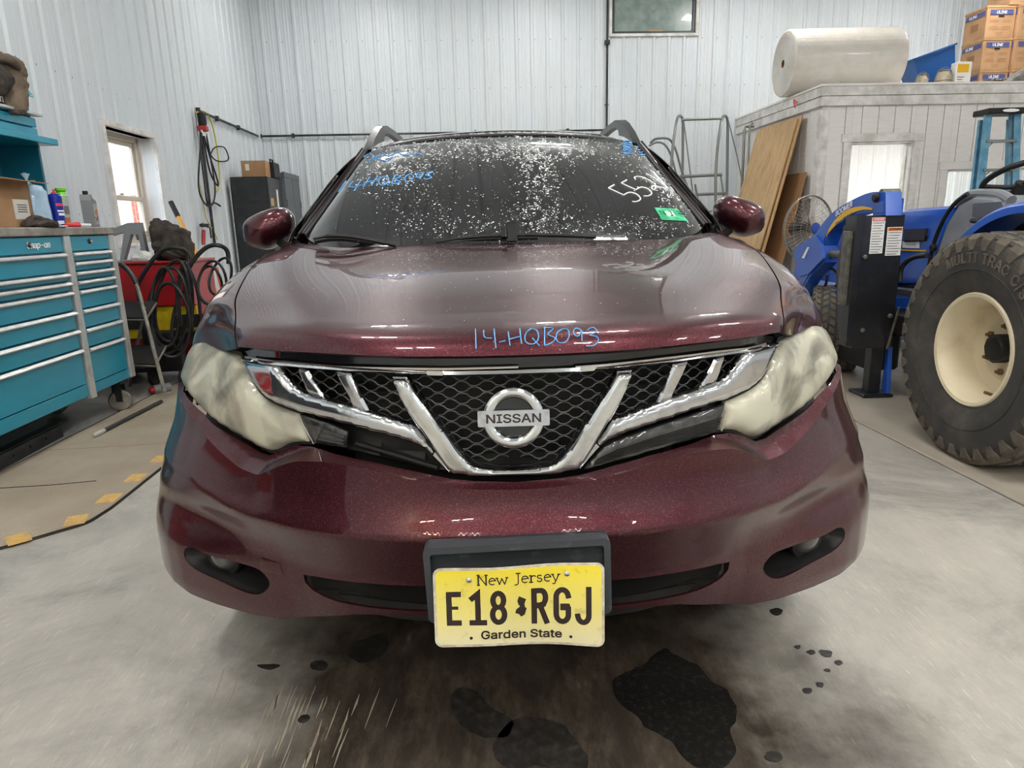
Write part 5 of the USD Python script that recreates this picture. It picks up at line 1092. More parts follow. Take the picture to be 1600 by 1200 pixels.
top('bottle_cap', T(lathe([(0, 0), (.016, 0), (.016, .012), (.012, .016), (0, .016)], 16), *atz(21, 718, 0)), 'red_print', 'tiny red bottle cap on the floor under the teal cabinet', 'bottle cap')

# ---- folding step ladder squeezed behind the cabinet's end
sl2 = thing('step_ladder', 'grey tubular step ladder with black treads at the end of the tool cabinet', 'step ladder', (0, 0, 0))
R1 = [at(170, 402, 5.02), at(188, 412, 5.02), at(203, 426, 5.0), at(213, 444, 4.98), at(221, 470, 4.95), at(240, 545, 4.86), at(257, 612, 4.78)]; off_ = EX * -.36 + EY * .12
tp = np.array(R1); obj('rail', tube(tp, .0145, 10, smooth=40), 'grey_tube', sl2); obj('rail', tube(tp + off_, .0145, 10, smooth=40), 'grey_tube', sl2)
obj('rail_grip', tube(tp[1:4], .019, 10, smooth=16), 'black_metal', sl2)
obj('rear_leg', rod(at(226, 480, 4.99), at(200, 618, 5.35), .012), 'grey_tube', sl2)
for p0, z in ((at(228, 500, 4.93), .0), (at(243, 572, 4.85), .0)):
    a0 = p0; b0 = p0 + off_; up = EY * .20
    tr_ = obj('tread', solid(grid(np.array([[a0, b0], [a0 + up + [0, 0, .10], b0 + up + [0, 0, .10]]])), .02), 'rubber', sl2, smooth=False); obj('tread_frame', tube([a0, b0, b0 + up + [0, 0, .10], a0 + up + [0, 0, .10]], .010, 8, closed=True), 'grey_tube', tr_)

# ---- red and yellow cart behind it with gear on top
rc = thing('shop_cart', 'red and yellow steel shop cart behind the step ladder and cable reels', 'cart', rw(-2.50, 5.55), TH)
obj('upper_body', box(-.48, .30, 0, .50, .62, .955, .006), 'red_paint', rc); obj('top_tray', box(-.50, .32, -.015, .52, .955, .975, .005), 'red_paint', rc)
obj('lower_body', box(-.47, .28, .05, .48, .13, .62, .006), 'red_paint', rc)
obj('yellow_panel', [box(-.26, .30, .030, .05, .36, .615, .004)], 'yellow_paint', rc)
for x0 in (-.30, .10): obj('black_pad', box(x0, x0 + .26, .018, .03, .44, .545, .006), 'rubber', rc)
obj('base', box(-.50, .34, -.03, .52, .09, .13, .005), 'black_metal', rc)
for x in (-.45, .22):
    for y in (.06, .42): obj('caster', T(T(lathe([(0, -.02), (.045, -.02), (.045, .02), (0, .02)], 20), rx=math.pi / 2), x, y, .045), 'rubber', rc)
CT = .975
js = thing('jack_stand', 'grey cast A-shaped stand on the red cart', 'jack stand', rw(-2.66, 5.70, CT), TH)
A_ = Polygon([(-.13, 0), (-.10, 0), (-.01, .21), (.02, .21), (.065, 0), (.095, 0), (.075, .30), (-.02, .30), (-.20, .24), (-.20, .19), (-.06, .23)]).difference(Polygon([(.03, .10), (.05, .10), (.045, .20), (.03, .22)]))
obj('casting', upright(extr(A_, .05, -.025)), 'cast_grey', js); obj('foot', box(-.15, .11, -.06, .06, 0, .012, .002), 'cast_grey', js)
bxs = thing('black_case', 'black plastic equipment case beside the grey stand on the red cart', 'case', rw(-2.46, 5.78, CT), TH)
obj('case_body', box(-.07, .09, -.07, .13, 0, .26, .01), 'black_plastic', bxs)
for k in range(5): obj('rib', box(-.06 + k * .03, -.05 + k * .03, -.075, -.07, .04, .24, .001), 'black_plastic', bxs)
obj('handle', tube([(-.04, 0, .26), (-.04, 0, .29), (.06, 0, .29), (.06, 0, .26)], .008, 8), 'black_plastic', bxs)
dc = top('shop_apron', T(lump([(-.12, 0, .27, .05), (-.02, -.02, .24, .05), (.08, -.03, .20, .05), (-.10, -.04, .12, .05), (.02, -.05, .10, .05), (.14, -.08, .02, .04), (-.04, 0, .03, .04)], 21, .035, 12, 3, .0), *rw(-2.33, 5.66, CT), rz=TH), 'cloth_dark', 'dark grey cloth heaped on the right end of the red cart', 'cloth', smooth=60)
gl = top('grease_rags', T(lump([(-.06, 0, .03, .03), (.05, 0, .03, .035), (0, 0, .06, .025)], 31, .016, 22, 3, 0), *rw(-2.56, 5.58, CT), rz=TH), 'board_white', 'pale crumpled rags on the red cart under the black case', 'rag', smooth=60)
# ---- two cable carts: bent black handles and loops of cable
def handle_cart(label, px, D, sx):
    t = thing('cable_cart', label, 'cart', (0, 0, 0))
    p = [at(x, y, D) for x, y in px]; back = EY * .10 + EX * .08
    obj('handle', tube([p[0], p[1], p[2], p[3], p[3] + back * .3 + [0, 0, -.02]] + [p[3] + back * .4 + [0, 0, -.14]], .0165, 10, smooth=50), 'hose_black', t)
    base = p[0].copy(); base[2] = 0
    obj('frame', rod(p[0], np.array([p[0][0] - .04, p[0][1] + .05, .06]), .014), 'black_metal', t)
    obj('charger', box(base[0] - .02, base[0] + .26, base[1] + .0, base[1] + .09, .12, .44, .012), 'black_plastic', t)
    for s in (0, .24): obj('wheel', T(T(lathe([(0, -.02), (.06, -.02), (.068, -.012), (.068, .012), (.06, .02), (0, .02)], 24), ry=math.pi / 2), base[0] + s, base[1] + .045, .068), 'rubber', t)
    return t
handle_cart('left cable cart with a bent black handle in front of the red cart', [(214, 446), (246, 398), (256, 390), (281, 388)], 5.25, 1)
handle_cart('right cable cart with a bent black handle beside the black locker', [(290, 428), (318, 390), (326, 385), (344, 384)], 5.24, 1)
def coil(label, loops, D, r=.0125):
    t = thing('cable_coil', label, 'cable', (0, 0, 0))
    for k, (cx, cy, rx_, ry_, tilt_, dd) in enumerate(loops):
        a = np.linspace(0, 2 * math.pi, 28, endpoint=False); x = rx_ * np.cos(a) * (1 + .12 * np.sin(a)); y = ry_ * np.sin(a)
        P = [at(cx + u * math.cos(tilt_) - v * math.sin(tilt_), cy + u * math.sin(tilt_) + v * math.cos(tilt_), D + dd + .03 * math.sin(q_ * 2)) for u, v, q_ in zip(x, y, a)]
        obj('loop', tube(np.array(P), r, 8, closed=True), 'hose_black', t)
    return t
coil('hanging loops of thick black cable on the left cable cart', [(262, 486, 32, 68, .10, 0), (258, 480, 22, 62, -.02, -.03), (270, 470, 26, 64, .12, .03), (266, 500, 30, 58, -.06, -.05)], 5.18)
coil('hanging loops of thick black cable between the two cable carts', [(289, 468, 12, 58, .0, 0), (296, 478, 16, 60, -.08, .04), (284, 500, 14, 46, .12, -.03)], 5.25)
coil('round loop of black cable hung on the right cable cart', [(332, 442, 22, 34, .05, 0), (328, 446, 19, 30, -.05, .03), (345, 432, 16, 30, .3, .05)], 5.20, .010)
# ---- brooms and bars leaning in the corner by the window
def pole(name, label, cat, a, b, r, m, tipm=None):
    t = thing(name, label, cat, (0, 0, 0)); a, b = np.array(a), np.array(b); obj('shaft', rod(a, b, r, 12), m, t)
    d = (b - a) / np.linalg.norm(b - a)
    if tipm: obj('grip', rod(b - d * .16, b + d * .005, r * 1.25, 12), tipm, t)
    return t
def down(p, q, z=0.02):
    p, q = np.array(p), np.array(q); t = (z - p[2]) / (q[2] - p[2]); return p + (q - p) * t
u, l = at(267, 316, 6.75), at(303, 388, 6.62); sv = pole('shovel', 'yellow handled shovel leaning against the left wall past the window', 'shovel', down(u, l, .30), u, .019, 'wood_yellow', 'rubber')
e0 = down(u, l, .30); e1 = down(u, l, .0); obj('blade', solid(grid(np.array([[e0 + EX * .02, e0 - EX * .02], [e0 * .7 + e1 * .3 + EX * .12, e0 * .7 + e1 * .3 - EX * .12], [e1 * .98 + e0 * .02 + EX * .10, e1 * .98 + e0 * .02 - EX * .10]])), .004), 'black_metal', sv)
u, l = at(338, 418, 6.42), at(352, 470, 6.38); pole('pry_bar', 'orange handled pry bar standing beside the right cable cart', 'pry bar', down(u, l, .01), u, .016, 'orange_handle')
u, l = at(312, 430, 6.38), at(330, 478, 6.33); pole('broom_stick', 'pale orange stick leaning between the cable carts', 'stick', down(u, l, .01), u, .012, 'wood_yellow')
gs = thing('grease_gun', 'dark red and black grease gun hung on the left wall below the hoses', 'grease gun', (0, 0, 0))
def onwall(px, py, dx=.03):
    d = ray(px, py); n = EX; return EYE + d * ((LW + dx - EYE @ n) / (d @ n))
obj('barrel', rod(onwall(318, 360, .06), onwall(318, 382, .06), .022, 14), 'red_paint', gs); obj('head', rod(onwall(314, 352, .06), onwall(324, 352, .06), .020, 12), 'black_metal', gs); obj('lever', tube([onwall(318, 352, .07), onwall(328, 356, .08), onwall(330, 372, .08)], .010, 8), 'black_metal', gs); obj('hook', tube([onwall(316, 350, .0), onwall(317, 348, .05), onwall(318, 354, .06)], .006, 6), 'steel_screw', gs)

# ---- air line and hoses on the left wall
zt = 2.545; LP = BW - 8.43
ap = thing('air_pipe', 'black air pipe running down the left wall and along it to the corner', 'pipe', rw(LW + .045, 8.43, 0), TH)
obj('pipe_run', tube([(0, 0, zt), (0, LP - .06, zt)], .015, 10), 'black_metal', ap); obj('drop_pipe', tube([(0, 0, zt), (0, 0, 1.05)], .016, 10), 'black_metal', ap)
obj('elbow', T(lathe([(0, -.03), (.024, -.03), (.024, .03), (0, .03)], 14), 0, 0, zt), 'black_metal', ap)
for ry in (.6, 1.4): obj('pipe_clip', box(-.022, .02, ry - .02, ry + .02, zt - .03, zt + .03, .003), 'black_metal', ap)
bp_ = thing('air_pipe', 'black air pipe running across the back wall from the left corner', 'pipe', rw(LW + .05, BW - .05, 0), TH)
obj('pipe_run', tube([(.015, 0, zt), (5.2, 0, zt)], .014, 10), 'black_metal', bp_); obj('elbow', T(lathe([(0, -.03), (.024, -.03), (.024, .03), (0, .03)], 14), .02, 0, zt), 'black_metal', bp_)
for rx in (.5, 1.85, 3.2, 4.6): obj('pipe_clip', box(rx - .02, rx + .02, -.02, .025, zt - .03, zt + .03, .003), 'black_metal', bp_)
rgu = thing('air_regulator', 'black and red air regulator with fittings at the top of the wall hoses', 'regulator', (0, 0, 0))
p = onwall(316, 187, .09); obj('gauge_bowl', T(lathe([(0, -.09), (.035, -.085), (.045, -.04), (.045, .05), (.03, .075), (0, .08)], 20), *p), 'black_plastic', rgu)
p2 = onwall(317, 201, .09); obj('red_manifold', T(box(-.05, .05, -.045, .045, -.03, .03, .008), *p2, rz=TH), 'red_paint', rgu)
for k in range(3): obj('fitting', T(cyl(.014, .06, 10), *(p2 + EY * (k - 1) * .045 + [0, 0, -.08])), 'chrome_dull', rgu)
obj('nipple', rod(p + [0, 0, .07], rw(LW + .045, 8.60, zt), .012), 'black_metal', rgu)
def hose(label, pts, m, r=.011, dx=.05, name='air_hose'): return top(name, tube(np.array([onwall(x, y, dx) for x, y in pts]), r, 8, smooth=70), m, label, 'hose')
hose('long black air hose hanging in a loop to the left of the regulator', [(313, 206), (314, 240), (320, 290), (326, 322), (332, 318), (338, 318), (344, 322)], 'hose_black', .011)
hose('black air hose hanging in a narrow loop under the regulator', [(317, 206), (322, 240), (333, 280), (341, 290), (333, 260), (325, 235), (318, 210)], 'hose_black', .010, .07)
hose('black air hose in a wide hanging loop reaching the locker side', [(315, 208), (311, 260), (313, 305), (322, 320), (332, 319), (336, 300), (333, 270), (327, 235), (322, 208)], 'hose_black', .010, .09)
hose('round coil of black hose to the right of the regulator', [(328, 243), (334, 232), (345, 229), (354, 236), (357, 246), (352, 252), (342, 252), (332, 246), (328, 240)], 'hose_black', .008, .06)
hose('yellow green hose hanging along the wall from the pipe end', [(306, 176), (313, 174), (325, 180), (334, 205), (340, 240), (343, 280), (341, 296), (337, 300)], 'yellow_hose', .009, .05)
hose('thin yellow cord trailing down the wall to the grease gun', [(313, 290), (318, 320), (324, 345), (332, 358), (340, 375)], 'yellow_hose', .006, .04)
# ---- steel cupboards in the corner
k1 = thing('steel_locker', 'tall black steel locker with a silver tape band near the left corner', 'cabinet', rw(-3.0, 9.2), TH)
obj('body', box(0, .47, 0, .58, 0, 1.865, .006), 'cabinet_black', k1); obj('door', box(.012, .458, -.016, 0, .05, 1.84, .003), 'cabinet_black', k1)
obj('tape_band', [box(.012, .458, -.018, -.016, 1.48, 1.53, 0)], 'rail_grey', k1, smooth=False); obj('tape_band', box(.20, .46, -.018, -.016, 1.575, 1.61, 0), 'rail_grey', k1, smooth=False)
obj('side_trim', box(-.012, .0, -.03, .0, .0, 1.86, .003), 'aluminium', k1); obj('torn_paper', box(.470, .472, .36, .44, 1.05, 1.72, 0), 'paper_white', k1, smooth=False); obj('yellow_sticker', box(.470, .472, .06, .20, 1.50, 1.60, 0), 'tape_yellow', k1, smooth=False)
obj('handle', box(.40, .42, -.04, -.016, .95, 1.10, .004), 'chrome_dull', k1)
k2 = thing('steel_cupboard', 'grey steel two-door cupboard in the left corner behind the black locker', 'cabinet', rw(-3.0, 9.86), TH)
obj('body', box(0, .50, 0, .86, 0, 1.96, .006), 'cabinet_grey', k2)
for y in (.01, .435): dd_ = obj('door', box(.50, .516, y, y + .415, .05, 1.90, .003), 'cabinet_grey', k2); obj('hinge', box(.516, .522, y + (.02 if y < .2 else .39), y + (.04 if y < .2 else .41), 1.5, 1.6, .001), 'black_metal', dd_)
obj('top_rail', box(.49, .52, 0, .86, 1.90, 1.97, .003), 'cabinet_grey', k2)
cb2 = thing('cardboard_box', 'small open cardboard box of parts on top of the black locker', 'box', rw(-2.86, 9.42, 1.865), TH)
obj('box_body', [box(0, .30, -.16, -.154, 0, .20, 0), box(0, .006, -.16, .12, 0, .20, 0), box(.294, .30, -.16, .12, 0, .20, 0), box(0, .3, .114, .12, 0, .20, 0), box(0, .3, -.16, .12, 0, .006, 0)], 'cardboard', cb2, smooth=False)
obj('label', box(.05, .10, -.162, -.160, .08, .16, 0), 'paper_white', cb2, smooth=False); obj('contents', lump([(.15, -.02, .10, .09), (.22, .0, .16, .05)], 2, .02, 14, 2), 'black_plastic', cb2)
ob = thing('parts_organiser', 'black plastic parts case standing on the locker beside the cardboard box', 'case', rw(-2.60, 9.62, 1.865), TH)
obj('case_body', box(-.02, .09, -.14, .14, 0, .20, .008), 'black_plastic', ob)
for k in range(4): obj('divider', box(.09, .096, -.13 + k * .07, -.08 + k * .07, .02, .18, .002), 'black_metal', ob)
obj('carry_handle', tube([(.03, -.06, .20), (.03, -.06, .24), (.03, .06, .24), (.03, .06, .20)], .01, 8), 'black_plastic', ob)
# ---- conduit on the back wall
cd = thing('conduit', 'black vertical conduit with a junction box on the back wall', 'conduit', rw(2.19, BW - .03), TH)
obj('pipe', rod((0, 0, .2), (0, 0, CEIL), .016, 10), 'black_metal', cd); obj('junction_box', box(-.04, .035, -.03, .02, 3.74, 3.80, .004), 'black_metal', cd)
for z in (1.2, 2.9, 4.4): obj('clip', box(-.03, .03, -.005, .03, z, z + .02, .002), 'steel_screw', cd)
# ---- left of the camera, seen only as mirrored in the bumper: a red chest; a black cupboard is added for a dark reflection
rt = thing('tool_chest', 'red tool chest left of the camera mirrored in the bumper', 'tool chest', rw(-2.36, 2.05), TH)
obj('body', box(-.5, -.02, -.62, 0, .16, .80, .006), 'red_paint', rt)
for k in range(3): d_ = obj('drawer', box(-.02, .0, -.60, -.02, .18 + k * .205, .37 + k * .205, .004), 'red_paint', rt); obj('handle', box(0, .02, -.58, -.04, .345 + k * .205, .365 + k * .205, .004), 'aluminium', d_)
for y in (-.54, -.08):
    for x in (-.42, -.1): obj('caster', T(T(cyl(.07, .04, 20, c=.004), rx=math.pi / 2), x, y + .02, .07), 'rubber', rt)
kb = thing('added_cupboard', 'black cupboard added beyond the frame for a dark reflection in the bumper', 'cabinet', rw(-2.5, 1.2), TH)
obj('body', box(-.45, 0, -1.6, 0, 0, 1.9, .006), 'cabinet_black', kb)
for k in range(3): obj('door', box(0, .016, -1.58 + k * .53, -1.08 + k * .53, .06, 1.86, .004), 'cabinet_black', kb)

# ================================================================ RIGHT SIDE OF THE HALL
M('tractor_blue', lin(24, 84, 186), .34, 0, col2=lin(38, 92, 186), scale=5, coat_weight=.3, coat_roughness=.1)
M('tractor_grey', lin(132, 136, 142), .5, 0, col2=lin(118, 120, 124), scale=6)
M('rim_cream', lin(226, 214, 184), .38, 0, col2=lin(196, 178, 140), scale=5, lo=.52, hi=.8, detail=7)
M('rust', lin(128, 104, 70), .7, .3, col2=lin(90, 70, 48), scale=60)
M('tread_rubber', lin(112, 104, 92), .9, 0, col2=lin(76, 71, 64), scale=8, lo=.35, hi=.7, bump=.001, bscale=120)
M('tyre_side', lin(58, 57, 55), .78, 0, col2=lin(88, 84, 78), scale=7, lo=.45, hi=.8, bump=.0008, bscale=150)
M('mast_black', (.013, .014, .017), .35, 0, col2=(.035, .035, .036), scale=8, lo=.5, hi=.8)
M('decal_white', lin(232, 232, 228), .5)
M('decal_orange', lin(236, 130, 30), .5)
M('decal_yellow', lin(232, 180, 30), .4)
M('worn_steel', lin(120, 118, 108), .5, .4, col2=lin(84, 82, 74), scale=20)
M('fan_grey', lin(74, 68, 62), .5)
M('wire_grey', lin(150, 142, 130), .4, .5)
M('fan_blue', lin(24, 62, 150), .4)
M('ladder_blue', lin(70, 128, 158), .45, 0, col2=lin(104, 150, 172), scale=10)
M('ladder_steel', lin(128, 132, 130), .35, .5)
M('bin_blue', lin(22, 82, 150), .35)
M('print_navy', lin(70, 78, 128), .6)
M('glass_jar', lin(196, 184, 160), .15, 0, transmission_weight=.25, coat_weight=.5)
M('hi_vis', lin(190, 235, 20), .4)
M('tarp_grey', lin(104, 102, 100), .7, 0, col2=lin(140, 138, 134), scale=9)
mat('plywood', {'p': ('principled_bsdf', {'roughness': .62}), 't': ('texture_coordinate', {}), 'm': ('mapping', {'scale': (9, 9, .7)}), 'n': ('noise_texture', {'scale': 1.6, 'detail': 7.0, 'roughness': .6, 'distortion': .8}),
     'r': ('rgb_ramp', {'ramp': [(0, lin(150, 116, 78)), (.4, lin(186, 152, 108)), (.6, lin(204, 172, 128)), (1, lin(172, 136, 94))]})}, [('t.object', 'm.vector'), ('m.vector', 'n.vector'), ('n.fac', 'r.fac'), ('r.color', 'p.base_color')])
M('ply_edge', lin(176, 134, 84), .75)
mat('bubble_wrap', {'p': ('principled_bsdf', {'roughness': .28, 'base_color': lin(214, 210, 198), 'coat_weight': .5, 'coat_roughness': .12, 'subsurface_weight': .15, 'subsurface_scale': .02}), 't': ('texture_coordinate', {}), 'v': ('voronoi_texture', {'scale': 42.0, 'randomness': .35}), 'b': ('bump', {'strength': .8, 'distance': .006, 'invert': True}),
     'n': ('noise_texture', {'scale': 5.0, 'detail': 5.0}), 'r': ('rgb_ramp', {'ramp': [(0, lin(196, 190, 176)), (.5, lin(216, 212, 202)), (1, lin(228, 226, 220))]})},
    [('t.object', 'v.vector'), ('v.distance', 'b.height'), ('b.normal', 'p.normal'), ('t.object', 'n.vector'), ('n.fac', 'r.fac'), ('r.color', 'p.base_color')])
def atx(px, py, X):
    d = ray(px, py); return EYE + d * ((X - EYE[0]) / d[0])
def side_map(m, X):
    """Drawing (u right, v up, h towards the viewer) -> on a face that looks along -x."""
    v = m.vertices; return trimesh.Trimesh(np.stack([X - v[:, 2], -v[:, 0], v[:, 1]], -1), m.faces, process=False)
def yz(pts, X): return np.array([atx(x, y, X)[1:] for x, y in pts])
def slab_x(poly, xa, xb):
    """Extrudes an outline in (y, z) from x=xa to x=xb."""
    m = extr(Polygon(poly) if not hasattr(poly, 'geom_type') else poly, xb - xa); m = trimesh.Trimesh(m.vertices[:, [2, 0, 1]] + [xa, 0, 0], m.faces); m.fix_normals(); return m
def hull_x(poly, xa, xb, bev):
    p = Polygon(poly).convex_hull; q = np.array(p.exterior.coords); r = np.array(p.buffer(-bev).exterior.coords); h = np.array(p.buffer(-bev * .3).exterior.coords)
    pts = [np.c_[np.full(len(a), x), a] for a, x in ((r, xa), (h, xa + bev * .3), (q, xa + bev), (q, xb - bev), (h, xb - bev * .3), (r, xb))]
    return trimesh.convex.convex_hull(np.vstack(pts))
tk = thing('tractor', 'blue compact tractor with a front loader and wide turf tyres at the right', 'tractor', (3.0, 3.13, 0))
TO = np.array([3.0, 3.13, 0])
def tobj(name, m, mt, parent=None, smooth=35, label=None, kind=None):
    m = J(m) if isinstance(m, list) else m.copy(); m.apply_translation(-TO); return obj(name, m, mt, parent or tk, smooth, label, kind)
def turf_wheel(cx, cy, R, W, rim, side, label, steer=0.0):
    """A turf tyre with tread blocks, sunk rim and hub; the outer side looks along side * x."""
    def place(m):
        m = m.copy(); v = m.vertices; m = trimesh.Trimesh(np.stack([-v[:, 2], -v[:, 0], v[:, 1]], -1), m.faces, process=False)
        if side > 0: m = mirror(m)
        if steer: m = T(m, rz=steer)
        m.apply_translation((cx, cy, R * .985)); return m
    h = W / 2
    prof = [(rim - .01, h * .70), (rim + .005, h * .80), (rim + .03, h * .86), (rim + (R - rim) * .40, h * .99), (rim + (R - rim) * .62, h * 1.0), (R * .93, h * .93), (R * .965, h * .80), (R * .978, 0), (R * .965, -h * .80), (R * .93, -h * .93), (rim + (R - rim) * .6, -h), (rim + .03, -h * .86), (rim - .01, -h * .7)]
    w = tobj('wheel_tyre', place(lathe(spline(np.array(prof), 50), 72)), 'tyre_side', smooth=40, label=label)
    n = int(2 * math.pi * R / (.098 if R > .45 else .060)); blocks = []
    rows_ = (-.78, -.47, -.16, .16, .47, .78)
    for j, c in enumerate(rows_):
        for k in range(n):
            a = 2 * math.pi * (k + (.5 if j % 2 else 0)) / n; da = 2 * math.pi / n * .40; hw = h * .125; P = []
            sk = (.16 if j % 2 else -.16) * 2 * math.pi / n
            for rr, s in ((R * .955, 1.0), (R * (.998 if abs(c) < .7 else .988), .80)):
                for (aa, hh) in ((-1, -1), (1, -1), (1, 1), (-1, 1)): an = a + aa * da * s + hh * sk; P.append((rr * math.cos(an), rr * math.sin(an), h * c + hh * hw * s))
            blocks.append(trimesh.Trimesh(P, [(0, 2, 1), (0, 3, 2), (4, 5, 6), (4, 6, 7), (0, 1, 5), (0, 5, 4), (1, 2, 6), (1, 6, 5), (2, 3, 7), (2, 7, 6), (3, 0, 4), (3, 4, 7)], process=False))
    for sgn_ in (-1, 1):      # shoulder lugs running down the side
        for k in range(n):
            a = 2 * math.pi * (k + .25) / n; da = 2 * math.pi / n * .33; P = []
            for rr, hh, s in ((R * .99, h * .86, 1), (R * .94, h * .99, 1), (R * .85, h * 1.02, .45)):
                for aa in (-1, 1): P.append((rr * math.cos(a + aa * da * s), rr * math.sin(a + aa * da * s), sgn_ * hh))
            for rr, hh, s in ((R * .94, h * .78, 1), (R * .90, h * .88, 1), (R * .85, h * .94, .55)):
                for aa in (-1, 1): P.append((rr * math.cos(a + aa * da * s), rr * math.sin(a + aa * da * s), sgn_ * hh))
            blocks.append(trimesh.convex.convex_hull(np.array(P)))
    tobj('tread', place(J(blocks)), 'tread_rubber', w, smooth=False)
    rm = [(rim + .012, h * .80), (rim + .004, h * .86), (rim - .012, h * .84), (rim - .018, h * .70), (rim - .035, h * .60), (rim - .045, h * .2), (rim - .05, -h * .05), (rim * .60, -h * .12), (rim * .52, -h * .06), (rim * .2, -h * .06), (0, -h * .06)]
    rim_ = tobj('rim', place(lathe(np.array(rm), 56)), 'rim_cream', w, smooth=40)
    tobj('hub', place(lathe([(rim * .25, -h * .1), (rim * .25, h * .18), (rim * .20, h * .26), (0, h * .28)], 28)), 'black_plastic', w)
    for k in range(6):
        a = math.radians(30 + 60 * k); tobj('wheel_nut', place(T(lathe([(0, 0), (.016, 0), (.016, .014), (.009, .016), (.009, .03), (0, .03)], 6), rim * .42 * math.cos(a), rim * .42 * math.sin(a), -h * .06)), 'rust', w)
    return place, w
RC = (2.2 + .19, 3.14)
place, rw_ = turf_wheel(RC[0], RC[1], .555, .37, .265, -1, 'large rear turf tyre with a cream rim')
# raised lettering round the tyre's side
ang = 118
for ch in 'MULTI TRAC C/S':
    wd = {'I': .5, ' ': .55, 'M': 1.15, '/': .6, 'L': .85}.get(ch, .95)
    ang -= wd * 3.3
    if ch != ' ':
        t = meshkit.text_mesh(ch, .046, .006, bold=True); t.apply_translation((-t.bounds[:, 0].mean(), 0, 0)); a = math.radians(ang)
        t = T(T(t, 0, .415, .1835), rz=a - math.pi / 2); tobj('raised_letter', place(t), 'tread_rubber', rw_, smooth=False)
    ang -= wd * 3.3
for r_, h_ in ((.385, .1865), (.488, .1845)): tobj('sidewall_ring', place(T(lathe([(r_ - .003, -.006), (r_ - .0015, .002), (r_ + .0015, .002), (r_ + .003, -.006)], 72), 0, 0, h_ - .002)), 'tyre_side', rw_)
a = math.radians(-70); tobj('valve_stem', place(rod((.225 * math.cos(a), .225 * math.sin(a), .06), (.205 * math.cos(a), .205 * math.sin(a), .11), .008, 8)), 'rust', rw_)
turf_wheel(2 * 3.0 - RC[0], RC[1], .555, .37, .265, 1, None)
turf_wheel(2.60, 5.22, .335, .34, .19, -1, None, -.42); turf_wheel(3.40, 5.22, .335, .34, .19, 1, None, -.42)
tobj('axle', [rod((2.35, 3.14, .55), (3.65, 3.14, .55), .07), box(2.75, 3.25, 2.8, 4.0, .36, .80, .03)], 'mast_black'); tobj('front_axle', [rod((2.55, 5.22, .335), (3.45, 5.22, .335), .05), box(2.86, 3.14, 4.9, 5.5, .30, .55, .02)], 'mast_black')
tobj('engine', [box(2.80, 3.20, 3.9, 5.5, .45, .78, .02), box(2.76, 2.9, 4.4, 5.2, .50, .70, .02)], 'mast_black')
# hood, grey cowl, dash, wheel
hoodp = yz([(1486, 321), (1410, 327), (1352, 344), (1330, 358), (1316, 378), (1310, 398), (1312, 446), (1462, 446)], 2.74)
tobj('hood', hull_x(hoodp, 2.74, 3.26, .06), 'tractor_blue', smooth=30)
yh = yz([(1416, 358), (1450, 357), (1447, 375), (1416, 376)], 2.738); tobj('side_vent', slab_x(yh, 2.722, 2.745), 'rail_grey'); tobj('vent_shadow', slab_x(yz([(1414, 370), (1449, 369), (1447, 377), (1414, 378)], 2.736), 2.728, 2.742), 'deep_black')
dc_ = tobj('side_decal', slab_x(yz([(1411, 377), (1437, 376), (1436, 388), (1411, 387)], 2.738), 2.733, 2.742), 'decal_white', smooth=False)
tx_ = meshkit.text_mesh('T2310', .028, .001); c_ = atx(1424, 380, 2.738); tx_.apply_translation((-tx_.bounds[:, 0].mean(), -tx_.bounds[:, 1].mean(), 0)); tobj('lettering', side_map(tx_, 2.7325).apply_translation((0, c_[1], c_[2])), 'print_grey', dc_, smooth=False)
tobj('yellow_stripe', slab_x(yz([(1409, 389.5), (1447, 391), (1447, 393), (1409, 391.5)], 2.738), 2.733, 2.742), 'decal_yellow', smooth=False)
cowl = yz([(1458, 396), (1450, 440), (1470, 460), (1560, 430), (1568, 330), (1548, 308), (1516, 306), (1494, 318), (1474, 350)], 2.71); tobj('dash_cowl', hull_x(cowl, 2.71, 3.29, .05), 'tractor_grey', smooth=30)
tobj('cowl_trim', tube(np.array([atx(x, y, 2.712) for x, y in ((1449, 440), (1455, 395), (1470, 352), (1490, 320), (1512, 303))]), .012, 8, smooth=30), 'black_plastic')
tobj('dash_panel', slab_x(yz([(1522, 318), (1566, 315), (1572, 332), (1540, 345), (1520, 338)], 2.705), 2.700, 2.72), 'cabinet_grey'); tobj('cowl_knob', T(T(cyl(.022, .03, 18, c=.004), ry=-math.pi / 2), *atx(1462, 387, 2.71)), 'black_plastic')
tobj('dash_hood', tube(np.array([atx(x, y, 2.78) for x, y in ((1498, 318), (1512, 307), (1540, 303), (1566, 306), (1580, 314))]), .03, 10, smooth=24), 'tractor_grey'); tobj('hand_lever', tube(np.array([atx(x, y, 2.66) for x, y in ((1518, 345), (1530, 346), (1538, 342), (1560, 346))]), [.012, .016, .014, .008], 8), 'black_plastic')
sc_ = np.array([2.98, 3.95, 1.375]); tor = trimesh.creation.torus(.195, .0165, major_sections=48, minor_sections=12)
stw = tobj('steering_wheel', T(tor, *sc_, rx=-.45), 'black_plastic', smooth=60)
for k in range(3):
    a = 2 * math.pi * k / 3 + .5; e = np.array([.19 * math.cos(a), .19 * math.sin(a), 0]); e = trimesh.transformations.rotation_matrix(-.45, (1, 0, 0))[:3, :3] @ e; tobj('spoke', tube([sc_ + e, sc_ + e * .5 + [0, 0, -.03], sc_ + [0, 0, -.05]], .014, 8), 'black_plastic', stw)
tobj('steering_column', rod(sc_ + [0, 0, -.03], sc_ + [0, .22, -.42], .035, 14, .06), 'black_plastic')
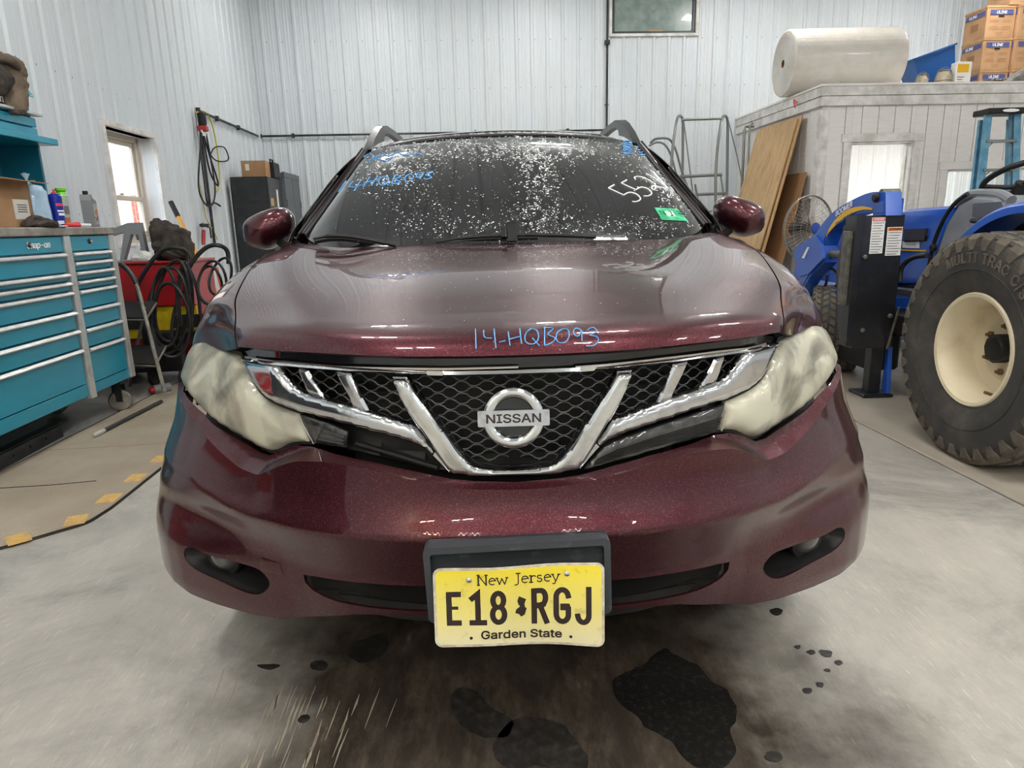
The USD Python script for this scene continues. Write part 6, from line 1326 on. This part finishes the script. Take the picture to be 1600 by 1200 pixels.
# rear mudguard: a curved sheet over the tyre
def fender(xa, xb):
    th_ = np.linspace(math.radians(18), math.radians(125), 30); rows = []
    for x, r in ((xa, .62), (xa, .655), (xa + .02, .672), (xb, .675), (xb, .69 - .03)):
        rows.append([(x, RC[1] + r * math.cos(t), .56 + r * math.sin(t)) for t in th_])
    m = grid(np.array(rows)); m.fix_normals(); m = solid(m, .006); return m
M('fender_blue', lin(92, 116, 214), .3, 0, coat_weight=.6, coat_roughness=.1)
tobj('fender', fender(2.40, 2.74), 'tractor_blue', smooth=40); tobj('fender', fender(3.26, 3.60), 'tractor_blue', smooth=40)
tobj('fender_skirt', slab_x(np.array([(RC[1] + .64 * math.cos(t), .56 + .64 * math.sin(t)) for t in np.linspace(math.radians(15), math.radians(130), 24)] + [(RC[1] - .3, .62), (RC[1] + .5, .62)]), 2.62, 2.64), 'mast_black', smooth=False)
tobj('floor_board', box(2.62, 3.38, 3.55, 4.05, .52, .56, .008), 'mast_black'); tobj('step_bracket', box(2.42, 2.62, 3.85, 3.99, .46, .475, .002), 'worn_steel'); tobj('step_stay', rod(atx(1405, 480, 2.5), atx(1386, 545, 2.5), .008), 'worn_steel')
tobj('seat', [box(2.78, 3.22, 2.75, 3.2, .86, .98, .04), box(2.78, 3.22, 2.66, 2.78, .92, 1.36, .05)], 'black_plastic')
# loader: black mast, blue boom, cylinder, hoses
mast = [box(2.27, 2.54, 4.30, 4.46, .335, 1.185, .004), box(2.235, 2.275, 4.34, 4.52, .50, 1.16, .004)]
ms = tobj('loader_mast', slab_x(np.array([(4.30, .34), (4.46, .34), (4.52, .50), (4.52, 1.185), (4.30, 1.185)]), 2.27, 2.53), 'mast_black', smooth=False)
tobj('mast_flange', [hull_x(np.array([(4.29, .36), (4.40, .42), (4.50, .8), (4.46, 1.12), (4.29, 1.19)]), 2.225, 2.272, .004)], 'mast_black', ms); tobj('worn_plate', box(2.205, 2.24, 4.33, 4.42, .62, 1.09, .004), 'worn_steel', ms)
for x, z in ((2.235, 1.05), (2.30, .93), (2.26, .70), (2.33, .46), (2.50, .55)): tobj('bolt', T(T(lathe([(0, 0), (.016, 0), (.016, .010), (.008, .012), (0, .018)], 6), rx=math.pi / 2), x, 4.302 if x > 2.27 else 4.335, z), 'worn_steel', ms)
def warn(px0, py0, px1, py1, head, lines):
    a, b = at(px0, py0, 4.299), at(px1, py1, 4.299); t = tobj('warning_label', box(a[0], b[0], 4.296, 4.300, b[2], a[2], 0), 'decal_white', ms, smooth=False)
    tobj('label_heading', box(a[0] + .003, b[0] - .003, 4.2945, 4.296, a[2] - .022, a[2] - .004, 0), head, ms, smooth=False)
    hx = meshkit.text_mesh('WARNING', .012, .0008, bold=True); hx.apply_translation((-hx.bounds[:, 0].mean(), 0, 0)); hx.apply_scale([(b[0] - a[0]) * .8 / hx.extents[0], 1, 1]); tobj('lettering', upright(hx, (a[0] + b[0]) / 2, 4.2944, a[2] - .0185), 'decal_white' if head == 'red_print' else 'plate_ink', ms, smooth=False)
    tobj('fine_print', [box(a[0] + .006, b[0] - .006 - (.01 * (k % 3)), 4.2950, 4.2965, z - .004, z, 0) for k, z in enumerate(np.linspace(a[2] - .032, b[2] + .012, lines))], 'print_grey', ms, smooth=False, kind='stuff')
warn(1363, 340, 1378, 396, 'red_print', 12); warn(1387, 355, 1406, 399, 'decal_orange', 9)
tobj('mast_head', slab_x(np.array([(4.33, 1.185), (4.50, 1.185), (4.50, 1.285), (4.33, 1.285)]), 2.44, 2.53), 'tractor_blue', smooth=False)
_o = [tuple(q) for q in spline(np.array([(1384, 300.5), (1365, 300), (1350, 304), (1330, 313.5), (1305, 329), (1288, 346), (1274, 366)], float), 40)]; _i = [tuple(q) for q in spline(np.array([(1288, 384), (1294, 367), (1305, 353), (1327, 339), (1345, 333), (1364, 330)], float), 30)]
boom = yz(_o + [(1244, 386), (1240, 396), (1243, 415), (1234, 445), (1226, 470), (1243, 478), (1254, 452), (1266, 432), (1288, 410)] + _i + [(1364, 337), (1384, 337)], 2.40)
bo = tobj('loader_boom', slab_x(boom, 2.40, 2.50), 'tractor_blue', smooth=False)
tobj('boom_web', slab_x(Polygon(boom).buffer(-.02), 2.394, 2.51), 'tractor_blue', bo, smooth=False)
tobj('knee_plate', slab_x(yz([(1276, 367), (1244, 386), (1241, 400), (1250, 432), (1264, 428), (1287, 404), (1285, 380)], 2.385), 2.378, 2.396), 'tractor_blue', bo, smooth=False); tobj('white_slot', slab_x(yz([(1262, 386), (1265, 386), (1257, 404), (1253, 403)], 2.377), 2.374, 2.380), 'decal_white', bo, smooth=False)
_y0 = [tuple(q) for q in spline(np.array([(1290.5, 370), (1297, 356), (1306, 343), (1329, 326), (1350, 322.5), (1364, 325.5)], float), 24)]; _y1 = [tuple(q) for q in spline(np.array([(1363, 328), (1350, 327.5), (1330, 334), (1312, 346), (1300, 358), (1293, 366)], float), 24)]
tobj('yellow_band', slab_x(yz(_y0 + _y1, 2.394), 2.390, 2.398), 'decal_yellow', bo, smooth=False)
def boom_text(text, p0, p1, h, m):
    a, b = atx(*p0, 2.39)[1:], atx(*p1, 2.39)[1:]; L = np.hypot(*(b - a)); t = meshkit.text_mesh(text, h, .0015, bold=True); t.apply_translation((-t.bounds[0, 0], 0, 0)); t.apply_scale([L / t.extents[0], 1, 1])
    t.vertices[:, 0] += .2 * t.vertices[:, 1]
    an = math.atan2(b[1] - a[1], -(b[0] - a[0])); t = T(t, rz=an); tobj('lettering', side_map(t, 2.3895).apply_translation((0, a[0], a[1])), m, bo, smooth=False)
boom_text('BOOMER', (1306, 338.5), (1332, 322), .036, 'decal_white'); boom_text('EasyDrive', (1306, 352), (1332, 334.5), .018, 'print_grey')
tobj('pivot_pin', T(T(lathe([(0, .03), (.022, .03), (.03, .02), (.03, 0), (0, 0)], 18), ry=-math.pi / 2), *atx(1372, 309, 2.40)), 'black_plastic', bo); tobj('pivot_tube', rod(np.array([2.42, 4.40, 1.315]), np.array([2.53, 4.40, 1.315]), .032, 18), 'worn_steel', bo)
tobj('lift_cylinder', rod(atx(1290, 397, 2.45), atx(1352, 398, 2.45) , .028, 16), 'worn_steel'); tobj('cylinder_rod', rod(atx(1270, 398, 2.45), atx(1292, 397, 2.45), .016, 12), 'chrome')
for pts in ([(1292, 430), (1290, 445), (1284, 452)], [(1296, 420), (1304, 422), (1310, 436), (1306, 448)], [(1278, 428), (1274, 446), (1270, 452)]): tobj('hydraulic_hose', tube(np.array([atx(x, y, 2.5) for x, y in pts]), .011, 8, smooth=20), 'hose_black')
tobj('side_hose', tube(np.array([atx(x, y, 2.55) for x, y in ((1406, 440), (1408, 420), (1420, 406), (1448, 399))]), .016, 8, smooth=20), 'hose_black')
tobj('subframe', box(2.52, 2.80, 4.5, 5.9, .56, .64, .006), 'tractor_blue'); tobj('parking_stand', [box(2.44, 2.52, 4.36, 4.44, .02, .36, .004), box(2.38, 2.58, 4.30, 4.50, 0, .022, .004)], 'mast_black'); tobj('stand_foot', hull_x(np.array([(4.30, .03), (4.36, .03), (4.36, .34), (4.33, .34)]), 2.53, 2.56, .003), 'tractor_blue')
tobj('under_frame', [box(2.5, 2.72, 4.5, 4.95, .14, .40, .02), box(2.55, 2.80, 4.0, 5.0, .42, .56, .01)], 'deep_black')
bx_ = [2.30, 3.70]; tobj('bucket', [solid(grid(np.array([[(x, 5.95 + .0, .34), (x, 5.85, .12), (x, 5.95, .02), (x, 6.35, .015)] for x in bx_])), .012)] + [slab_x(np.array([(5.95, .36), (5.85, .12), (5.95, .01), (6.35, .01)]), x, x + .01) for x in bx_], 'tractor_blue'); tobj('boom_foot', [slab_x(np.array([(5.72, .70), (5.80, .66), (5.96, .20), (5.86, .14)]), 2.40, 2.50), rod((2.45, 5.9, .25), (3.55, 5.9, .25), .04)], 'tractor_blue')

# ---- pedestal fan
fc_ = at(1262, 357, 7.25); fn = thing('pedestal_fan', 'round grey wire-guard shop fan with a blue hub in front of the office', 'fan', (fc_[0], fc_[1], 0), .38)
def fo(m): return T(T(m, rx=math.pi / 2), 0, 0, fc_[2])
RF = .335
obj('guard_rim', [fo(T(trimesh.creation.torus(RF, .006, major_sections=56, minor_sections=8), 0, 0, z)) for z in (.0, .02)], 'wire_grey', fn)
wires = []
for k in range(44):
    a = 2 * math.pi * k / 44; wires.append(fo(tube([(r * math.cos(a + r * .5), r * math.sin(a + r * .5), z) for r, z in ((.06, .105), (.16, .095), (.27, .06), (RF, .01))], .0021, 4))); wires.append(fo(tube([(r * math.cos(a), r * math.sin(a), z) for r, z in ((.06, -.09), (.20, -.07), (RF, -.0))], .0015, 4)))
for r, z in ((.12, .10), (.19, .09), (.26, .065)): wires.append(fo(T(trimesh.creation.torus(r, .0018, major_sections=40, minor_sections=5), 0, 0, z)))
obj('wire_guard', wires, 'wire_grey', fn, kind='stuff')
hb = obj('hub_badge', fo(lathe([(0, .125), (.04, .122), (.058, .112), (.06, .098), (0, .098)], 28)), 'fan_blue', fn); obj('motor', fo(lathe([(0, .01), (.05, .0), (.07, -.05), (.07, -.20), (0, -.21)], 28)), 'black_plastic', fn)
for k in range(3):
    a0 = math.radians(100 + 120 * k); P = np.array([[(r * math.cos(a0 + s * w), r * math.sin(a0 + s * w), .02 + s * .05) for s in (-1, 0, 1)] for r, w in ((.05, .6), (.13, .42), (.22, .36), (.31, .30))]); obj('blade', fo(solid(grid(P), .003)), 'fan_grey', fn, smooth=50)
obj('stand_pole', rod((0, .16, .03), (0, .16, fc_[2] - .05), .022, 14), 'wire_grey', fn); obj('base', T(lathe([(0, 0), (.28, 0), (.28, .02), (.04, .05), (0, .05)], 32), 0, .16, 0), 'black_metal', fn)

# ---- sheets of plywood leaning on the office's side
def sheet(name, label, cat, b0, t0, ya, yb, th, m, zt):
    t = thing(name, label, cat, rw(b0, ya, 0), TH); a = math.atan2(t0 - b0, zt); L = math.hypot(t0 - b0, zt)
    s = box(-th, 0, 0, yb - ya, 0, L, .001); s = T(s, ry=a); obj('sheet', s, m, t, smooth=False)
    e = T(box(-th * .72, -th * .28, -.0015, 0, .002, L - .002, 0), ry=a); obj('edge_plies', e, 'ply_edge', t, smooth=False); return t
sheet('plywood_sheet', 'front sheet of plywood leaning on the office side wall', 'plywood', 3.60, 4.185, 8.66, 9.86, .018, 'plywood', 2.37)
sheet('plywood_sheet', 'rear sheet of plywood just behind the front one, its long edge showing', 'plywood', 3.645, 4.212, 8.60, 9.80, .015, 'plywood', 2.41)
sheet('cardboard_sheet', 'brown hardboard panel leaning low against the office wall under the plywood', 'board', 3.86, 4.225, 8.42, 9.5, .012, 'cardboard_dark', 1.72)
rg2 = top('red_ribbon', T(solid(grid(np.array([[(0, 0, 0), (.0, .02, .0)], [(-.02, 0, .05), (-.02, .03, .06)], [(-.015, .02, .10), (-.01, .05, .12)], [(-.02, -.03, .03), (-.02, -.06, .06)]])), .004), *rw(OX - .085, 8.78, 2.52), rz=TH), 'red_print', 'scrap of red ribbon hanging on the office fascia', 'ribbon')

# ---- rolling stair ladder of steel tube by the back wall
rl = thing('rolling_ladder', 'grey tubular steel rolling stair ladder by the back wall behind the car', 'ladder', (0, 0, 0))
DL = 10.04
def tb(pts, r=.019, D=DL, n=8, sm=0, nm='tube'):
    return obj(nm, tube(np.array([at(x, y, D) for x, y in pts]), r, n, smooth=sm), 'ladder_steel', rl)
for x0, x1 in ((1056, 1067), (1126, 1137)):
    fa, fb = at(x0 + 4, 420, DL), at(x1 - 4, 400, DL + .36); fa[2] = fb[2] = .07
    for w_ in (fa, fb): obj('caster', T(T(lathe([(0, -.015), (.052, -.015), (.06, -.008), (.06, .008), (.052, .015), (0, .015)], 20), ry=math.pi / 2), w_[0], w_[1], .06), 'rubber', rl)
    obj('base_bar', rod(fa, fb, .018), 'ladder_steel', rl)
    p = [fa, at(x0, 196, DL), at(x0 + 2, 186, DL + .05), at((x0 + x1) / 2, 181, DL + .2), at(x1 - 1, 184, DL + .32), at(x1, 200, DL + .36), fb]; obj('rail', tube(np.array(p), .020, 8, smooth=60), 'ladder_steel', rl)
tb([(1066, 187), (1127, 185)], nm='cross_bar'); tb([(1062, 276), (1128, 273)], .022, nm='cross_bar'); tb([(1090, 304), (1134, 302)], .02, nm='cross_bar'); tb([(1060, 352), (1130, 350)], .02, nm='cross_bar')
tb([(1068, 186), (1076, 250), (1088, 345)], .009, nm='brace'); tb([(1138, 188), (1152, 245), (1172, 345)], .009, nm='brace')
tb([(1016, 224), (1022, 218), (1032, 216), (1046, 218), (1051, 224), (1062, 256), (1084, 318), (1094, 345)], .016, sm=40, nm='hand_rail'); tb([(1014, 228), (1024, 223), (1036, 224), (1042, 230), (1054, 262), (1066, 300)], .014, DL - .05, sm=30, nm='hand_rail')
tb([(1126, 273), (1134, 330)], .012, nm='brace'); tb([(1086, 288), (1094, 330)], .016, nm='post')
for k, y in enumerate((300, 345, 390)): a = at(1064, y + 30, DL + .05); b = at(1128, y + 28, DL + .05); obj('step', box(a[0], b[0], a[1], a[1] + .22, a[2] - .02, a[2], .003), 'ladder_steel', rl)

# ---- a length of rail or shelf bracket on the office's far corner
sb = thing('tube_rail', 'pair of thin grey upright tubes by the far end of the office fascia', 'tube rail', (0, 0, 0))
obj('tube', tube(np.array([at(1160, 300, 10.2) * [1, 1, 0] + [0, 0, .02], at(1163, 205, 10.2), at(1165, 198, 10.2), at(1178, 197, 10.2)]), .02, 8), 'ladder_steel', sb); obj('tube', tube(np.array([at(1172, 300, 10.1) * [1, 1, 0] + [0, 0, .02], at(1171, 200, 10.1), at(1176, 192, 10.1)]), .014, 8), 'ladder_steel', sb)

# ---- on the office roof
ZR = OROOF
br = thing('bubble_wrap_roll', 'big roll of clear bubble wrap lying on the office roof', 'roll', rw(4.10, 9.02, ZR + .398), TH - .06)
ro = lathe([(.05, 0), (.36, 0), (.385, .012), (.395, .03), (.395, 1.36), (.385, 1.38), (.36, 1.39), (.05, 1.39), (.05, 0)], 72); ro = T(ro, ry=math.pi / 2); obj('wrap', ro, 'bubble_wrap', br, smooth=50)
obj('core', T(lathe([(.045, .002), (.06, .002), (.06, 1.388), (.045, 1.388), (.045, .002)], 24), ry=math.pi / 2), 'cardboard_dark', br)
sp_ = []
for k in range(9): r = .09 + k * .032; sp_.append(T(T(trimesh.creation.torus(r, .0035, major_sections=48, minor_sections=5), ry=math.pi / 2), -.001, 0, 0))
obj('wound_layers', sp_, 'bubble_wrap', br, kind='stuff')
tbx = thing('cardboard_box', 'tan box with open flap behind the bubble wrap roll on the office roof', 'box', rw(5.62, 9.62, ZR), TH)
obj('box_body', box(-.22, .10, -.12, .16, 0, .40, .002), 'cardboard', tbx, smooth=False); obj('flap', quadsheet((.10, -.12, .40), (.10, .16, .40), (.22, .16, .62), (.20, -.12, .60)), 'cardboard_dark', tbx, smooth=False)
hat = at(1378, 101, 9.85); hv = top('safety_helmet', T(lathe([(0, .12), (.05, .115), (.09, .085), (.112, .04), (.115, .0), (.14, -.008), (.14, -.016), (0, -.016)], 32), hat[0], hat[1], ZR + .425), 'hi_vis', 'bright yellow green safety helmet on the tan box on the office roof', 'helmet', smooth=50)
bn = thing('storage_bin', 'blue plastic bin tilted against the wall on the office roof', 'bin', at(1462, 112, 9.9) * [1, 1, 0] + [0, 0, ZR], TH)
bw0, bw1, bhh = .22, .29, .56
bnm = [solid(grid(np.array([[(-bw0, y0, 0), (bw0, y0, 0)], [(-bw1, y1, .56), (bw1, y1, .56)]])), .006) for y0, y1 in ((-.14, -.19),)] + [solid(grid(np.array([[(s * bw0, -.14, 0), (s * bw0, .14, 0)], [(s * bw1, -.19, .56), (s * bw1, .19, .56)]])), .006) for s in (-1, 1)] + [solid(grid(np.array([[(-bw0, .14, 0), (bw0, .14, 0)], [(-bw1, .19, .56), (bw1, .19, .56)]])), .006), box(-bw0, bw0, -.14, .14, 0, .01, 0)]
def tilt_(m): return T(m, ry=-.32).apply_translation((0, 0, .075))
obj('bin_body', [tilt_(m) for m in bnm], 'bin_blue', bn, smooth=False); obj('rim', tilt_(J([box(-bw1 - .02, bw1 + .02, -.21, -.185, .545, .57), box(-bw1 - .02, bw1 + .02, .185, .21, .545, .57), box(-bw1 - .02, -bw1 + .005, -.21, .21, .545, .57), box(bw1 - .005, bw1 + .02, -.21, .21, .545, .57)])), 'bin_blue', bn)
for (px, w, h, lb) in ((1441, .075, .26, 'small dusty wire-bail jar in front of the blue bin'), (1474, .095, .30, 'larger glass jar with a wire handle in front of the blue bin')):
    p = at(px, 118, 9.45); j_ = thing('glass_jar', lb, 'jar', (p[0], p[1], ZR))
    obj('jar_body', lathe([(0, 0), (w, 0), (w + .004, .01), (w + .004, h * .82), (w * .8, h * .92), (w * .72, h)], 28), 'glass_jar', j_); obj('lid', T(cyl(w * .74, .025, 24, c=.004), 0, 0, h), 'worn_steel', j_)
    obj('wire_bail', tube([(-w, 0, h * .6), (-w * 1.05, -.02, h * .95), (0, -.03, h * 1.18), (w * 1.05, -.02, h * .95), (w, 0, h * .6)], .005, 6, smooth=24), 'ladder_steel', j_)
    for z in (.3, .62): obj('band', T(lathe([(w + .002, -.006), (w + .008, -.004), (w + .008, .004), (w + .002, .006)], 28), 0, 0, h * z), 'rust', j_)
p = at(1501, 114, 9.4); cn = thing('white_carton', 'white carton with a yellow label beside the larger glass jar', 'carton', (p[0], p[1], ZR), TH)
obj('carton_body', box(-.10, .10, -.06, .06, 0, .40, .003), 'decal_white', cn, smooth=False); obj('yellow_label', box(-.09, .06, -.062, -.06, .27, .37, 0), 'decal_yellow', cn, smooth=False)
for k in range(4): obj('print_line', box(-.085, -.01 + .02 * (k % 2), -.061, -.0595, .12 + k * .03, .13 + k * .03, 0), 'print_grey', cn, smooth=False)
def carton(px, z0, D, label, first=[None]):
    p = at(px, 90, D); loc = (p[0], p[1], ZR + z0)
    t = thing('archive_box', label, 'box', loc, TH, 'stacked brown archive boxes')
    W2, Dp, Hh = .205, .42, .405
    obj('box_body', box(-W2, W2, 0, Dp, 0, Hh, .003), 'cardboard', t, smooth=False); obj('lid', box(-W2 - .006, W2 + .006, -.006, Dp + .006, Hh - .03, Hh, .003), 'cardboard', t, smooth=False)
    bd_ = obj('print_band', box(-W2 + .045, W2 - .04, -.0075, -.005, Hh - .115, Hh - .055, 0), 'print_navy', t, smooth=False); tx = meshkit.text_mesh('ULINE', .036, .001, bold=True); tx.apply_translation((-tx.bounds[:, 0].mean(), 0, 0)); obj('lettering', upright(tx, 0, -.0075, Hh - .103), 'decal_white', bd_, smooth=False)
    obj('hand_hole', box(-.04, .04, -.008, -.004, Hh - .145, Hh - .125, .001), 'deep_black', t, smooth=False)
    obj('print_lines', [box(x, x + .12, -.0012, .001, z, z + .006, 0) for x in (-.15, .03) for z in (.215, .195, .14, .12, .10)] + [box(-.05, .05, -.0012, .001, z, z + .006, 0) for z in (.035, .06)], 'cardboard_dark', t, smooth=False, kind='stuff')
    sd = obj('print_band', box(-W2 - .0075, -W2 - .004, .03, Dp - .03, Hh - .115, Hh - .055, 0), 'print_navy', t, smooth=False)
    tx = meshkit.text_mesh('ULINE', .036, .001, bold=True); tx.apply_translation((-tx.bounds[:, 0].mean(), 0, 0)); obj('lettering', side_map(tx, -W2 - .0075).apply_translation((0, Dp * .6, Hh - .103)), 'decal_white', sd, smooth=False)
    obj('side_print', box(-W2 - .0015, -W2 + .001, .14, .28, .13, .22, 0), 'cardboard_dark', t, smooth=False); return t
for z, w_ in ((0.0, 'bottom'), (.407, 'second'), (.814, 'third')): carton(1556, z, 9.95, f'brown archive box with a navy band, {w_} in the left stack on the office roof')
for z, w_ in ((0.0, 'bottom'), (.407, 'second'), (.814, 'third')): carton(1605.6, z, 9.93, f'brown archive box with a navy band, {w_} in the right stack')
carton(1588, 1.221, 9.95, 'brown archive box on top of both stacks, cut by the top of the frame')
sb2 = top('wood_plank', T(box(-.35, .5, -.10, .10, 0, .05, .004), *(at(1575, 118, 8.9) * [1, 1, 0] + [0, 0, ZR]), rz=TH + .1), 'cardboard_dark', 'weathered plank lying at the office roof edge in front of the boxes', 'plank', smooth=False)
rng2 = random.Random(4)
sm = []
for k in range(14): sm.append(T(box(-.04, .04, -.012, .012, -.008, .008, .002), *(at(1538 + k * 2.6, 118, 8.88) * [1, 1, 0] + [0, 0, ZR + .065 + rng2.uniform(0, .03)]), rz=rng2.uniform(0, 3), rx=rng2.uniform(-.5, .5)))
top('metal_scraps', sm, 'chrome_dull', 'shiny metal offcuts heaped on the plank on the office roof', 'metal scraps', kind='stuff', smooth=False)
top('folded_tarp', T(lump([(-.14, 0, .06, .06), (.2, 0, .08, .08), (.2, .05, .26, .05), (.0, .03, .16, .05)], 6, .03, 9, 3, 0), *(at(1592, 110, 9.15) * [1, 1, 0] + [0, 0, ZR + .0]), rz=TH), 'tarp_grey', 'grey folded tarpaulin at the right end of the office roof', 'tarpaulin', smooth=60)

# ---- blue fibreglass step ladder standing before the office window
LD = 7.62
ld = thing('fibreglass_ladder', 'blue fibreglass step ladder with a black top in front of the office window', 'ladder', (0, 0, 0))
tp_l, tp_r = at(1545, 178, LD), at(1588, 177, LD); zt_ = tp_l[2]; cxl = (tp_l[0] + tp_r[0]) / 2
for s in (-1, 1):
    a = np.array([cxl + s * .155, LD, zt_]); b = np.array([cxl + s * .26, LD - .22, 0.0]); d = b - a
    pr = [trimesh.convex.convex_hull(np.vstack([p + [sx * .038, sy * .014, 0] for p in (a, b) for sx in (-1, 1) for sy in (-1, 1)])), trimesh.convex.convex_hull(np.vstack([p + [-s * .032 + sx * .006, .03 + sy * .04, 0] for p in (a, b) for sx in (-1, 1) for sy in (-1, 1)]))]
    obj('rail', pr, 'ladder_blue', ld)
    a2, b2 = a + [0, .10, -.05], b + [0, .14, 0]; obj('rear_leg', trimesh.convex.convex_hull(np.vstack([p + [sx * .022, sy * .018, 0] for p in (a2, b2) for sx in (-1, 1) for sy in (-1, 1)])), 'ladder_blue', ld)
cp_ = obj('top_cap', box(cxl - .205, cxl + .205, LD - .08, LD + .18, zt_ - .01, zt_ + .05, .008), 'black_plastic', ld); obj('maker_badge', upright(extr(Point(0, 0).buffer(1).simplify(.01), .002).apply_transform(np.diag([.09, .017, 1, 1])), cxl + .03, LD - .08, zt_ + .02), 'decal_white', cp_, smooth=False)
for k, z in enumerate(np.arange(zt_ - .27, .2, -.30)):
    f = (zt_ - z) / zt_; w = .155 + .105 * f; y = LD - .22 * f; st_ = obj('step', box(cxl - w, cxl + w, y - .03, y + .06, z - .028, z, .003), 'ladder_steel', ld)
    obj('step_brace', [rod((cxl - w + .01, y, z - .10), (cxl - w + .09, y, z - .02), .006), rod((cxl + w - .01, y, z - .10), (cxl + w - .09, y, z - .02), .006)], 'ladder_steel', st_)
# ---- blue drawer locker by the office door
bl = thing('parts_locker', 'small blue slatted locker against the office wall left of its door', 'locker', rw(4.30, 7.86), TH)
obj('body', box(0, .24, 0, .34, 0, 1.0, .005), 'fan_blue', bl)
for k in range(6): obj('drawer', box(.012, .228, -.012, 0, .03 + k * .16, .18 + k * .16, .003), 'fan_blue', bl)
# a worktop with small things behind the office window
dk = thing('office_desk', 'pale desk edge with small gear behind the office window', 'desk', rw(6.3, 9.2), TH)
obj('desk_top', box(-.5, 1.6, -.3, .4, .72, .76, .004), 'trim_white', dk); obj('pedestal', box(-.48, -.05, -.28, .38, 0, .72, .004), 'trim_white', dk); obj('pedestal', box(1.15, 1.58, -.28, .38, 0, .72, .004), 'trim_white', dk)
bxb = top('blue_case', T(box(-.14, .14, -.1, .1, 0, .16, .01), *rw(6.75, 8.75, .76 + .0), rz=TH), 'bin_blue', 'blue case on the desk behind the office window', 'case')
# ---- oil and water marks on the concrete
def stain(name, label, pts, m, seed, amp=.02, th=.0012):
    P = np.array([atz(x, y)[:2] for x, y in pts]); P = spline(P, 120, True); n = meshkit.fbm(np.c_[P * (22 if amp > .008 else 70), np.full(len(P), seed)], 5, seed) - .5; c = P.mean(0)
    P = P + (P - c) / np.linalg.norm(P - c, axis=1, keepdims=True) * (n * amp * 2)[:, None]
    g = Polygon(P).buffer(0); g = max(getattr(g, 'geoms', [g]), key=lambda q: q.area); g0 = extr(g, th); c3 = np.array([c[0], c[1], 0]); g0.apply_translation(-c3)
    x = thing(name, label, 'oil stain', c3); obj('film', g0, m, x, smooth=False); return x
stain('oil_stain', 'large black oil puddle on the floor under the right half of the bumper', [(1032, 1016), (1042, 1013), (1050, 1022), (1085, 1035), (1108, 1058), (1125, 1075), (1154, 1112), (1150, 1130), (1143, 1145), (1146, 1190), (1120, 1199), (1085, 1198), (1050, 1165), (1015, 1140), (982, 1110), (962, 1080), (966, 1060), (985, 1045), (1010, 1035)], 'oil_wet', 1, .015)
stain('oil_stain', 'dark oil patch at the lower middle of the floor left of the big puddle', [(800, 1130), (826, 1120), (850, 1125), (880, 1135), (905, 1160), (918, 1199), (840, 1199), (790, 1199), (770, 1160)], 'oil_dry', 2, .010)
stain('oil_stain', 'dark oil patch under the plate, middle of the floor', [(712, 1080), (728, 1075), (750, 1085), (772, 1110), (800, 1125), (790, 1150), (750, 1150), (715, 1125)], 'oil_dry', 3, .010)
stain('oil_stain', 'black drip patch under the bumper left of the plate', [(545, 1010), (570, 998), (600, 990), (608, 1005), (595, 1025), (565, 1035), (548, 1028)], 'oil_dry', 4, .006)
stain('oil_stain', 'small black oil spot left of the drip patch', [(486, 1036), (500, 1032), (512, 1038), (508, 1046), (492, 1047)], 'oil_dry', 5, .003)
stain('oil_stain', 'row of tiny oil spots left of the small black spot', [(402, 1040), (420, 1038), (437, 1041), (430, 1045), (408, 1044)], 'oil_dry', 6, .003)
stain('oil_stain', 'small dark spot below the row of tiny spots', [(468, 1121), (484, 1118), (480, 1127), (470, 1130)], 'oil_dry', 7, .003)
for k, (x, y, r, lb) in enumerate(((1290, 1021, 9, 'largest drip of the drip trail right of the car'), (1266, 1019, 7, 'drip left of the largest drip in the trail'), (1246, 1011, 5, 'leftmost drip of the upper drip trail'), (1309, 1036, 6, 'rightmost drip of the trail'), (1292, 1048, 5, 'single drip below the largest drip'), (1281, 1070, 6, 'pale drip in the lower pair of drips'), (1261, 1080, 8, 'dark drip in the lower pair of drips'), (1208, 1183, 14, 'brown splash by the lower right of the big puddle'), (1212, 956, 9, 'drip beside the shadow of the right bumper corner'))):
    stain('oil_drip', lb, [(x - r, y), (x - r * .3, y - r * .55), (x + r * .8, y - r * .4), (x + r, y + r * .3), (x, y + r * .6)], 'oil_dry', 10 + k, .006)
M('scrape', lin(168, 156, 138), .6)
rs3 = np.random.default_rng(3); sc3 = []
for k in range(46):
    x0 = rs3.normal(470, 60); y0 = rs3.uniform(1040, 1190); l_ = rs3.uniform(15, 75); a = np.array([atz(x0 + (1080 - y0) * .25, y0)[:2], atz(x0 + (1080 - y0) * .25 - l_ * .38, y0 + l_)[:2]]); w = rs3.uniform(.0008, .0035)
    d = a[1] - a[0]; n = np.array([-d[1], d[0]]) / (np.linalg.norm(d) + 1e-9) * w; mid = a.mean(0) + rs3.normal(0, .002, 2)
    sc3.append(extr(Polygon([a[0], mid + n, a[1], mid - n * rs3.uniform(.2, 1)]).buffer(.0003), .0009))
top('floor_scratches', sc3, 'scrape', 'pale scrape marks streaking across the dark floor left of the plate', 'scratches', kind='stuff', smooth=False)
